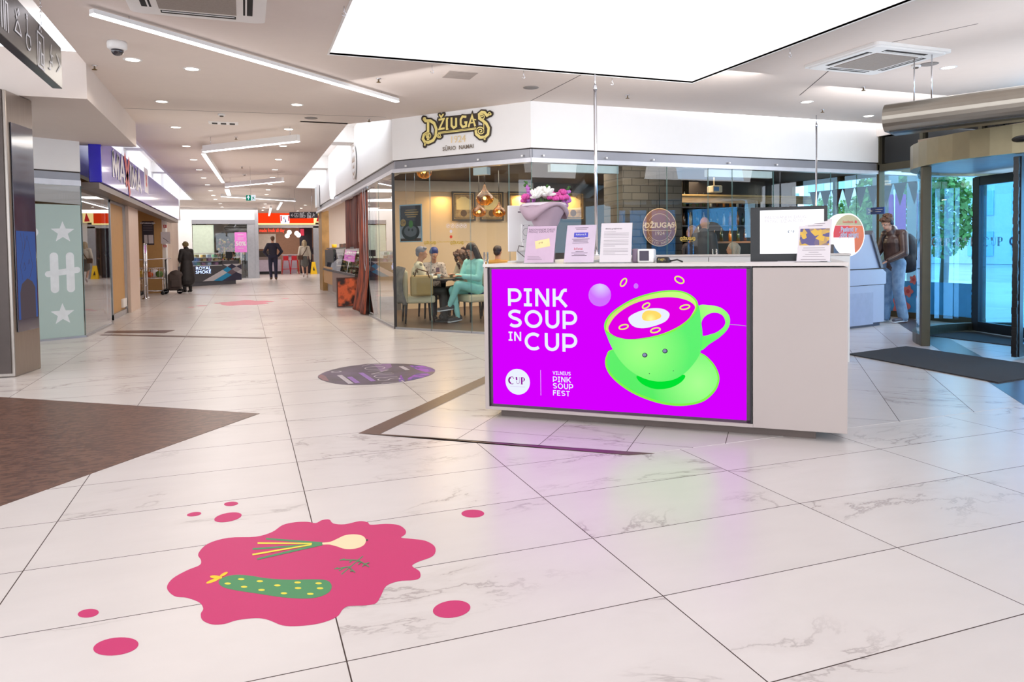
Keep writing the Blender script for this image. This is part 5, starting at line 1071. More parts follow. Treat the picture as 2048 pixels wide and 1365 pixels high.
for x in (x0_, x1_): q.prism([(x + rr_ * cos(a), ht - 0 * rr_ + rr_ * sin(a)) for a in [pi * k / 10 for k in range(11)]] + [(x + rr_ * cos(a), hb + rr_ * sin(a)) for a in [pi + pi * k / 10 for k in range(11)]], .002, .004, FWH)
hx0, hx1 = lp(96, 545)[0], lp(154, 545)[0]; r3 = rr_ * .8; q.prism([(hx1 + r3 * cos(a), zc_ + .03 + r3 * sin(a)) for a in [-pi / 2 + pi * k / 10 for k in range(11)]] + [(hx0 + r3 * cos(a), zc_ - .02 + r3 * sin(a)) for a in [pi / 2 + pi * k / 10 for k in range(11)]], .004, .005, FWH); q.build('letter_h', t)
LX = -2.26
t = pane('glass_wall_panel', 'side glass pane of the supermarket reflecting the passage lights', LB, (LX + .04, 14.4), 0, 2.26, GLS)
q = MB(); q.box((-2.34, 12.33, 0), (-2.2, 12.41, 2.3), mat('dark_seal', (60, 54, 52), r=.5)) if 0 else None
# yellowish partition and interior of the supermarket lobby
LOB = mat('lobby_wall', (196, 150, 92), r=.55, vary=.03)
q = MB(); q.box((-6.4, 18.2, 0), (-2.45, 18.3, 2.9), LOB); q.box((-6.5, 12.8, 2.83), (-2.4, 25.6, 2.9), mat('lobby_ceiling', (206, 180, 150), r=.7)); q.box((-5.2, 24.9, 0), (-2.4, 25.0, 2.9), LOB); q.box((-5.2, 18.3, 0), (-5.1, 25, 2.9), LOB); q.box((-6.45, 12.6, 0), (-4.4, 12.7, 2.26), mat('lobby_dark', (120, 90, 60), r=.5)); struct('wall_supermarket_lobby', q, 'tan walls of the supermarket lobby')
def lx(u, v, x=LX): return onX(u, v, x)
y0, y1 = lx(233, 600).y, lx(262, 600).y
PIER = mat('pier_tile', (214, 190, 172), r=.45, vary=.02)
q = MB(); ya, yb = lx(262, 600).y, lx(281, 600).y; q.box((LX - .5, ya, 0), (LX, yb, 2.45), PIER); yc, yd = lx(346, 560).y, lx(359, 560).y; q.box((LX - .4, yc, 0), (LX, yd, 2.5), PIER); struct('wall_pier', q, 'pale tiled piers between the supermarket openings')
t = thing('sliding_door_leaf', 'tan opaque door leaf with a small white notice box low down, beside the supermarket glass', 'door', (LX - .1, (y0 + y1) / 2, 0))
q = MB(); q.box((LX - .14, y0, .1), (LX - .1, y1 - .05, 2.2), LOB); q.build('leaf', t); q = MB(); q.box((LX - .16, y1 - .08, 0), (LX - .06, y1, 2.25), ALU); q.box((LX - .16, y0, 0), (LX - .06, y0 + .06, 2.25), ALU); q.box((LX - .16, y0, 0), (LX - .06, y1, .1), ALU); q.box((LX - .16, y0, 2.2), (LX - .06, y1, 2.26), ALU); q.build('frame', t)
q = MB(); a, b = lx(244, 616, LX - .09), lx(261, 592, LX - .09); q.box((LX - .1, a.y, a.z), (LX - .06, b.y, b.z), WPL); q.build('notice_box', t)
# sign box
BX = -2.02; p0, p1 = onX(204, 365, BX), onX(358, 428, BX); zb_, zt_ = p0.z, onX(204, 277, BX).z
BLU = mat('sign_blue', (38, 26, 200), r=.22, vary=.02, coat=.6)
t = thing('supermarket_sign', 'long glossy blue supermarket sign box with white and red lettering', 'shop sign', (BX - .25, (p0.y + p1.y) / 2, zb_))
e0 = onY(176, 300, p0.y); q = MB(); q.box((e0.x, p0.y, zb_), (BX, p1.y, zt_), BLU, .01); q.build('box', t)
q = MB(); q.box((e0.x - .1, p0.y - .05, zb_ - .1), (BX - .03, p1.y, zb_ - .005), mat('sign_underside', (110, 96, 88), r=.4)); q.build('underside_rail', t)
F = frame((BX, 0, 0), (0, 1, 0))
def bl_(u, v): p = onX(u, v, BX); return (p.y, p.z)
q = MB(); RDD = mat('sign_red', (230, 60, 50), r=.4); WHS = mat('sign_white', (244, 242, 246), r=.4)
xa, xb = bl_(226, 340)[0], bl_(281, 340)[0]; zlo, zhi = bl_(226, 354)[1], bl_(226, 303)[1]; hL = zhi - zlo; wl = (xb - xa)
def LM(x, w): 
    for P in ([(x, 0), (x, hL)], [(x, hL), (x + w / 2, hL * .25), (x + w, hL)], [(x + w, hL), (x + w, 0)]): q.stroke([(a, zlo + b) for a, b in P], w * .27, WHS, F, .006)
def LAA(x, w):
    q.stroke([(a, zlo + b) for a, b in [(x, 0), (x + w / 2, hL), (x + w, 0)]], w * .27, WHS, F, .006); q.stroke([(x + w * .2, zlo + hL * .28), (x + w * .8, zlo + hL * .28)], hL * .13, WHS, F, .0062)
w6 = wl / 6.1; LM(xa, w6 * .95); LAA(xa + w6 * 1.25, w6 * .9)
for P, w in (([(-.1, 1.22), (.35, .55), (.62, .2), (.95, -.4)], .34), ([(.95, 1.2), (.55, .5), (.1, -.05)], .3)): q.stroke([(xa + w6 * 2.3 + a * w6 * .95, zlo + hL * b) for a, b in P], w6 * w, RDD, F, .007)
q.stroke([(xa + w6 * 3.5, zlo), (xa + w6 * 3.5, zhi)], w6 * .28, WHS, F, .006); LM(xa + w6 * 3.9, w6 * .95); LAA(xa + w6 * 5.1, w6 * .9); q.build('lettering', t)
a, b = bl_(289, 384), bl_(295, 340); q = MB(F); q.box((a[0], a[1], .0), (b[0], b[1], .006), WHS); cx_, cz_ = (a[0] + b[0]) / 2, (a[1] + b[1]) / 2; q.stroke([(cx_ - .1, cz_ + .13), (cx_ + .08, cz_ - .13)], .09, RDD, Matrix(), .008); q.stroke([(cx_ + .1, cz_ + .13), (cx_ - .08, cz_ - .13)], .06, RDD, Matrix(), .0085); q.build('emblem_panel', t)
# notices inside the supermarket opening, on the tan cross wall seen between the piers
def ny(u, v): return onY(u, v, 24.88)
def board(name, label, cat, u0, u1, v0, v1, m, extra=None, grp=None, th=.02):
    a, b = ny(u0, v1), ny(u1, v0); t = thing(name, label, cat, ((a.x + b.x) / 2, 24.88, a.z), grp); F = frame((a.x, 24.88, a.z), (1, 0, 0)); w, h = b.x - a.x, b.z - a.z
    MB(F).box((0, 0, -th), (w, h, 0), m).build('board', t)
    if extra: extra(t, F, w, h)
def infob(t, F, w, h):
    q = MB(F); q.box((.05, .04, 0), (w * .45, h * .42, .004), PAP); q.box((w * .52, .04, 0), (w * .95, h * .42, .004), PAP); q.build('sheet', t)
    q = MB(); q.text('INFORMACIJA', F @ Matrix.Translation((w / 2, h * .92, 0)), h * .09, WLB, z=.004, bold=.004); [q.stroke([(w * .1, h * (.82 - .07 * k)), (w * .9, h * (.82 - .07 * k))], .015, INK, F, .004) for k in range(4)]; q.build('lettering', t)
board('notice_board', 'dark information notice board with two white sheets on the tan wall by the supermarket exit', 'notice board', 285, 307, 443, 490, mat('board_black', (48, 38, 52), r=.5), infob)
RSG = mat('red_sign', (196, 50, 44), r=.4); 
board('fire_sign', 'small red fire equipment sign above the white plan', 'safety sign', 327, 333, 450, 456, RSG, lambda t, F, w, h: MB(F).box((w * .3, h * .15, 0), (w * .6, h * .85, .003), PAP).build('symbol', t), 'red safety signs')
board('evacuation_plan', 'white evacuation plan sheet on the tan wall', 'plan', 322, 340, 464, 488, PAP, lambda t, F, w, h: MB().stroke([(w * .2, h * .5), (w * .5, h * .35), (w * .8, h * .15)], .02, INK, F, .003).build('drawing', t))
board('fire_alarm', 'small red alarm call point below the white plan', 'alarm', 327, 333, 490, 495, RSG, lambda t, F, w, h: MB(F).box((w * .25, h * .3, 0), (w * .75, h * .7, .003), PAP).build('symbol', t), 'red safety signs')
# security gate + shelves of goods at the opening
g = lx(290, 600, -2.55); t = thing('security_gate', 'slim clear and chrome security gate with a pink card at the supermarket exit', 'security gate', (g.x, g.y, 0))
q = MB()
for dy in (0, .55): q.tube([(g.x, g.y + dy, 0), (g.x, g.y + dy, 1.5)], .025, CHR, 8); q.lathe([(.07, 0), (.07, .02), (.03, .04)], CHR, (g.x, g.y + dy, 0), 12)
q.tube([(g.x, g.y, 1.5), (g.x, g.y + .55, 1.5)], .02, CHR, 8); q.tube([(g.x, g.y, .35), (g.x, g.y + .55, .35)], .02, CHR, 8); q.build('frame', t)
q = MB(); q.box((g.x - .005, g.y + .03, .36), (g.x + .005, g.y + .52, 1.48), ACR); q.build('clear_panel', t); q = MB(); q.box((g.x + .006, g.y + .08, 1.25), (g.x + .012, g.y + .45, 1.46), mat('card_pink', (200, 130, 210), r=.5)); q.box((g.x + .006, g.y + .08, 1.02), (g.x + .012, g.y + .45, 1.23), PAP); q.build('card', t)
g = onZ(283, 583); t = thing('goods_shelf', 'red and white shelf of goods partly behind the security gate', 'shelf', (g.x - .2, g.y, 0)); q = MB(); q.box((g.x - .5, g.y, 0), (g.x + .1, g.y + .5, 1.3), mat('goods_mix', (200, 60, 50), r=.5, rgb2=(226, 220, 200), tex='cells', scale=7)); q.build('stock', t); q = MB(); [q.box((g.x - .52, g.y - .04, z), (g.x + .12, g.y + .5, z + .04), WPL) for z in (0, .35, .7, 1.05)]; q.build('shelf_board', t)
# trolley
g = onZ(309, 590); g.x -= .05
t = thing('shopping_trolley', 'wire shopping trolley loaded with goods beside the black wheeled bag', 'shopping trolley', (g.x, g.y, 0))
def wbox(q, x0, x1, y0, y1, z0, z1, n, r, m):
    for z in (z0, z1): q.tube([(x0, y0, z), (x1, y0, z), (x1, y1, z), (x0, y1, z)], r * 1.6, m, 5, True)
    for k in range(n + 1):
        x = x0 + (x1 - x0) * k / n; y = y0 + (y1 - y0) * k / n
        for yy in (y0, y1): q.tube([(x, yy, z0), (x, yy, z1)], r, m, 4)
        for xx in (x0, x1): q.tube([(xx, y, z0), (xx, y, z1)], r, m, 4)
q = MB(); wbox(q, g.x - .45, g.x + .35, g.y - .25, g.y + .3, .5, .8, 7, .006, CHR); q.build('basket', t)
q = MB(); [q.tube([(g.x + sx_ * .3, g.y + sy_ * .22, .1), (g.x + sx_ * .3, g.y + sy_ * .22, .52)], .012, CHR, 6) for sx_ in (-1, 1) for sy_ in (-1, 1)]; q.tube([(g.x - .3, g.y - .22, .12), (g.x + .3, g.y - .22, .12), (g.x + .3, g.y + .22, .12), (g.x - .3, g.y + .22, .12)], .012, CHR, 6, True); q.build('underframe', t)
q = MB(); q.tube([(g.x - .5, g.y - .22, .8), (g.x - .5, g.y - .22, 1.05), (g.x + .5, g.y - .22, 1.08), (g.x + .5, g.y + .22, 1.08)], .014, CHR, 6); q.build('push_handle', t)
for sx_ in (-1, 1):
    for sy_ in (-1, 1): MB(Matrix.Translation((g.x + sx_ * .3, g.y + sy_ * .22, .06)) @ Matrix.Rotation(pi / 2, 4, 'X')).lathe([(.01, -.02), (.06, -.02), (.06, .02), (.01, .02)], BLK, n=14).build('wheel', t)
for k, (x, y, z, s_, m, lb) in enumerate(((-.25, 0, .52, .12, FOOD[0], 'yellow packet in the shopping trolley'), (.05, .05, .52, .14, PAP, 'white bag in the shopping trolley'), (-.05, -.12, .52, .1, FOOD[1], 'orange packet in the shopping trolley'), (.2, -.05, .52, .11, FOOD[4], 'green packet in the shopping trolley'))):
    t2 = thing('grocery_packet', lb, 'groceries', (g.x + x, g.y + y, z), 'groceries in the trolley'); q = MB(); q.ball((g.x + x, g.y + y, z + s_ * .9), (s_, s_ * .8, s_ * .9), m, 8); q.build('packet', t2)
# wheeled bag
g = onZ(349, 588); t = thing('wheeled_bag', 'dark brown wheeled shopping bag with tall black handle beside the woman in the black coat', 'shopping bag', (g.x, g.y, 0))
BAG = mat('bag_cloth', (74, 62, 58), r=.7, vary=.1); q = MB(); q.box((g.x - .17, g.y - .13, .1), (g.x + .2, g.y + .14, .62), BAG, .06); q.ball((g.x + .05, g.y, .58), (.2, .14, .14), BAG, 10); q.build('bag_body', t)
q = MB(); q.box((g.x - .08, g.y - .17, .2), (g.x + .18, g.y - .12, .42), BAG, .02); q.build('front_pocket', t)
q = MB(); [q.tube([(g.x - .2, g.y + dy, .08), (g.x - .22, g.y + dy, 1.02)], .012, BLK, 6) for dy in (-.13, .13)]; q.tube([(g.x - .22, g.y - .13, 1.02), (g.x - .2, g.y, 1.05), (g.x - .22, g.y + .13, 1.02)], .018, BLK, 8); q.tube([(g.x - .21, g.y - .13, .72), (g.x - .21, g.y + .13, .72)], .01, BLK, 6); q.build('handle_frame', t)
for dx, dy in ((-.24, -.16), (.16, -.16), (-.24, .16), (.16, .16)):
    w_ = MB(Matrix.Translation((g.x + dx, g.y + dy, .08)) @ Matrix.Rotation(pi / 2, 4, 'X')); w_.lathe([(.06, -.015), (.08, -.015), (.08, .015), (.06, .015), (.06, -.015)], BLK, n=16); [w_.box((-.06, -.008, -.01), (.06, .008, .01), CHR) for _ in (0,)]; w_.lathe([(.015, -.018), (.015, .018)], CHR, n=8); w_.build('wheel', t)

# ------------------------------------------------------------------ kiosk (vape stand)
ka, kb = V((-2.25, 28.6, 0)), V((-.22, 30.3, 0)); kd = (kb - ka).normalized(); ka = kb - kd * 2.7
t = thing('kiosk', 'dark sales kiosk with glass display, glowing letters and blue and white diamond pattern', 'kiosk', (ka + kb) / 2 + V((0, .5, 0)))
kn = V((kd.y, -kd.x, 0)); KT = Matrix.Translation(ka) @ Matrix((kd, -kn, V((0, 0, 1)))).transposed().to_4x4(); KL = (kb - ka).length
KD = mat('kiosk_grey', (72, 68, 70), r=.45, vary=.03); KN = mat('kiosk_navy', (46, 40, 66), r=.45); KC = mat('kiosk_cyan', (30, 150, 200), r=.45); KW = mat('kiosk_white', (206, 200, 202), r=.45)
q = MB(KT); q.box((0, 0, .15), (KL, .7, .98 if 0 else .74), KD); q.box((KL - .75, 0, .74), (KL, .7, .92), KD); q.box((0, .06, 0), (KL - .1, .65, .15), mat('kiosk_plinth', (84, 80, 84), r=.4)); q.build('body', t)
FK = frame(ka + kn * .003, kd)
def kp(u, v): p = onP(u, v, ka + kn * .004, kb + kn * .004); return ((p - ka).dot(kd), p.z)
def c5(x, y): return kp(260 + x * 260 / 1774, 420 + y * 200 / 1365)
q = MB()
for P, m in (([(990, 978), (1265, 818), (1325, 858), (1140, 970)], KW), ([(1140, 970), (1325, 858), (1392, 890), (1255, 970)], KC), ([(1265, 818), (1330, 776), (1388, 808), (1325, 858)], KC), ([(1268, 744), (1388, 738), (1330, 776)], KW), ([(1330, 776), (1388, 738), (1450, 770), (1388, 808)], KN), ([(1390, 738), (1520, 736), (1450, 770)], KW), ([(1325, 858), (1388, 808), (1450, 845), (1392, 890)], mat('kiosk_mauve', (110, 90, 100), r=.5)), ([(1388, 808), (1455, 772), (1522, 812), (1450, 848)], mat('kiosk_pale', (170, 160, 164), r=.5)), ([(1255, 970), (1450, 848), (1524, 880), (1524, 955)], KN), ([(1450, 848), (1522, 812), (1524, 880)], KW), ([(1455, 772), (1522, 742), (1522, 812)], KN)):
    q.quad([FK @ V((*c5(*p), .002)) for p in P], m)
q.build('diamond_pattern', t)
NEO = glow('neon_blue', (176, 200, 255), 3.0); q = MB(); a = c5(905, 880); b = c5(1110, 770); hh = (b[1] - a[1]) * .44; GLX = dict(GL); wk = b[0] - a[0]
q.text('ROYAL', FK @ Matrix.Translation((b[0] - .02, b[1] - hh * .55, 0)), hh * 1.35, NEO, 'RIGHT', .004, sx=1.25); q.text('SMOKE', FK @ Matrix.Translation((b[0] - .02, a[1] + hh * .55, 0)), hh * 1.35, NEO, 'RIGHT', .004, sx=1.25); q.build('glowing_letters', t)
q = MB(KT); q.box((.5, 0, .74), (KL - .76, .6, .76), WPL); q.box((.5, .0, 1.2), (KL - .76, .6, 1.22), WPL); q.box((.5, .56, .76), (KL - .76, .6, 1.2), mat('display_back', (214, 214, 200), r=.4)); [q.box((.5, .1, z), (KL - .76, .56, z + .015), WPL) for z in (.9, 1.04)]; q.build('display_case', t); q = MB(KT); q.box((.5, 0, .76), (KL - .76, .008, 1.2), ACR); q.build('display_glass', t)
area_lamp('kiosk_light', KT @ V((1.3, .3, 1.19)), 1.2, .2, 8, (1, .98, .9), (0, 0, atan2(kd.y, kd.x)))
rb = random.Random(4); PKC = [mat('pack_%d' % k, c, r=.5) for k, c in enumerate(((150, 90, 140), (90, 110, 180), (190, 160, 90), (90, 150, 110), (170, 190, 220)))]
for k in range(15):
    row = k // 5; x = .7 + (KL - 1.6) * (k % 5) / 4.2 + rb.uniform(-.02, .05); z = (.762, .916, 1.056)[row]; p = KT @ V((x, .2, z)); t2 = thing('product_box', 'small coloured box in the kiosk display, %s row, %s from the left' % (('bottom', 'middle', 'top')[row], ORD[k % 5]), 'box', p, 'boxes in the kiosk display'); q = MB(KT); q.box((x - .07, .12, z), (x + .07, .26, z + .1), rb.choice(PKC)); q.build('carton', t2)
p = KT @ V((KL - .3, .2, .92)); t2 = thing('till_screen', 'small black till screen on the right end of the kiosk', 'screen', p); q = MB(KT); q.box((KL - .42, .2, 1.0), (KL - .12, .23, 1.26), BLK, .01); q.build('casing', t2); MB().tube([p + V((0, 0, 0)), p + V((0, 0, .1))], .02, BLK, 8).build('stand', t2)

# ------------------------------------------------------------------ shop behind the kiosk
SY = 36.0; ux = lambda u, v, y=SY: onY(u, v, y)
s0, s1 = ux(385, 500), ux(511, 500)
q = MB(); q.box((s0.x + .001, SY, ux(450, 440).z), (s1.x, SY + .2, 3.35), WHT); q.box((s0.x - 3.5, SY, 0), (s0.x, SY + .2, 3.29), WHT); q.box((s1.x - .0, SY, 0), (s1.x + .15, 44, 3.35), WHT); struct('wall_far_shop', q, 'white front of the shop behind the kiosk')
q = MB(); q.box((s0.x, SY - .05, ux(450, 448).z), (s1.x + .15, SY, ux(450, 440).z), BAND); q.box((s1.x - .35, SY, 0), (s1.x, SY + .1, ux(450, 448).z), ALU); q.box((s1.x + .001, SY - .08, 0), (s1.x + .149, SY - .001, 3.2), ALU); struct('trim_12', q, 'grey band and post of the far shop')
pane('glass_wall_panel', 'glass front of the shop with dried flowers behind the kiosk', (s0.x + .9, SY), (s1.x - .35, SY), 0, 2.55, GLS)
t = thing('frosted_panel', 'pale green opaque panel at the left of the far shop front', 'panel', (s0.x + .45, SY, 0)); MB().box((s0.x + .02, SY + .02, 0), (s0.x + .92, SY + .05, 2.5), mat('pale_green', (206, 220, 200), r=.6)).build('panel', t)
q = MB(); q.box((s0.x, SY + 3, 0), (s1.x, SY + 3.1, 3.0), mat('far_shop_wall', (120, 104, 92), r=.7, rgb2=(60, 52, 46), scale=2.5, tex='cells')); struct('wall_far_shop_back', q)
FLW = [mat('dry_%d' % k, c, r=.8, vary=.2, scale=20) for k, c in enumerate(((150, 120, 90), (90, 70, 50), (190, 120, 110), (70, 80, 50), (200, 180, 150), (220, 180, 80)))]
rb = random.Random(9)
for k in range(14):
    x = s0.x + 1.0 + (s1.x - s0.x - 1.5) * (k % 7) / 7 + rb.uniform(0, .2); y = SY + .5 + .8 * (k // 7); z = .9 if k < 7 else 1.5
    t2 = thing('dried_bouquet', 'dried flower bunch in the far shop window, %s row, %s from the left' % (('front', 'back')[k // 7], ORD[k % 7]), 'dried flowers', (x, y, 0), 'dried flowers in the far shop window')
    q = MB(); [q.ball((x + rb.uniform(-.09, .09), y + rb.uniform(-.1, .1), z + rb.uniform(-.25, .35)), rb.uniform(.04, .08), rb.choice(FLW), 6) for _ in range(16)]; q.build('flower_heads', t2); MB().lathe([(.1, 0), (.14, .3), (.06, .6), (.05, z)], rb.choice(FLW), (x, y, 0), 10).build('vase', t2)
# pink offer poster
a, b = ux(470, 505, SY - .3), ux(493, 465, SY - .3); t = thing('offer_poster', 'bright pink discount poster board with white percentage in front of the far shop', 'poster', ((a.x + b.x) / 2, SY - .3, 0)); w, h = b.x - a.x, b.z - a.z; F = frame((a.x, SY - .3, a.z), (1, 0, 0))
MB(F).box((0, 0, -.03), (w, h, 0), mat('poster_pink', (232, 130, 214), r=.5)).build('board', t); q = MB(); q.text('50%', F @ Matrix.Translation((w / 2, h * .42, 0)), h * .3, PAP, z=.004, bold=.01); [q.stroke([(w * .25, h * y_), (w * .75, h * y_)], .02, PAP, F, .004) for y_ in (.88, .72, .66, .2)]; q.build('lettering', t); MB().tube([(t.location.x, SY - .32, 0), (t.location.x, SY - .32, a.z)], .02, ALU, 6).build('stand', t)
# thin dark blade sign by the white pier
a = onX(383, 485, -2.25); b = onX(385, 425, -2.25); t = thing('blade_sign', 'thin dark upright blade sign on the white pier', 'shop sign', (-2.25, a.y, a.z)); MB().box((-2.3, a.y - .03, a.z), (-2.2, a.y + .03, b.z), mat('blade_dark', (70, 40, 44), r=.4)).build('panel', t)

# ------------------------------------------------------------------ restaurant at the end
KY = 41.0; kx = lambda u, v: onY(u, v, KY)
r0, r1 = kx(513, 500), kx(640, 500)
REDL = glow('restaurant_red', (255, 62, 20), 1.0); EDL = glow('restaurant_edge', (255, 226, 150), 1.6)
a, b = kx(513, 448), kx(628, 428); t = thing('restaurant_sign', 'long glowing orange-red restaurant sign with warm light edge', 'shop sign', ((a.x + b.x) / 2, KY - .1, a.z))
q = MB(); q.box((a.x, KY - .2, a.z), (b.x, KY, b.z + .25), REDL); q.build('light_box', t); q = MB(); q.box((a.x - .04, KY - .23, a.z - .05), (b.x + .04, KY - .18, a.z + .02), EDL); q.box((a.x - .04, KY - .23, a.z), (a.x + .04, KY - .18, b.z + .2), EDL); q.box((b.x - .04, KY - .23, a.z), (b.x + .04, KY - .18, b.z + .2), EDL); q.build('light_edge', t)
a, b = kx(560, 449), kx(579, 431); t = thing('bucket_sign', 'white bucket-shaped restaurant sign with red stripes hanging in front of the red sign', 'shop sign', ((a.x + b.x) / 2, KY - .4, a.z)); w, h = b.x - a.x, b.z - a.z; F = frame((a.x, KY - .3, a.z), (1, 0, 0)); BWH = glow('bucket_white', (250, 245, 250), 1.1); BRD = glow('bucket_red', (220, 30, 50), .9)
q = MB(F); q.prism([(w * .06, 0), (w * .94, 0), (w, h), (0, h)], -.08, 0, BWH); q.build('light_box', t); q = MB(); q.stroke([(w * .12, h * .35), (w * .1, h * .92)], w * .11, BRD, F, .006); q.stroke([(w * .88, h * .35), (w * .9, h * .92)], w * .11, BRD, F, .006); q.build('red_stripe', t); q = MB(); BKB = glow('bucket_blue', (60, 80, 140), .9); q.stroke([(w * .42, h * .8), (w * .36, h * .62), (w * .5, h * .52)], w * .05, BKB, F, .006); q.stroke([(w * .56, h * .5), (w * .52, h * .25), (w * .6, h * .34)], w * .09, BKB, F, .006); q.build('blue_mark', t)
q = MB(); q.box((r0.x - .2, KY - .1, kx(520, 456).z), (r1.x, KY + .1, kx(520, 449).z), ALU); q.box((r0.x - .2, KY - .1, 0), (r0.x + .12, KY + .1, 2.6), ALU); q.box((r1.x - .35, KY - .1, 0), (r1.x, KY + .1, 2.6), ALU); q.box((s1.x, KY, 2.9), (r1.x + 2, KY + .1, 3.4), WHT); q.box((r1.x, KY - .1, 0), (r1.x + 3.5, KY + .1, 3.4), WHT); struct('trim_13', q, 'grey steel portal of the restaurant')
q = MB(); RBK = mat('restaurant_wall', (176, 138, 116), r=.6); q.box((r0.x, KY + 5, 0), (r1.x + .5, KY + 5.1, 3), RBK); q.box((kx(603, 500).x, KY + 1.2, 0), (r1.x - .3, KY + 1.3, 2.8), mat('restaurant_dark', (44, 36, 52), r=.5)); q.box((r0.x - .3, KY, 2.9), (r1.x + .5, KY + 5, 3.0), RBK); q.box((r0.x - .3, KY, 0), (r0.x - .2, KY + 5, 3.0), RBK); q.box((r0.x, KY + 4.9, 1.4), (kx(548, 500).x + .3, KY + 5.0, 2.3), mat('bright_tile', (236, 232, 224), r=.5)); struct('wall_restaurant', q, 'brown inner walls of the restaurant')
area_lamp('restaurant_light', ((r0.x + r1.x) / 2, KY + 2.5, 2.85), 3, 3, 150, (1, .86, .75))
NRD = glow('neon_red', (255, 60, 40), 2.5); a, b = kx(517, 466), kx(571, 456); t = thing('neon_sign', 'red neon handwriting over the restaurant counter', 'neon sign', ((a.x + b.x) / 2, KY + .3, a.z)); q = MB()
q.text('made fresh all day', frame(((a.x + b.x) / 2, KY + .25, (a.z + b.z) / 2), (1, 0, 0)), .27, NRD, sx=.66); q.build('neon_lettering', t)
t = thing('restaurant_counter', 'white and dark restaurant counter with a black scribble low on its front', 'counter', (kx(535, 500).x, KY + 1.5, 0)); a, b = kx(516, 500), kx(563, 500); q = MB(); q.box((a.x, KY + 1.0, .15), (b.x, KY + 1.7, .8), mat('counter_lilac', (216, 204, 222), r=.5)); q.box((a.x, KY + 1.05, 0), (b.x, KY + 1.7, .15), BLK); q.build('body', t); q = MB(); q.box((a.x, KY + .98, .8), (b.x, KY + 1.75, .95), mat('counter_mid', (150, 134, 130), r=.4)); q.box((a.x, KY + 1.1, .95), (a.x + .6, KY + 1.6, 1.3), mat('machine', (70, 60, 52), r=.4)); q.build('worktop', t)
t = thing('bar_table', 'white high bar table behind the red stools', 'table', (kx(583, 500).x, KY + 1.2, 0)); a, b = kx(565, 500), kx(598, 500); q = MB(); q.box((a.x, KY + 1, 1.02), (b.x, KY + 1.6, 1.08), PAP); q.build('table_top', t); q = MB(); q.box((a.x + .05, KY + 1.2, .0), (b.x - .05, KY + 1.4, 1.02), mat('counter_lilac', r=.5)); q.build('base', t)
RST = mat('stool_red', (206, 24, 44), r=.4)
def stool(u, label):
    p = kx(u, 540); p.z = 0; p.y = KY + .3; t = thing('bar_stool', label, 'stool', p, 'red bar stools'); q = MB(); q.box(p + V((-.18, -.17, .74)), p + V((.18, .17, .78)), RST, .01); q.build('seat', t)
    for sx_ in (-1, 1):
        for sy_ in (-1, 1): MB().tube([p + V((sx_ * .15, sy_ * .14, .75)), p + V((sx_ * .23, sy_ * .22, 0))], .016, RST, 6).build('leg', t)
    MB().tube([p + V((sx_ * .2, sy_ * .19, .28)) for sx_, sy_ in ((-1, -1), (1, -1), (1, 1), (-1, 1))], .012, RST, 6, True).build('footrest', t)
    q = MB(); q.box(p + V((-.14, .14, .78)), p + V((.14, .17, 1.0)), RST, .02); q.build('backrest', t)
stool(573, 'red bar stool nearest the walking man'); stool(590, 'red bar stool beside the woman in the pale jacket')
for u, v, lb in ((578.5, 465, 'upper left of the white globe lamps'), (574.5, 472, 'lower left of the white globe lamps'), (593.5, 467, 'third of the white globe lamps'), (597, 470.5, 'rightmost of the white globe lamps')):
    c_ = onY(u, v, KY + 1.0); t = thing('globe_lamp', 'glowing ball, ' + lb + ' in the restaurant', 'pendant lamp', c_, 'white globe lamps'); MB().ball(c_, .13, glow('globe', (255, 248, 240), 3), 14).build('globe', t); MB().tube([c_ + V((0, 0, .13)), (c_.x, c_.y, 2.9)], .01, RST, 5).build('cord', t)
# menu panel right and light box
a, b = kx(629, 446), kx(642, 424); t = thing('restaurant_poster', 'glowing red and white poster at the right of the restaurant sign', 'poster', (a.x, KY - .5, a.z)); q = MB(frame((a.x, KY - .45, a.z), (1, 0, 0))); q.box((0, 0, -.1), (b.x - a.x, b.z - a.z, 0), EDL); q.prism([(.05, .05), (.3, .05), (.2, .5)], 0, .01, BRD); q.build('light_box', t)
a, b = kx(604, 478), kx(611, 457); t = thing('menu_screen', 'red and white menu screen on the dark restaurant wall', 'screen', (a.x, KY + 1.15, a.z)); q = MB(); q.box((a.x, KY + 1.1, a.z + .2), (b.x, KY + 1.18, b.z), glow('menu_red', (226, 70, 90), .9)); q.build('panel', t)
# wet floor sign
g = V((kx(625, 549).x, KY - .8, 0)); YW = mat('wet_yellow', (250, 200, 10), r=.4); t = thing('wet_floor_sign', 'yellow folding wet floor sign beside the woman in the pale jacket', 'floor sign', g)
for s_ in (-1, 1): q = MB(); q.slab([g + V((-.17, s_ * .14, 0)), g + V((.17, s_ * .14, 0)), g + V((.09, 0, .66)), g + V((-.09, 0, .66))], (0, s_ * .015, 0), YW); q.build('leaf', t)
q = MB(); q.slab([g + V((-.05, -.13, .2)), g + V((.05, -.13, .2)), g + V((.0, -.07, .42))], (0, -.006, 0), BLK); q.build('symbol', t)

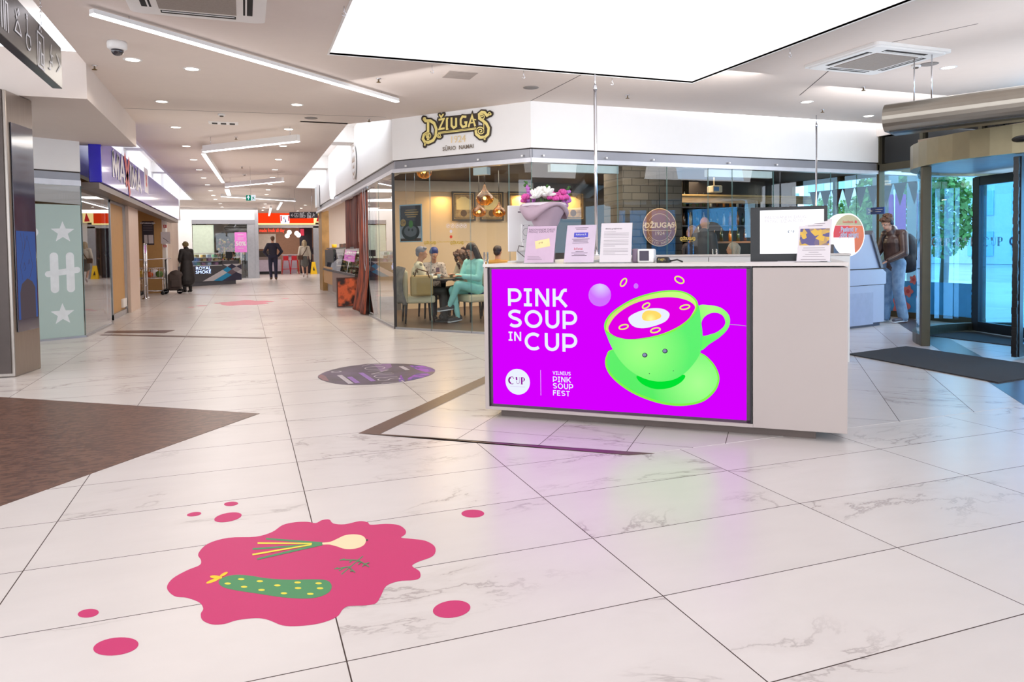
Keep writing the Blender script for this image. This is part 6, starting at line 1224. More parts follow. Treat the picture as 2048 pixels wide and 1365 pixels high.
# ------------------------------------------------------------------ bakery on the right of the passage
WD = mat('light_wood', (206, 160, 104), r=.5, stretch=(1, 6, 1), vary=.12); GPN = mat('grey_panel', (150, 128, 118), r=.5)
by0, by1, bx = 14.75, 22.9, 2.28
t = thing('bakery_counter', 'long bakery display counter with curved glass, wooden and food-photo front panels', 'display counter', (2.9, 19.5, 0))
q = MB(); q.box((bx, 20.6, .28), (bx + .7, by1, .78), WD, .01); q.build('wooden_front', t); q = MB(); q.box((bx + .1, by0 + .1, 0), (bx + .75, by1 - .1, .28), STL); q.build('plinth', t)
q = MB(); q.box((bx, 16.2, .12), (bx + .7, 20.6, .72), GPN, .008); q.build('grey_front', t)
PHO = mat('food_photo', (220, 104, 60), r=.4, rgb2=(50, 28, 24), scale=5.0, contrast=(.42, .58)); PHO2 = mat('food_photo_light', (230, 190, 140), r=.4, rgb2=(190, 80, 50), scale=7)
e0 = onY(673, 560, 16.1)
q = MB(); q.box((e0.x, 16.05, .02), (e0.x + 1.6, 16.2, .66), mat('panel_brown', (80, 44, 34), r=.4)); q.box((e0.x + .02, 16.03, .04), (e0.x + 1.2, 16.06, .64), PHO); q.prism([(0, 0)] * 3, 0, 0, PHO) if 0 else None; q.build('photo_panel', t)
q = MB(); q.box((bx - .02, by0 + 1.3, .66), (3.4, by1, .72), mat('counter_stone', (50, 44, 44), r=.25), .005); q.build('worktop', t)
q = MB()
for z in (.86, 1.02, 1.17): q.box((bx + .12, 16.3, z), (bx + .7, 22.0, z + .015), mat('shelf_glass', (200, 214, 214), r=.1))
q.build('shelf', t)
q = MB(); q.box((bx, 16.15, 1.3), (bx + .72, 22, 1.33), mat('case_top', (70, 64, 64), r=.3)); q.box((bx + .02, 20.4, .72), (bx + .1, by1 - .3, 1.28), BLK); q.box((bx + .7, 16.15, .72), (bx + .74, 22, 1.33), ALU); q.build('case_frame', t)
q = MB(); q.quad([(bx + .0, 16.15, .72), (bx + .0, 22, .72), (bx + .06, 22, 1.3), (bx + .06, 16.15, 1.3)], GLS); q.quad([(bx, 16.14, .72), (bx + .72, 16.14, .72), (bx + .72, 16.14, 1.3), (bx + .06, 16.14, 1.3)], GLS); q.build('display_glass', t)
q = MB(); q.tube([(bx + .08, 16.13, .74), (bx + .6, 16.13, 1.26)], .018, mat('pale_seal', (200, 214, 206), r=.3), 6); q.build('glass_seal', t)
area_lamp('case_light', (bx + .35, 16.3, 1.27), .4, .2, 14, (1, .9, .7)); area_lamp('case_light', (bx + .4, 18.5, 1.28), .3, 4.5, 150, (1, .85, .6))
rb = random.Random(21); PST = [mat('pastry_%d' % k, c, r=.55, vary=.15, scale=40) for k, c in enumerate(((214, 150, 70), (160, 96, 44), (236, 200, 130), (90, 56, 36), (240, 220, 190)))]
for s_, z in enumerate((.72, .875, 1.035)):
    for k in range(11):
        y = 16.4 + k * .48 + rb.uniform(-.05, .05); x = bx + .3 + rb.uniform(-.06, .1); m_ = PST[(k + s_) % 5]
        nm, lb = (('bread_roll', 'oval baked roll'), ('cake', 'round cake'), ('pastry', 'small piled pastries'))[(k + s_) % 3]
        t2 = thing(nm, '%s on the %s shelf of the bakery case, %s from the near end' % (lb, ('bottom', 'middle', 'top')[s_], ORD[k]), 'pastry', (x, y, z), 'baked goods in the bakery case')
        if nm == 'cake': MB().lathe([(.001, .0), (.09, 0), (.092, .05), (.08, .065), (.001, .068)], m_, (x, y, z), 14).build('cake_body', t2)
        elif nm == 'bread_roll': MB().ball((x, y, z + .045), (.07, .13, .045), m_, 10).build('crust', t2)
        else: q = MB(); [q.ball((x + dx, y + dy, z + .03 + dz), (.04, .05, .03), m_, 7) for dx, dy, dz in ((-.04, -.06, 0), (.05, -.05, 0), (-.04, .06, 0), (.05, .06, 0), (0, 0, .045))]; q.build('pieces', t2)
for k in range(5):
    y = 17.2 + k * .9; t2 = thing('cake_box', 'dark patterned cake box standing on top of the bakery case, %s from the near end' % ORD[k], 'box', (bx + .4, y, 1.33), 'boxes on the bakery case'); MB().box((bx + .25, y - .12, 1.33), (bx + .55, y + .12, 1.33 + rb.uniform(.06, .14)), mat('cake_box_brown', (110, 80, 66), r=.5, rgb2=(60, 44, 40), tex='cells', scale=20)).build('carton', t2)
t2 = thing('bucket', 'small yellow bucket at the far end of the bakery counter', 'bucket', (bx + .3, 22.6, 1.28)); MB().lathe([(.06, 0), (.08, .16)], YW, (bx + .3, 22.6, 1.28), 14).build('tub', t2)
# stained glass look picture
a = V((4.36, onX(682, 470, 4.36).y, 0)); y1_, y0_ = onX(684, 470, 4.36).y, onX(697, 470, 4.36).y
t = thing('stained_picture', 'tall bright green and pink stained-glass style picture on the bakery wall', 'picture', (4.36, (y0_ + y1_) / 2, 1.25)); q = MB(); z0_, z1_ = onX(690, 478, 4.36).z, onX(690, 424, 4.36).z; q.box((4.34, y0_, z0_), (4.38, y1_, z1_), BLK); q.build('frame', t); q = MB(); q.box((4.33, y0_ + .1, z0_ + .05), (4.345, y1_ - .1, z1_ - .05), glow('dummy', (0, 0, 0), 0) if 0 else mat('stained', (120, 220, 60), r=.3, rgb2=(230, 80, 150), tex='cells', scale=6, e=.5)); q.build('picture', t)
# roller banner cloth
BAN = mat('bark_cloth', (176, 84, 52), r=.7, rgb2=(66, 34, 34), scale=2.2, stretch=(6, 6, .9), contrast=(.38, .62)); BAN2 = mat('bark_cloth_dark', (130, 62, 44), r=.7, rgb2=(54, 26, 30), scale=2.5, stretch=(5, 5, 1))
ya, yb = onX(740, 500, 2.26).y, onX(716, 500, 2.26).y
t = thing('roller_banner', 'tall brown bark-printed cloth hanging from a roller down to the floor by the bakery', 'banner', (2.26, (ya + yb) / 2, 0))
q = MB(); i = q.mi(BAN); G = []
for k in range(25):
    z = .02 + (2.42 - .02) * k / 24; row = []
    for j in range(13):
        f_ = j / 12; y = ya + (yb - ya) * f_; bulge = .12 * max(0, 1 - z / .9) ** 1.2; row.append(q.v((2.26 - bulge - .03 * sin(9 * f_ + z * 1.2) - .05 * max(0, .5 - z) * sin(3 * f_), y + .08 * max(0, .7 - z) * (f_ - .5), z)))
    G.append(row)
for A, B in zip(G, G[1:]):
    for j in range(12): q.f([A[j], A[j + 1], B[j + 1], B[j]], i, True)
q.build('cloth', t, solid=.006); q = MB(); q.tube([(2.24, ya - .1, 2.45), (2.24, yb + 2.2, 2.45)], .04, ALU, 10); q.build('roller', t)
q = MB(); q.tube([(2.18, ya - .03, 2.42), (2.18, ya - .03, 1.0), (2.18, ya + .1, .86), (2.18, ya + .22, 1.0), (2.18, ya + .22, 2.42)], .006, RAIL, 6); q.build('pull_chain', t)
yc, yd = yb + .02, onX(694, 500, 2.27).y; t = thing('roller_banner', 'shorter dark brown bark-printed cloth ending at counter height behind the long one', 'banner', (2.27, (yc + yd) / 2, 1.2)); q = MB(); i = q.mi(BAN2); G = [[q.v((2.28 - .03 * sin(8 * j / 10), yc + (yd - yc) * j / 10, 1.28 + 1.14 * k / 8)) for j in range(11)] for k in range(9)]
for A, B in zip(G, G[1:]):
    for j in range(10): q.f([A[j], A[j + 1], B[j + 1], B[j]], i, True)
q.build('cloth', t, solid=.006); q = MB(); q.box((2.25, yc, 1.25), (2.3, yd, 1.29), RAIL); q.build('bottom_bar', t)
ye = ya - .35; t = thing('roller_banner', 'narrow dark brown cloth strip just behind the cafe side glass', 'banner', (2.3, ye, 0)); q = MB(); q.box((2.33, ye + .12, 0.03), (2.36, ye + .3, 2.42), BAN2); q.build('cloth', t)
q = MB(); q.box((2.3, ye + .3, 0), (2.36, by0 + .2, 2.5), mat('jamb_brown', (80, 50, 40), r=.5)); q.box((2.28, 23.2, 0), (2.5, 24.2, 2.5), mat('wood_slat', (190, 150, 90), r=.5, stretch=(1, 20, 1), vary=.3, scale=2)); struct('wall_bakery_jamb', q, 'brown jamb and slatted wooden wall of the bakery')
# signs on the right passage fascia
def fsign(name, label, u, v, r, rz_, draw, y=None, grp='signs on the right passage fascia'):
    p = onX(u, v, 2.2); t = thing(name, label, 'shop sign', p, grp); draw(t, frame(p, (0, -1, 0)), p)
def ovalsign(t, F, p):
    q = MB(F); q.prism([(.24 * cos(k * pi / 16), .34 * sin(k * pi / 16)) for k in range(32)], -.0, .02, WHT); q.build('board', t); q = MB(); GB = mat('brown_gold', (166, 120, 60), r=.5)
    q.stroke([(.25 * cos(k * pi / 16), .35 * sin(k * pi / 16)) for k in range(32)], .012, GB, F, .024, True); [q.stroke([(-.19 + .048 * k, -.0), (-.17 + .048 * k, .11 + .02 * (k % 2)), (-.16 + .048 * k, .0)], .016, GB, F, .024) for k in range(8)]; [q.stroke([(-.11 + .045 * k, -.13), (-.1 + .045 * k, -.06), (-.08 + .045 * k, -.13)], .015, GB, F, .024) for k in range(5)]; q.stroke([(-.1, .2), (0, .27), (.1, .2)], .03, GB, F, .024); q.stroke([(-.1, -.2), (0, -.27), (.1, -.2)], .03, GB, F, .024); q.build('lettering', t)
fsign('oval_sign', 'small white oval sign with brown lettering on the right passage fascia', 709, 325, 0, 0, ovalsign)
def litsign(t, F, p):
    q = MB(F); PB = glow('lit_sign_white', (250, 248, 255), 2.2); q.prism([(.3 * cos(k * pi / 12), .32 * sin(k * pi / 12) - .1) for k in range(24)], 0, .06, PB); q.build('light_disc', t); q = MB(); q.stroke([(0, .2), (0, .5)], .06, mat('violet_mark', (150, 120, 170), r=.5), F, .03); q.build('mark', t)
fsign('round_lit_sign', 'glowing round white sign with a small purple mark farther down the right fascia', 666, 366, 0, 0, litsign)
def boxsign(t, F, p): q = MB(F); q.box((-.3, -.35, 0), (.3, .35, .08), WPL); q.build('box', t); q = MB(F); q.box((-.24, -.28, .08), (.24, .28, .085), glow('lit_sign_grey', (230, 232, 236), .9)); q.build('face', t)
fsign('box_sign', 'small pale square box sign, farthest on the right passage fascia', 637, 393, 0, 0, boxsign)

# ------------------------------------------------------------------ right side: cash machine, revolving door, air curtain, outdoors
ab = onZ(1768, 651); af = onZ(1701, 659); MD = (ab - af); MD.z = 0; MD = MD.normalized()
q0 = ab - MD * .0; BGY = mat('machine_grey', (172, 182, 206), r=.4, vary=.01); BG2 = mat('machine_dark', (96, 98, 108), r=.4)
# local: x towards the user (right in the picture), y away from the camera, z up
MT = Matrix.Translation(ab - MD * 1.25) @ Matrix((MD, V((-MD.y, MD.x, 0)), V((0, 0, 1)))).transposed().to_4x4(); AX = 1.25
t = thing('cash_machine', 'large pale blue-grey cash machine seen from the side with sloping front', 'cash machine', MT @ V((.7, .35, 0)))
zz = lambda v: above(1740, v, ab)
q = MB(MT @ Matrix.Rotation(pi / 2, 4, 'X') @ Matrix.Diagonal((1, 1, -1, 1)))
q.prism([(0, .06), (AX, .06), (AX, zz(568)), (AX + .05, zz(567)), (AX + .05, zz(545)), (AX - .06, zz(537)), (0, zz(537))], 0, .8, BGY)
q.build('lower_cabinet', t); q = MB(MT @ Matrix.Rotation(pi / 2, 4, 'X') @ Matrix.Diagonal((1, 1, -1, 1))); q.prism([(.2, zz(537)), (AX - .08, zz(536)), (AX - .33, zz(470)), (.5, zz(470)), (.5, zz(480)), (.2, zz(480))], .03, .77, BGY); q.build('upper_cabinet', t)
q = MB(MT @ Matrix.Rotation(pi / 2, 4, 'X') @ Matrix.Diagonal((1, 1, -1, 1))); q.prism([(AX - .08, zz(536)), (AX - .02, zz(536)), (AX - .30, zz(462)), (AX - .34, zz(470))], .0, .8, BG2); q.build('sloping_panel', t)
q = MB(MT); q.box((.02, .04, 0), (AX - .05, .76, .06), mat('machine_base', (40, 60, 90), r=.4)); q.build('base', t)
q = MB(MT); q.box((.1, -.006, zz(645)), (AX - .3, 0, zz(583)), mat('machine_panel', (162, 172, 198), r=.4)); q.build('side_panel', t); q = MB(MT); q.box((0, -.004, zz(538)), (AX + .03, -.001, zz(536)), SEAM); q.box((0, -.004, zz(569)), (AX + .03, -.001, zz(568)), SEAM); q.build('panel_joint', t)
q = MB(MT); q.box((-.3, .1, zz(525)), (.25, .7, zz(455)), BG2, .01); q.box((-.3, .05, .0), (.0, .75, zz(525)), BGY); q.build('rear_box', t)
# ring sign on the machine
RC = atd(1697, 470, 10.2); Rr = 43 / 1445.6 * 10.2; t = thing('ring_sign', 'round orange-red cash machine sign with thick white glowing rim and white words', 'shop sign', RC)
ORG_ = glow('sign_orange', (228, 92, 18), .85); RGL = glow('ring_white', (250, 250, 255), 1.3)
F = frame(RC, (RT * .93 + FW * .37).normalized())
q = MB(F); q.lathe([(Rr * .98, -.16), (Rr * 1.0, -.15), (Rr * 1.0, 0), (Rr * .93, .004)], RGL, n=40); q.build('glowing_rim', t)
q = MB(F); ci = lambda r, a0, a1, n=24: [(r * cos(radians(a0 + (a1 - a0) * k / n)), r * sin(radians(a0 + (a1 - a0) * k / n))) for k in range(n + 1)]
OR2 = mat('print_orange', (230, 110, 20), r=.4, e=.35); RE2 = mat('print_red', (220, 58, 24), r=.4, e=.35); CR2 = mat('print_cream', (236, 206, 190), r=.4, e=.2)
q.prism(ci(Rr * .93, 28, 152), .002, .006, CR2); q.prism([(Rr * .82, Rr * .43)] + [(-Rr * .82, Rr * .43)] + ci(Rr * .93, 152, 180, 6) + [(-Rr * .93, -Rr * .12), (Rr * .93, -Rr * .12)] + ci(Rr * .93, 0, 28, 6), .002, .006, RE2); q.prism([(Rr * .35, -Rr * .12), (Rr * .93, -Rr * .12)] + ci(Rr * .93, -8, -62, 12) + [(Rr * .38, -Rr * .83)], .002, .006, OR2); q.prism([(0, Rr * .43), (Rr * .84, Rr * .43)] + ci(Rr * .93, 27, -8, 10) + [(Rr * .3, -Rr * .12)], .0062, .0066, OR2); q.build('printed_disc', t)
q = MB(); q.text('Pasiimti ir', F @ Matrix.Translation((-.0, Rr * .25, .009)), Rr * .3, PAP, bold=.004, sx=.85); q.text('įdėti pinigų', F @ Matrix.Translation((0, Rr * .0, .009)), Rr * .3, PAP, bold=.004, sx=.85); q.text('Swedbank', F @ Matrix.Translation((-.02, Rr * .6, .009)), Rr * .16, RE2); q.text('●', F, .001, RE2) if 0 else None; q.build('lettering', t); q = MB(F); q.disc((Rr * .42, Rr * .6), Rr * .07, RE2, 12, .009); q.build('emblem_dot', t)
q = MB(F); q.box((-Rr * .9, -Rr * .95, -.1), (Rr * .33, -Rr * .12, -.0), mat('machine_top_grey', (110, 106, 108), r=.4)); q.build('rear_bracket', t)

FX = 10.4; FRM = mat('bronze_frame', (84, 78, 62), r=.4, mt=.5); FRD = mat('dark_frame', (34, 34, 38), r=.4)
DC = V((9.1, 5.7, 0)); DR = 1.57
t = thing('revolving_door', 'large glass revolving door with bronze canopy and black brushed wing edges', 'revolving door', DC)
ang = lambda p: atan2(p.y - DC.y, p.x - DC.x)
a_post = ang(V((7.69, 6.5, 0))); a_out = radians(35)
def seg(mb, r, a0, a1, z0, z1, m, n=16, th=0.0):
    P = [V((DC.x + r * cos(a0 + (a1 - a0) * k / n), DC.y + r * sin(a0 + (a1 - a0) * k / n), 0)) for k in range(n + 1)]
    i = mb.mi(m)
    if th == 0:
        for A, B in zip(P, P[1:]): mb.quad([(A.x, A.y, z0), (B.x, B.y, z0), (B.x, B.y, z1), (A.x, A.y, z1)], m)
    else:
        Q_ = [V((DC.x + (r - th) * cos(a0 + (a1 - a0) * k / n), DC.y + (r - th) * sin(a0 + (a1 - a0) * k / n), 0)) for k in range(n + 1)]
        for k in range(n): mb.prism([(P[k].x, P[k].y), (P[k + 1].x, P[k + 1].y), (Q_[k + 1].x, Q_[k + 1].y), (Q_[k].x, Q_[k].y)][::-1], z0, z1, m)
zc0, zc1 = 2.17, 2.47
q = MB(); seg(q, DR, a_out, a_post, .12, zc0, GLD); q.build('curved_glass', t); q = MB(); seg(q, DR, -a_out, -radians(128), .12, zc0, GLD); q.build('curved_glass', t)
q = MB(); seg(q, DR + .04, a_out, a_post, 0, .13, FRM, th=.09); seg(q, DR + .04, -radians(128), -a_out, 0, .13, FRM, th=.09)
for s_ in (1, -1):
    for a in (a_post if s_ > 0 else -radians(128), a_out * s_): q.T = rotz((DC.x + DR * cos(a), DC.y + DR * sin(a), 0), a); q.box((-.05, -.035, 0), (.05, .035, zc0), FRM, .005); q.T = Matrix()
q.build('wall_frame', t)
CAN = mat('canopy_steel', (150, 140, 112), r=.35, mt=.7); q = MB(); seg(q, DR + .08, 0, 2 * pi, zc0, zc1, CAN, 48, th=.1); q.prism([(DC.x + (DR) * cos(k * pi / 16), DC.y + DR * sin(k * pi / 16)) for k in range(32)], zc0 + .03, zc0 + .05, mat('door_soffit', (190, 196, 204), r=.4)); q.build('canopy', t)
q = MB(); q.lathe([(.001, 0), (1, 0), (1, .2), (.0, .2)], FRM, n=4) if 0 else None; q.box((DC.x - 1.0, DC.y - 1.5, zc1), (DC.x + 1.2, DC.y + 1.2, zc1 + .1), mat('canopy_box', (176, 160, 140), r=.5)); q.build('canopy_top_box', t)
p = V((DC.x + (DR + .09) * cos(ang(onZ(1955, 700))), DC.y + (DR + .09) * sin(ang(onZ(1955, 700))), 0)); 
for aa in (198,):
    p = V((DC.x + (DR + .1) * cos(radians(aa)), DC.y + (DR + .1) * sin(radians(aa)), zc0 + .14)); q = MB(); q.ball(p, (.05, .1, .035), BLK, 10); q.build('sensor', t)
q = MB(); q.tube([(DC.x, DC.y, 0), (DC.x, DC.y, zc0)], .07, FRD, 16); q.build('centre_post', t)
for a in (195, 195 + 120, 195 + 240):
    w_ = MB(rotz(DC, radians(a))); L_ = DR - .05
    w_.box((.07, -.03, .03), (.14, .03, zc0 - .02), FRD); w_.box((L_ - .11, -.035, .03), (L_ - .02, .035, zc0 - .02), FRD); w_.box((.07, -.03, .03), (L_ - .02, .03, .16), FRD); w_.box((.07, -.03, zc0 - .14), (L_ - .02, .03, zc0 - .02), FRD)
    o = w_.build('door_wing', t); w_ = MB(rotz(DC, radians(a))); w_.box((.14, -.005, .16), (L_ - .11, .005, zc0 - .14), GLB); w_.build('wing_glass', o)
    w_ = MB(rotz(DC, radians(a))); rz_ = random.Random(a)
    for k in range(60): z = .03 + (zc0 - .06) * k / 60; w_.box((L_ - .03, -.022 - rz_.uniform(0, .006), z), (L_ + .02 + rz_.uniform(0, .012), .022 + rz_.uniform(0, .006), z + .036), BLK)
    w_.build('edge_brush', o)
# CUP letters on outer door glass
t2 = thing('glass_lettering', 'row of white cup logos on the outer entrance glass', 'window lettering', (FX - .02, 7.6, 1.28), 'white logos on the entrance glass'); q = MB(); F = frame((FX - .015, 7.9, 1.26), (0, -1, 0)); [cuplogo(q, F, -.5 + .42 * k, 0, .13, PAP, 0) for k in range(6)]; q.build('printed_logo', t2)
# facade
q = MB()
def fpost(y, z0=0, z1=3.2, w=.06, m=FRM, d_=.12): q.box((FX - d_ / 2, y - w / 2, z0), (FX + d_ / 2, y + w / 2, z1), m)
for y in (9.6, 8.75, 7.75, 6.9, 4.9, 3.9, 1.5, -1, -3.5, -6): fpost(y)
q.box((FX - .06, -6, 2.5), (FX + .06, 9.6, 2.62), FRM); q.box((FX - .06, -6, 3.1), (FX + .06, 9.6, 3.4), FRM); q.box((FX - .04, 7.7, 0), (FX + .04, 9.6, .1), FRM); q.box((FX - .04, -6, 0), (FX + .04, 4.0, .1), FRM)
for y in (11, 12.3, 13.6): q.box((12.0, y - .03, 0), (12.1, y + .03, 3.0), FRM)
q.box((12, 9.6, 2.6), (12.1, 15.2, 3.0), FRM); q.box((FX, 9.6, 2.5), (12.1, 9.7, 3.4), FRM); struct('window_1', q, 'bronze framed glass facade with the entrance')
q = MB(); q.quad([(FX, 7.7, 0), (FX, 9.6, 0), (FX, 9.6, 2.5), (FX, 7.7, 2.5)], GLB); q.quad([(FX, -6, 0), (FX, 4.1, 0), (FX, 4.1, 2.5), (FX, -6, 2.5)], GLB); q.quad([(12.05, 9.65, 0), (12.05, 15.2, 0), (12.05, 15.2, 2.6), (12.05, 9.65, 2.6)], GLB); q.quad([(FX, -6, 2.62), (FX, 9.6, 2.62), (FX, 9.6, 3.1), (FX, -6, 3.1)], glassm('smoked_transom', (90, 90, 86), 1.2)); struct('window_2', q, 'blue tinted panes of the entrance facade')
q = MB(); q.box((FX - .1, -6, 3.1), (FX + .1, 9.6, 3.45), CEI); q.box((FX + .1, -6, 2.55), (FX + .14, 9.6, 3.1), mat('transom_dark', (60, 60, 52), r=.6)); struct('trim_14', q, 'dark transom zone over the entrance')
rb = random.Random(8)
for k, y in enumerate((7.3, 6.5, 5.9)):
    t2 = thing('cable_bundle', 'loose dark cable hanging in the transom above the revolving door, %s from the left' % ORD[k], 'cable', (FX - .1, y, 2.9), 'cables above the revolving door'); q = MB(); q.tube([(FX - .1, y + .3, 3.1), (FX - .1, y + .1, 2.85), (FX - .1, y, 2.95), (FX - .1, y - .1, 2.7), (FX - .1, y - .05, 2.6)], .012, BLK, 5); q.build('cable', t2)
for k, (u, v, s_) in enumerate(((1802, 612, .16), (1816, 583, .09), (1827, 560, .07), (1822, 640, .06))):
    p = onX(u - 0, v, FX - .03); t2 = thing('glass_sticker', 'pink flower sticker low on the blue glass behind the young man, %s' % ('the biggest', 'the second biggest', 'a small high one', 'a small low one')[k], 'sticker', p, 'flower stickers on the entrance glass'); q = MB(frame(p, (0, -1, 0))); q.prism([(s_ * (1 + .2 * cos(5 * a)) * cos(a), s_ * (1 + .2 * cos(5 * a)) * sin(a)) for a in [2 * pi * j / 30 for j in range(30)]], 0, .002, mat('sticker_pink', (226, 120, 120), r=.5)); q.disc((0, 0), s_ * .4, mat('sticker_red', (200, 80, 80), r=.5), 12, .003); q.build('print', t2)
q = MB(); q.box((FX - .02, 7.8, .1), (FX - .01, 9.55, .62), mat('blue_film', (60, 160, 220), r=.4, alpha=.8)); struct('trim_15', q, 'blue film band low on the facade glass')
p = onX(1752, 422, FX - .05); t2 = thing('blue_sign', 'small blue arrow sign on the facade glass above the young man', 'sign', p); q = MB(frame(p, (0, -1, 0))); q.box((-.19, -.06, 0), (.19, .06, .02), mat('info_blue', (30, 70, 140), r=.4)); q.build('panel', t2); q = MB(); Fq = frame(p, (0, -1, 0)); q.stroke([(-.15, .03), (-.06, 0), (-.15, -.03)], .014, PAP, Fq, .024); q.stroke([(.01, .02), (.16, .02)], .01, PAP, Fq, .024); q.stroke([(.01, -.015), (.13, -.015)], .01, PAP, Fq, .024); q.build('lettering', t2)
# mats
MATM = mat('door_mat', (66, 64, 66), r=.95, vary=.25, scale=220, bump=.4); q = MB(); q.prism([(6.22, 4.47), (7.42, 4.6), (7.44, 6.48), (6.36, 6.3)], .003, .014, MATM); o = tag(q.build('door_mat'), 'dark grey door mat lying in front of the revolving door', 'mat')
q = MB(); q.prism([(DC.x + 1.6 * cos(k * pi / 20), DC.y + 1.6 * sin(k * pi / 20)) for k in range(40) if cos(k * pi / 20) > -.35], .003, .01, MATM); tag(q.build('door_mat'), 'round dark mat on the floor inside the revolving door', 'mat')
# air curtain
A0, A1 = onZ(1772, 232, 2.72), None
d_ax = (onZ(2048, 205, 2.98) - onZ(1772, 215, 2.98)); d_ax.z = 0
P0 = atd(1772, 238, 8.0); P1 = atd(2048, 203, 7.1); dd_ = V((P1.x - P0.x, P1.y - P0.y, 0)); 
t = thing('air_curtain', 'long silver air curtain with rounded front hanging above the entrance', 'air curtain', (P0.x, P0.y, P0.z)); dn = dd_.normalized(); nn_ = V((dn.y, -dn.x, 0)); nn_ = nn_ if nn_.dot(-P0) > 0 else -nn_
zc_ = P0.z; hh_ = .155; Lc = 3.6; FA = Matrix.Translation(V((P0.x, P0.y, zc_))) @ Matrix((nn_, V((0, 0, 1)), dn)).transposed().to_4x4()
prof = [(.13 * cos(radians(a)) , hh_ * sin(radians(a))) for a in range(-70, 81, 15)] + [(-.3, hh_ * .95), (-.3, -hh_)]
def extr(mb, prof, z0, z1, m):
    i = mb.mi(m); A = [mb.v(FA @ V((x, y, z0))) for x, y in prof]; B = [mb.v(FA @ V((x, y, z1))) for x, y in prof]; n = len(prof)
    for k in range(n): mb.f([A[k], A[(k + 1) % n], B[(k + 1) % n], B[k]], i, False)
    mb.f(A[::-1], i); mb.f(B, i)
AST = mat('curtain_steel', (172, 164, 152), r=.28, mt=.85, vary=.02)
q = MB(); extr(q, prof, 0, 1.55, AST); extr(q, prof, 1.553, Lc, AST); bmesh.ops.recalc_face_normals(q.bm, faces=q.bm.faces); q.build('casing', t)
q = MB(); extr(q, [(.05, -hh_ * 1.02), (.05, -hh_ * .92), (-.1, -hh_ * .92), (-.1, -hh_ * 1.02)], .05, Lc, BLK); q.build('outlet_slot', t)
for s_ in (.25, .42, 1.35, 1.5, 1.62, 1.75, 1.95):
    b = FA @ V((-.1, hh_ * .9, s_)); MB().tube([b, (b.x, b.y, CH)], .007, CHR, 5).build('threaded_rod', t)

# outdoors
q = MB(); q.box((FX + .12, -20, -.06), (60, 60, -.02), mat('paving', (176, 178, 182), r=.8, tex='cells', scale=1.5, vary=.06)); struct('ground_outside', q, 'grey paving outside the entrance')
BLD = mat('outside_building', (128, 156, 186), r=.7); BL2 = mat('outside_building_light', (200, 214, 226), r=.7); WGL = mat('outside_glass', (150, 200, 226), r=.15, coat=.5)
def building(x, y0_, y1_, h, m, label, rows, cols):
    t = thing('building', label, 'building', (x, (y0_ + y1_) / 2, 0), 'buildings across the street'); MB().box((x, y0_, 0), (x + 5, y1_, h), m).build('wall', t); MB().box((x - .2, y0_ - .2, h), (x + 5.2, y1_ + .2, h + .3), BL2).build('roof', t)
    for r in range(rows):
        for c_ in range(cols): yy = y0_ + (y1_ - y0_) * (c_ + .5) / cols; zz_ = h * (r + .5) / rows; MB().box((x - .06, yy - (y1_ - y0_) / cols * .3, zz_ - h / rows * .3), (x, yy + (y1_ - y0_) / cols * .3, zz_ + h / rows * .3), WGL).build('window', t)
building(38, 14, 24, 3.6, BLD, 'low slate-blue building seen through the revolving door', 1, 4); building(40, 26, 44, 7, BL2, 'pale taller building behind the pillars of the entrance', 3, 7); building(36, 46, 60, 5, BLD, 'dark blue building left behind the cafe windows', 2, 5)
def tree(x, y, h, r, label):
    t = thing('tree', label, 'tree', (x, y, 0), 'trees outside the entrance'); MB().tube([(x, y, 0), (x + .1, y, h * .5), (x, y, h * .8)], [.12, .09, .04], mat('bark', (90, 76, 60), r=.8), 8).build('trunk', t)
    q = MB(); g = random.Random(int(x * 10 + y)); i = q.mi(mat('foliage', (110, 160, 80), r=.7, vary=.3, scale=3))
    for k in range(1500):
        a, b_, rr_ = g.uniform(0, 6.28), g.uniform(-1, 1), g.uniform(.3, 1) ** .5; c_ = V((x + r * rr_ * cos(a) * sqrt(1 - b_ * b_), y + r * rr_ * sin(a) * sqrt(1 - b_ * b_), h * .62 + h * .38 * rr_ * b_)); u_ = V((g.uniform(-1, 1), g.uniform(-1, 1), g.uniform(-1, 1))).normalized() * .1; v_ = u_.cross(V((g.uniform(-1, 1), g.uniform(-1, 1), g.uniform(-1, 1)))).normalized() * .06
        q.f([q.v(c_ - u_), q.v(c_ + v_), q.v(c_ + u_), q.v(c_ - v_)], i)
    q.build('foliage', t, kind='stuff')
for d_, u, h, r, lb in ((19, 1790, 3.6, 1.0, 'slim light green tree outside right behind the young man'), (25, 1722, 3.0, .9, 'green tree outside between the ring sign and the young man'), (21, 1888, 3.4, .8, 'green tree seen through the left half of the revolving door'), (30, 1655, 3.2, 1.1, 'green tree outside behind the cafe window end'), (31, 1480, 3.0, 1.0, 'green tree outside far left behind the bar')): p = atd(u, 500, d_); tree(p.x, p.y, h, r, lb)
t = thing('bunting', 'string of dark triangular pennants across the window at the cafe end', 'bunting', (11.9, 11.3, 2.3))
q = MB(); q.tube([(11.95, 10.0, 2.42), (11.95, 13.0, 2.42)], .008, BLK, 5); q.build('string', t)
for k in range(9): y = 10.1 + .32 * k; q = MB(); q.slab([(11.95, y, 2.42), (11.95, y + .3, 2.42), (11.95, y + .15, 1.98)], (.004, 0, 0), mat('pennant', (92, 74, 88), r=.7)); q.build('pennant', t)
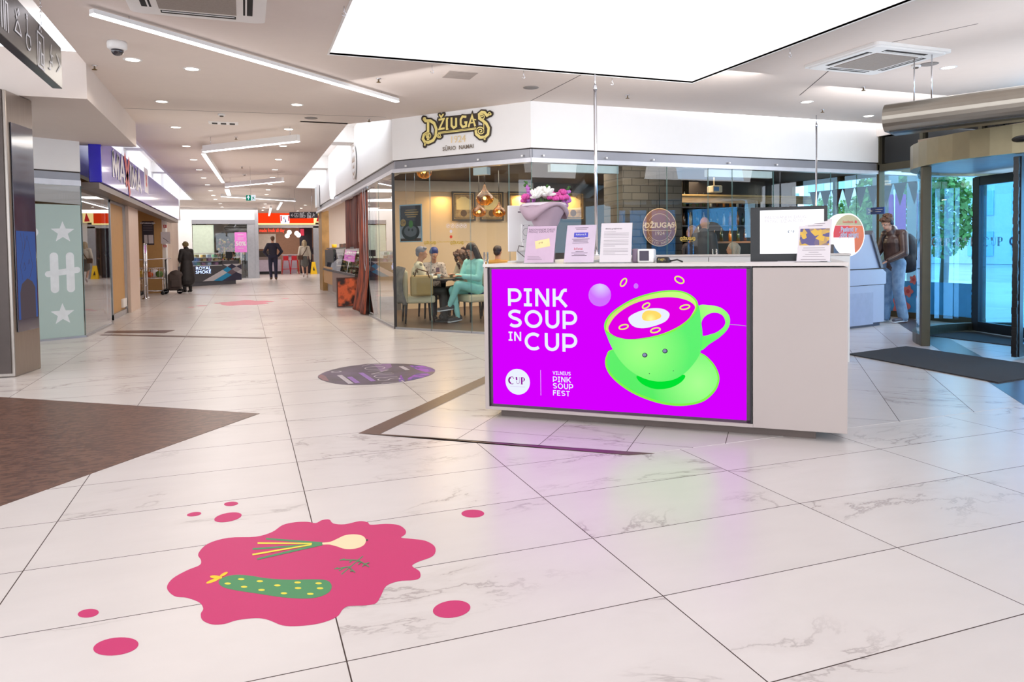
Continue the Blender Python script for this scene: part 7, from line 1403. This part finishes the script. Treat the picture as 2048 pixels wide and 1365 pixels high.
p = atd(2040, 500, 13.5); t = thing('poster_stand', 'yellow framed poster outside seen at the right edge through the revolving door', 'poster', (p.x, p.y, 0)); F = frame((p.x - .1, p.y, .12), RT); q = MB(F); [q.box(a, b, mat('frame_yellow', (220, 180, 60), r=.5)) for a, b in (((0, 0, -.03), (.06, 2.1, 0)), ((1.1, 0, -.03), (1.16, 2.1, 0)), ((0, 0, -.03), (1.16, .06, 0)), ((0, 2.04, -.03), (1.16, 2.1, 0)))]; q.build('frame', t); q = MB(F); q.box((.06, .06, -.02), (1.1, 2.04, -.01), mat('poster_dusky', (120, 100, 96), r=.6, rgb2=(90, 60, 70), scale=1.5)); q.build('picture', t); q = MB(); q.text('LAUR', F @ Matrix.Translation((.3, .6, 0)), .24, PAP, z=.0); q.build('lettering', t)
for k, (u, d_) in enumerate(((1770, 16), (1838, 17))): p = atd(u, 500, d_); t = thing('outside_column', 'grey column outside the facade, %s' % ('behind the head of the young man', 'just behind the curved door glass')[k], 'column', (p.x, p.y, 0), 'outside columns'); MB().box((p.x - .18, p.y - .18, -.02), (p.x + .18, p.y + .18, 4.0), mat('outside_concrete', (150, 150, 150), r=.8)).build('shaft', t)
p = atd(1788, 500, 15.5); t = thing('flag_banner', 'magenta flag banner outside above the shoulder of the young man', 'banner', (p.x, p.y, 0)); F = frame((p.x, p.y, 1.3), RT); MB(F).box((-.25, 0, -.01), (.25, 1.0, 0), mat('flag_magenta', (170, 40, 160), r=.6)).build('cloth', t); MB().tube([(p.x, p.y, 0), (p.x, p.y, 2.4)], .02, CHR, 6).build('pole', t)

# ------------------------------------------------------------------ people
SKN = {}
def skin(n, c):
    return mat('skin_' + n, c, r=.55, vary=.03)
HAIRM = lambda n, c, c2: mat('hair_' + n, c, r=.55, rgb2=c2, scale=60, stretch=(6, 6, 1))
def person(label, pos, yaw, H, J, sk, hair, top, legs, shoes, group=None, hairstyle='short', skirt=None, coat=None, vox=.012, bulk=1.0, build_extra=None, hands=True, bare_legs=False, name='person'):
    """J: joints in metres for a 1.75 m body; local x = own left(-)/right(+) seen from behind, y = forward, z up"""
    T = rotz(pos, yaw) @ Matrix.Scale(H / 1.75, 4)
    t = thing(name, label, 'person', pos, group)
    G = lambda k: V(J[k])
    b = MB(T); m = sk
    hd, nk, ch, pv = G('head'), G('neck'), G('chest'), G('pelvis')
    fw = V(J.get('face', (0, 1, 0))).normalized(); up = (hd - nk).normalized(); sd = fw.cross(V((0, 0, 1))).normalized(); fw2 = fw
    # head: skull, jaw, nose, ears
    RH = Matrix((sd, fw2, sd.cross(fw2))).transposed().to_4x4()
    def hp(x, y, z): return hd + RH.to_3x3() @ V((x, y, z))
    b.ball(hp(0, -.008, .02), (.075, .092, .098), m, 14, RH); b.ball(hp(0, .03, -.05), (.052, .06, .062), m, 12, RH); b.ball(hp(0, .098, -.01), (.013, .02, .022), m, 8, RH); b.cone(hp(0, .08, .03), hp(0, .1, -.012), .009, .011, m, 8)
    for s_ in (-1, 1): b.ball(hp(s_ * .076, -.005, 0), (.012, .02, .032), m, 8, RH)
    b.ball(hp(0, .088, -.058), (.024, .012, .008), m, 8, RH); b.ball(hp(0, .075, .028), (.05, .02, .012), m, 8, RH)
    b.cone(nk, hd + V((0, 0, -.06)), .056, .05, m, 12)
    b.cone(pv, ch, .12 * bulk, .13 * bulk, m, 14, .72, V((1, 0, 0))); b.cone(ch, nk, .12, .06, m, 14, .75)
    b.cone(G('shL'), G('shR'), .06, .06, m, 12)
    for s_ in 'LR':
        b.cone(G('sh' + s_), G('el' + s_), .047, .037, m, 10); b.cone(G('el' + s_), G('wr' + s_), .037, .025, m, 10)
        b.cone(G('hip' + s_), G('kn' + s_), .082, .054, m, 12); b.cone(G('kn' + s_), G('an' + s_), .054, .036, m, 12)
        d = (G('to' + s_) - G('an' + s_)); b.cone(G('an' + s_) + V((0, 0, -.02)), G('to' + s_), .034, .026, m, 10)
        w = G('wr' + s_); hdv = V(J.get('hd' + s_, tuple((w - G('el' + s_)).normalized()))).normalized(); sx_ = hdv.cross(V((0, 0, 1)))
        sx_ = sx_.normalized() if sx_.length > .3 else V((0, 1, 0)); pn = sx_.cross(hdv).normalized()
        b.cone(w, w + hdv * .075, .026, .032, m, 8, .5, sx_)
        for k in range(4):
            o = (k - 1.5) * .018; p0 = w + hdv * .085 + sx_ * o; L_ = (.062, .074, .07, .055)[k]; p1 = p0 + hdv * L_ * .55 - pn * .008; b.cone(p0, p1, .0095, .009, m, 6); b.cone(p1, p1 + hdv * L_ * .4 - pn * .025, .009, .007, m, 6)
        th = 1 if s_ == 'L' else -1; p0 = w + hdv * .03 + sx_ * .024 * th; p1 = p0 + hdv * .04 + sx_ * .03 * th - pn * .008; b.cone(p0, p1, .012, .01, m, 6); b.cone(p1, p1 + hdv * .025 - pn * .01, .01, .008, m, 6)
    b.build('body', t, remesh=vox, smooth=2)
    # eyes, brows, mouth
    q = MB(T); EY = mat('eye_white', (226, 222, 218), r=.3); IR = mat('iris_dark', (50, 36, 30), r=.3); LPS = mat('lips', (176, 96, 90), r=.5)
    for s_ in (-1, 1): q.ball(hp(s_ * .03, .083, .012), (.012, .008, .0065), EY, 8, RH); q.ball(hp(s_ * .03, .0895, .012), (.0055, .004, .0055), IR, 6, RH)
    q.build('eyes', t); q = MB(T); q.ball(hp(0, .098, -.056), (.02, .006, .006), LPS, 8, RH); q.build('lips', t)
    q = MB(T)
    if hairstyle == 'short':
        q.ball(hp(0, -.02, .045), (.084, .096, .086), hair, 14, RH); q.ball(hp(0, .04, .095), (.06, .05, .03), hair, 10, RH); q.ball(hp(0, -.055, -.0), (.07, .055, .07), hair, 12, RH)
    elif hairstyle == 'tousled':
        q.ball(hp(0, -.02, .05), (.088, .1, .085), hair, 14, RH); g = random.Random(2)
        for k in range(40): a, e_ = g.uniform(0, 6.28), g.uniform(.2, 1.4); q.ball(hp(.08 * cos(a) * cos(e_), -.01 + .1 * sin(a) * cos(e_), .06 + .08 * sin(e_)), (.022, .022, .018), hair, 6, RH)
        for k in range(8): q.ball(hp(-.05 + .014 * k, .085, .088 + .005 * (k % 3)), (.014, .018, .014), hair, 6, RH)
    elif hairstyle == 'bob':
        q.ball(hp(0, -.02, .04), (.09, .1, .09), hair, 14, RH); [q.cone(hp(s_ * .07, -.02, .02), hp(s_ * .085, -.01, -.12), .04, .03, hair, 10) for s_ in (-1, 1)]; q.cone(hp(0, -.07, .02), hp(0, -.07, -.14), .07, .055, hair, 12)
    elif hairstyle == 'long':
        q.ball(hp(0, -.02, .04), (.092, .104, .095), hair, 14, RH); q.cone(hp(0, -.07, .02), hp(0, -.1, -.3), .085, .1, hair, 14, .7); [q.cone(hp(s_ * .075, -.01, .02), hp(s_ * .11, -.0, -.26), .045, .05, hair, 10) for s_ in (-1, 1)]
    elif hairstyle == 'curly':
        g = random.Random(6); q.ball(hp(0, -.03, .03), (.12, .11, .11), hair, 12, RH)
        for k in range(150):
            a = g.uniform(0, 6.28); z = g.uniform(-.26, .12); r = .1 + .05 * (1 - abs(z + .1) * 2.5); x, y = r * cos(a), -.03 + r * sin(a) * .95
            if y > .04 and z < .07 and abs(x) < .08: continue
            q.ball(hp(x, y, z), g.uniform(.018, .032), hair, 6)
    elif hairstyle == 'turban':
        for k in range(5): q.ball(hp(0, -.02 + .004 * k, .05 + .012 * k), (.09 - .004 * k, .1 - .004 * k, .055), hair, 14, RH)
        q.ball(hp(0, -.06, .02), (.08, .07, .08), mat('hair_under', (50, 36, 34), r=.6), 12, RH)
    elif hairstyle == 'curled_short':
        g = random.Random(9); q.ball(hp(0, -.02, .04), (.09, .1, .09), hair, 12, RH)
        for k in range(70): a, e_ = g.uniform(0, 6.28), g.uniform(-.6, 1.5); q.ball(hp(.085 * cos(a) * cos(e_), -.02 + .095 * sin(a) * cos(e_), .045 + .085 * sin(e_)), .02, hair, 6) if not (sin(a) > .5 and e_ < .3) else None
    q.build('hair', t)
    if top:
        c = MB(T); L = J.get('sleeve', 1.0); k_ = 1.0 * bulk
        c.cone(pv + V((0, 0, .0)), ch, .15 * k_, .165 * k_, top, 16, .74, V((1, 0, 0))); c.cone(ch, nk + V((0, -.01, -.03)), .16 * k_, .085, top, 16, .78); c.cone(G('shL'), G('shR'), .078, .078, top, 12)
        for s_ in 'LR':
            c.cone(G('sh' + s_), G('el' + s_), .074, .062, top, 12)
            if L > .5: c.cone(G('el' + s_), G('el' + s_).lerp(G('wr' + s_), .96), .062, .045, top, 12)
        if coat: 
            zl = coat; lo_ = V((pv.x, pv.y, zl)); c.cone(pv, lo_, .17 * k_, .235 * k_, top, 18, .8, V((1, 0, 0)))
        else: c.cone(pv, pv + V((0, 0, -.06)), .15 * k_, .155 * k_, top, 16, .74, V((1, 0, 0)))
        if J.get('collar'): c.cone(nk + V((0, -.01, -.03)), nk + V((0, 0, .03)), .085, .078, top, 14)
        c.build('coat' if coat else 'jacket', t, remesh=vox, smooth=3)
    if legs:
        c = MB(T); lk = J.get('legfat', 1.0)
        c.cone(G('hipL'), G('hipR'), .12, .12, legs, 14, .9)
        for s_ in 'LR': c.cone(G('hip' + s_), G('kn' + s_), .098 * lk, .072 * lk, legs, 14); c.cone(G('kn' + s_), G('an' + s_) + V((0, 0, .0)), .072 * lk, .056 * lk * J.get('hem', 1), legs, 14)
        c.build('trousers', t, remesh=vox, smooth=3)
    if skirt:
        c = MB(T); c.cone(pv, (G('knL') + G('knR')) / 2 + V((0, 0, .12)), .15, .185, skirt, 18, .8, V((1, 0, 0))); c.build('skirt', t, remesh=vox, smooth=3)
    if shoes:
        for s_ in 'LR':
            c = MB(T); a_, o_ = G('an' + s_), G('to' + s_); d = (o_ - a_); d.z = 0; d = d.normalized() if d.length > .01 else V((0, 1, 0)); hl = a_ - d * .05 + V((0, 0, -.03))
            c.cone(hl, o_ + d * .03, .042, .034, shoes, 12); c.cone(a_ + V((0, 0, .02)), hl + V((0, 0, .01)), .044, .042, shoes, 10); c.build('shoe', t, remesh=vox * .8, smooth=2)
            if J.get('sole'):
                c = MB(T); hl.z -= .032; e_ = o_ + d * .05; e_.z -= .026; c.cone(hl, e_, .046, .042, J['sole'], 12, .35); c.build('sole', t)
    if build_extra: build_extra(t, T, G, hp, RH)
    return t
def stand(**k):
    J = dict(head=(0, .03, 1.64), neck=(0, 0, 1.47), chest=(0, 0, 1.3), pelvis=(0, 0, 1.0), shL=(-.17, 0, 1.42), shR=(.17, 0, 1.42), elL=(-.24, -.02, 1.13), elR=(.24, -.02, 1.13), wrL=(-.25, .05, .88), wrR=(.25, .05, .88),
             hipL=(-.09, 0, .95), hipR=(.09, 0, .95), knL=(-.1, .02, .52), knR=(.1, .02, .52), anL=(-.1, -.02, .1), anR=(.1, -.02, .1), toL=(-.12, .15, .045), toR=(.12, .15, .045)); J.update(k); return J
def sit(seat=.46, **k):
    z = seat + .1
    J = dict(head=(0, .06, z + .69), neck=(0, .02, z + .53), chest=(0, 0, z + .36), pelvis=(0, -.02, z + .04), shL=(-.17, 0, z + .46), shR=(.17, 0, z + .46), elL=(-.22, .1, z + .2), elR=(.22, .1, z + .2), wrL=(-.1, .32, z + .24), wrR=(.1, .32, z + .24),
             hipL=(-.09, 0, z), hipR=(.09, 0, z), knL=(-.11, .43, z), knR=(.11, .43, z), anL=(-.11, .45, .1), anR=(.11, .45, .1), toL=(-.12, .6, .045), toR=(.12, .6, .045)); J.update(k); return J
S1, S2 = skin('fair', (214, 164, 140)), skin('warm', (196, 140, 112))
yaw_away = -atan2(1.24, 35)          # facing down the passage
g = onZ(547, 561); 
NVY = mat('navy_jacket', (40, 36, 56), r=.7, vary=.1); NVT = mat('navy_trousers', (36, 34, 60), r=.7)
person('man in dark navy jacket and trousers walking away down the passage, hands in pockets', (g.x, g.y, 0), 0, 1.9, stand(elL=(-.33, -.08, 1.14), wrL=(-.2, .04, .96), elR=(.33, -.08, 1.14), wrR=(.2, .04, .96), anL=(-.08, .08, .1), toL=(-.1, .24, .05), knL=(-.1, .1, .52)), S1, HAIRM('brown', (120, 90, 66), (84, 60, 44)), NVY, NVT, mat('brown_shoes', (90, 64, 40), r=.5), 'people walking in the passage', vox=.02)
g = onZ(610, 557); BGE = mat('cream_jacket', (226, 214, 196), r=.7)
def bagx(t, T, G, hp, RH):
    q = MB(T); BB = mat('brown_bag', (92, 62, 44), r=.5); q.box((-.3, -.2, .86), (-.08, -.08, 1.06), BB, .03); q.build('shoulder_bag', t); q = MB(T); q.tube([(.12, -.12, 1.44), (.06, -.17, 1.3), (-.1, -.19, 1.04)], .018, BB, 6); q.build('bag_strap', t)
person('woman in cream jacket and grey shorts walking away with a brown shoulder bag', (g.x, g.y, 0), -.05, 1.74, stand(hipL=(-.09, 0, .93), anL=(-.06, -.2, .2), toL=(-.06, -.12, .08), knL=(-.09, .02, .54), knR=(.1, .02, .52)), S1, HAIRM('blonde', (214, 196, 164), (176, 150, 116)), BGE, None, mat('white_shoes', (220, 200, 196), r=.5), 'people walking in the passage', 'bob', skirt=mat('grey_shorts', (112, 110, 106), r=.8), vox=.02, build_extra=bagx)
g = onZ(375, 586); BLC = mat('black_padded', (40, 34, 34), r=.6, rgb2=(22, 18, 20), scale=14)
person('elderly woman in long black padded coat and olive cap standing beside the kiosk', (g.x, g.y, 0), .55, 1.6, stand(head=(0, .06, 1.6), elL=(-.22, .04, 1.13), wrL=(-.12, .22, 1.05), elR=(.22, .04, 1.13), wrR=(.1, .22, 1.05), collar=1), S1, mat('olive_cap', (150, 130, 86), r=.7, rgb2=(110, 94, 60), scale=30), BLC, mat('black_tights', (28, 24, 26), r=.7), mat('black_boots', (24, 22, 24), r=.5), None, 'curled_short', coat=.42, vox=.016, bulk=1.15)
g = V((onY(635, 540, KY + .5).x, KY + .6, 0)); 
person('worker in dark clothes at the right end inside the restaurant', (g.x, g.y, 0), 2.6, 1.75, stand(wrL=(-.1, .25, 1.05), wrR=(.12, .25, 1.05)), S1, BLK, mat('dark_uniform', (44, 36, 48), r=.7), NVT, BLK, None, 'short', vox=.024)
# young man at the cash machine
yp = onZ(1791, 646); ydir = ab - MD * .3 - yp; 
LEA = mat('brown_leather', (96, 70, 62), r=.32, rgb2=(60, 44, 44), scale=7, bump=.5, coat=.3); JEN = mat('pale_jeans', (150, 178, 206), r=.7, rgb2=(104, 134, 170), scale=9, bump=.3)
def yex(t, T, G, hp, RH):
    q = MB(T); HPH = mat('headphone', (50, 60, 80), r=.3)
    for s_ in (-1, 1): q.ball(hp(s_ * .088, -.005, .0), (.02, .036, .042), HPH, 10, RH)
    q.build('headphones', t); q = MB(T); q.tube([hp(.092 * cos(a), -.01, .01 + .112 * sin(a)) for a in [pi * k / 14 for k in range(15)]], .008, HPH, 6); q.build('headphone_band', t)
    q = MB(T); BPK = mat('black_backpack', (34, 30, 40), r=.55, vary=.2, scale=10, bump=.4); q.ball((.03, -.28, 1.16), (.19, .19, .28), BPK, 16); q.ball((.03, -.28, .98), (.22, .22, .19), BPK, 16); q.build('backpack', t, remesh=.014, smooth=3)
    q = MB(T); [q.tube([(s_ * .1, -.16, 1.38), (s_ * .11, -.03, 1.47), (s_ * .12, .12, 1.36), (s_ * .13, .08, 1.15)], .016, BPK, 6) for s_ in (1,)]; q.tube([(.03, -.3, 1.38), (.03, -.36, 1.42), (.03, -.36, 1.36)], .01, BPK, 6); q.build('strap', t)
    q = MB(T); CLR = mat('white_collar', (226, 220, 220), r=.7); q.cone((-.08, .02, 1.45), (-.03, .1, 1.4), .03, .02, CLR, 8, .4); q.cone((.08, .02, 1.45), (.03, .1, 1.4), .03, .02, CLR, 8, .4); q.cone((0, .02, 1.45), (0, .03, 1.5), .066, .07, CLR, 12); q.build('shirt_collar', t)
fdir = (-MD); yawY = atan2(-fdir.x, fdir.y) 
person('young man in brown leather jacket and pale jeans with headphones at the cash machine', (yp.x + .02, yp.y + .05, 0), yawY - .25, 1.72, stand(head=(0, .14, 1.60), neck=(0, .06, 1.46), chest=(0, .02, 1.29), face=(0, 1, -.5), elL=(-.26, .06, 1.12), elR=(.26, .06, 1.12), wrL=(-.14, .26, 1.0), wrR=(.14, .28, .98), sleeve=1, legfat=1.12, hem=1.25, collar=1, anL=(-.09, -.1, .09), toL=(-.11, .08, .045), anR=(.1, .08, .09), toR=(.13, .25, .045), sole=mat('white_sole', (220, 222, 228), r=.5)), S1, HAIRM('light_brown', (120, 84, 62), (80, 54, 40)), LEA, JEN, mat('dark_sneaker', (84, 80, 92), r=.5), None, 'tousled', vox=.009, bulk=1.08, build_extra=yex)

# ---- cafe furniture and guests
CRC = mat('cream_leather', (228, 212, 176), r=.5, vary=.05)
def armchair(p, yaw, label, grp='cream cafe chairs'):
    T = rotz(p, yaw); t = thing('cafe_chair', label, 'chair', p, grp)
    q = MB(T); q.box((-.25, -.25, .34), (.25, .25, .47), CRC, .035); q.build('seat', t); q = MB(T); q.box((-.25, -.3, .34), (.25, -.21, .9), CRC, .035); q.build('backrest', t)
    for x in (-.21, .21):
        for y in (-.24, .2): MB(T).tube([(x, y, .36), (x * 1.08, y * 1.1, 0)], [.024, .016], OAKD, 8).build('leg', t)
    return t
tb = onZ(881, 640); tb = V((tb.x + .1, 12.05, 0))
lady = V((onZ(905, 650).x + .38, 11.55, 0))
p1 = V((2.80, 12.2, 0)); p2 = V((3.72, 11.95, 0)); p3 = V((3.25, 12.95, 0)); TBL = V((3.22, 12.15, 0))
t = thing('cafe_table', 'small dark round cafe table between the three seated women', 'table', TBL); MB().lathe([(.001, .72), (.36, .72), (.37, .735), (.36, .75), (.001, .75)], OAKD, TBL, 32).build('table_top', t); MB().lathe([(.22, 0), (.22, .02), (.04, .05), (.035, .4), (.05, .72)], BLK, TBL, 20).build('pedestal', t)
armchair(p1, -pi / 2 - .1, 'cream cafe chair draped with grey coats at the left by the glass'); armchair(p2, pi / 2 + .25, 'cream cafe chair under the woman in turquoise'); armchair(p3, pi, 'cream cafe chair of the woman with the blue headscarf')
# coats on the left chair
q = MB(); CT = mat('grey_beige_coat', (150, 136, 126), r=.9, rgb2=(110, 100, 96), scale=8); t = thing('draped_coat', 'grey-beige coat hanging over the back of the left cafe chair', 'coat', (p1.x - .3, p1.y, .3)); i = q.mi(CT)
G = [[q.v((p1.x - .31 - .06 * sin(2.4 * k / 7) - .03 * sin(5 * j / 6), p1.y - .34 + .62 * j / 12, .95 - .62 * k / 10 + .015 * sin(j))) for j in range(13)] for k in range(11)]
for A, B in zip(G, G[1:]):
    for j in range(12): q.f([A[j], A[j + 1], B[j + 1], B[j]], i, True)
q.build('cloth', t, solid=.04)
t = thing('handbag', 'beige shoulder bag with brown strap hanging on the left cafe chair', 'bag', (p1.x - .1, p1.y - .36, .5)); q = MB(); q.box((p1.x - .22, p1.y - .4, .47), (p1.x + .16, p1.y - .28, .82), mat('beige_bag', (184, 152, 100), r=.6), .04); q.build('bag_body', t); MB().tube([(p1.x - .16, p1.y - .38, .8), (p1.x - .12, p1.y - .41, .93), (p1.x + .05, p1.y - .41, .88), (p1.x + .12, p1.y - .38, .72)], .012, mat('brown_strap', (110, 70, 40), r=.5), 6).build('strap', t)
SHW = mat('patterned_shawl', (226, 214, 186), r=.8, rgb2=(120, 108, 84), tex='voronoi', scale=9, contrast=(.25, .32)); 
person('grey-haired seated woman in a cream and brown patterned shawl, back to the glass', p1, -pi / 2 - .15, 1.66, sit(face=(.2, 1, -.1), elL=(-.24, .1, .78), wrL=(-.1, .3, .8)), S2, HAIRM('grey', (150, 146, 156), (104, 100, 112)), SHW, mat('dark_slacks', (60, 54, 50), r=.7), BLK, 'guests at the front cafe table', 'short', vox=.013, bulk=1.1)
def phone(t, T, G, hp, RH): q = MB(T); q.box((-.035, .34, .86), (.035, .35, 1.0), mat('phone_case', (110, 84, 100), r=.4), .006); q.build('held_phone', t)
LEO = mat('leopard_top', (176, 164, 160), r=.7, rgb2=(40, 34, 40), tex='voronoi', scale=22, contrast=(.22, .3))
person('seated woman with bright blue headscarf and leopard-print top holding up a phone', p3, pi, 1.62, sit(wrL=(-.05, .3, .86), wrR=(.06, .3, .86), face=(0, 1, -.35)), S2, mat('blue_scarf', (44, 60, 130), r=.6, vary=.15), LEO, mat('black_slacks', (44, 40, 42), r=.7), BLK, 'guests at the front cafe table', 'turban', vox=.013, build_extra=phone)
TUR = mat('turquoise_cloth', (160, 226, 220), r=.75, vary=.06, bump=.3, scale=12); 
def tex_(t, T, G, hp, RH): q = MB(T); q.cone((0, -.03, .56), (0, -.03, .5), .17, .175, mat('navy_sash', (44, 48, 96), r=.7), 18, .85, V((1, 0, 0))); q.build('tied_sash', t)
person('woman in turquoise sweater and trousers with long dark hair sitting cross-legged at the cafe glass', p2, pi / 2 + .45, 1.72, sit(hipL=(-.09, 0, .56), knL=(-.04, .42, .66), anL=(.1, .5, .3), toL=(.14, .66, .24), knR=(.1, .42, .56), anR=(.06, .34, .1), toR=(.06, .5, .045), wrL=(-.08, .34, .8), wrR=(.08, .34, .8), face=(-.1, 1, -.45), hem=.8, sole=mat('white_sole', (220, 222, 228), r=.5)), S2, HAIRM('dark', (58, 40, 38), (34, 24, 26)), TUR, TUR, mat('black_sneaker', (60, 58, 62), r=.5), 'guests at the front cafe table', 'long', vox=.012, build_extra=tex_)
p4 = V((3.78, 12.62, 0)); armchair(p4, pi * .72, 'cream cafe chair of the curly-haired woman')
person('seated woman with big curly brown hair bending over her phone beside the woman in turquoise', p4, pi * .68, 1.64, sit(head=(0, .14, 1.18), neck=(0, .07, 1.05), face=(0, 1, -.6), wrL=(-.07, .36, .84), wrR=(.07, .36, .84)), S2, mat('hair_curly', (112, 76, 58), r=.6, rgb2=(66, 44, 38), scale=40), mat('cream_knit', (206, 196, 170), r=.8, vary=.1), mat('dark_slacks', r=.7), BLK, 'guests at the front cafe table', 'curly', vox=.013)
for k, (x, y, z, m_, lb) in enumerate(((2.98, 12.02, .75, WPL, 'white cup on the left of the cafe table'), (3.1, 11.98, .75, mat('glass_tumbler', (190, 200, 196), r=.1, coat=1), 'glass tumbler on the front of the cafe table'))):
    t = thing('cup', lb, 'cup', (x, y, z), 'cups on the cafe table'); MB().lathe([(.025, 0), (.035, .08), (.033, .08), (.023, .005)], m_, (x, y, z), 14).build('cup_body', t)
# guests further inside: only heads and shoulders are in view
p5 = atd(996, 560, 13.3); p5.z = 0; armchair(p5, .2, 'cream cafe chair of the dark-haired guest in ochre')
person('dark-haired guest in ochre top seated with back turned, left of the white display', p5, -.35, 1.66, sit(face=(.3, 1, 0)), S2, HAIRM('black', (52, 34, 38), (30, 20, 24)), mat('ochre_top', (176, 130, 50), r=.7), mat('dark_slacks', r=.7), BLK, 'guests deeper in the cafe', 'short', vox=.016)
def at0(u, d): p = atd(u, 520, d); return V((p.x, p.y, 0))
person('bald elderly man in dark coat standing at the cafe bar', at0(1408, 12.5), -1.2, 1.74, stand(collar=1), S2, mat('hair_white', (190, 180, 180), r=.6), mat('charcoal_coat', (60, 60, 66), r=.7), NVT, BLK, 'guests deeper in the cafe', 'none', coat=.7, vox=.017)
person('fair-haired woman in orange and black top standing at the cafe bar beside the bald man', at0(1386, 12.9), .9, 1.6, stand(), S2, HAIRM('ash', (176, 140, 116), (130, 96, 76)), mat('orange_top', (206, 116, 40), r=.7, rgb2=(60, 40, 40), scale=4), NVT, BLK, 'guests deeper in the cafe', 'bob', vox=.017)
for k, (u, d, hc, h2, tc, lb, st) in enumerate(((1378, 12.0, (60, 44, 50), (36, 26, 30), (80, 60, 70), 'dark-haired seated guest whose head just shows above the counter by the bar', 'bob'), (1472, 12.1, (206, 188, 170), (150, 130, 116), (190, 196, 206), 'seated guest with ash-blonde hair seen over the counter before the food display', 'bob'))):
    pp = at0(u, d); armchair(pp, .2, 'cream cafe chair of the ' + ('dark-haired seated guest by the bar', 'ash-blonde seated guest')[k]); person(lb, pp, .1 + k, 1.66, sit(), S2, HAIRM('g%d' % k, hc, h2), mat('guest_top_%d' % k, tc, r=.7), mat('dark_slacks', r=.7), BLK, 'guests deeper in the cafe', st, vox=.017)
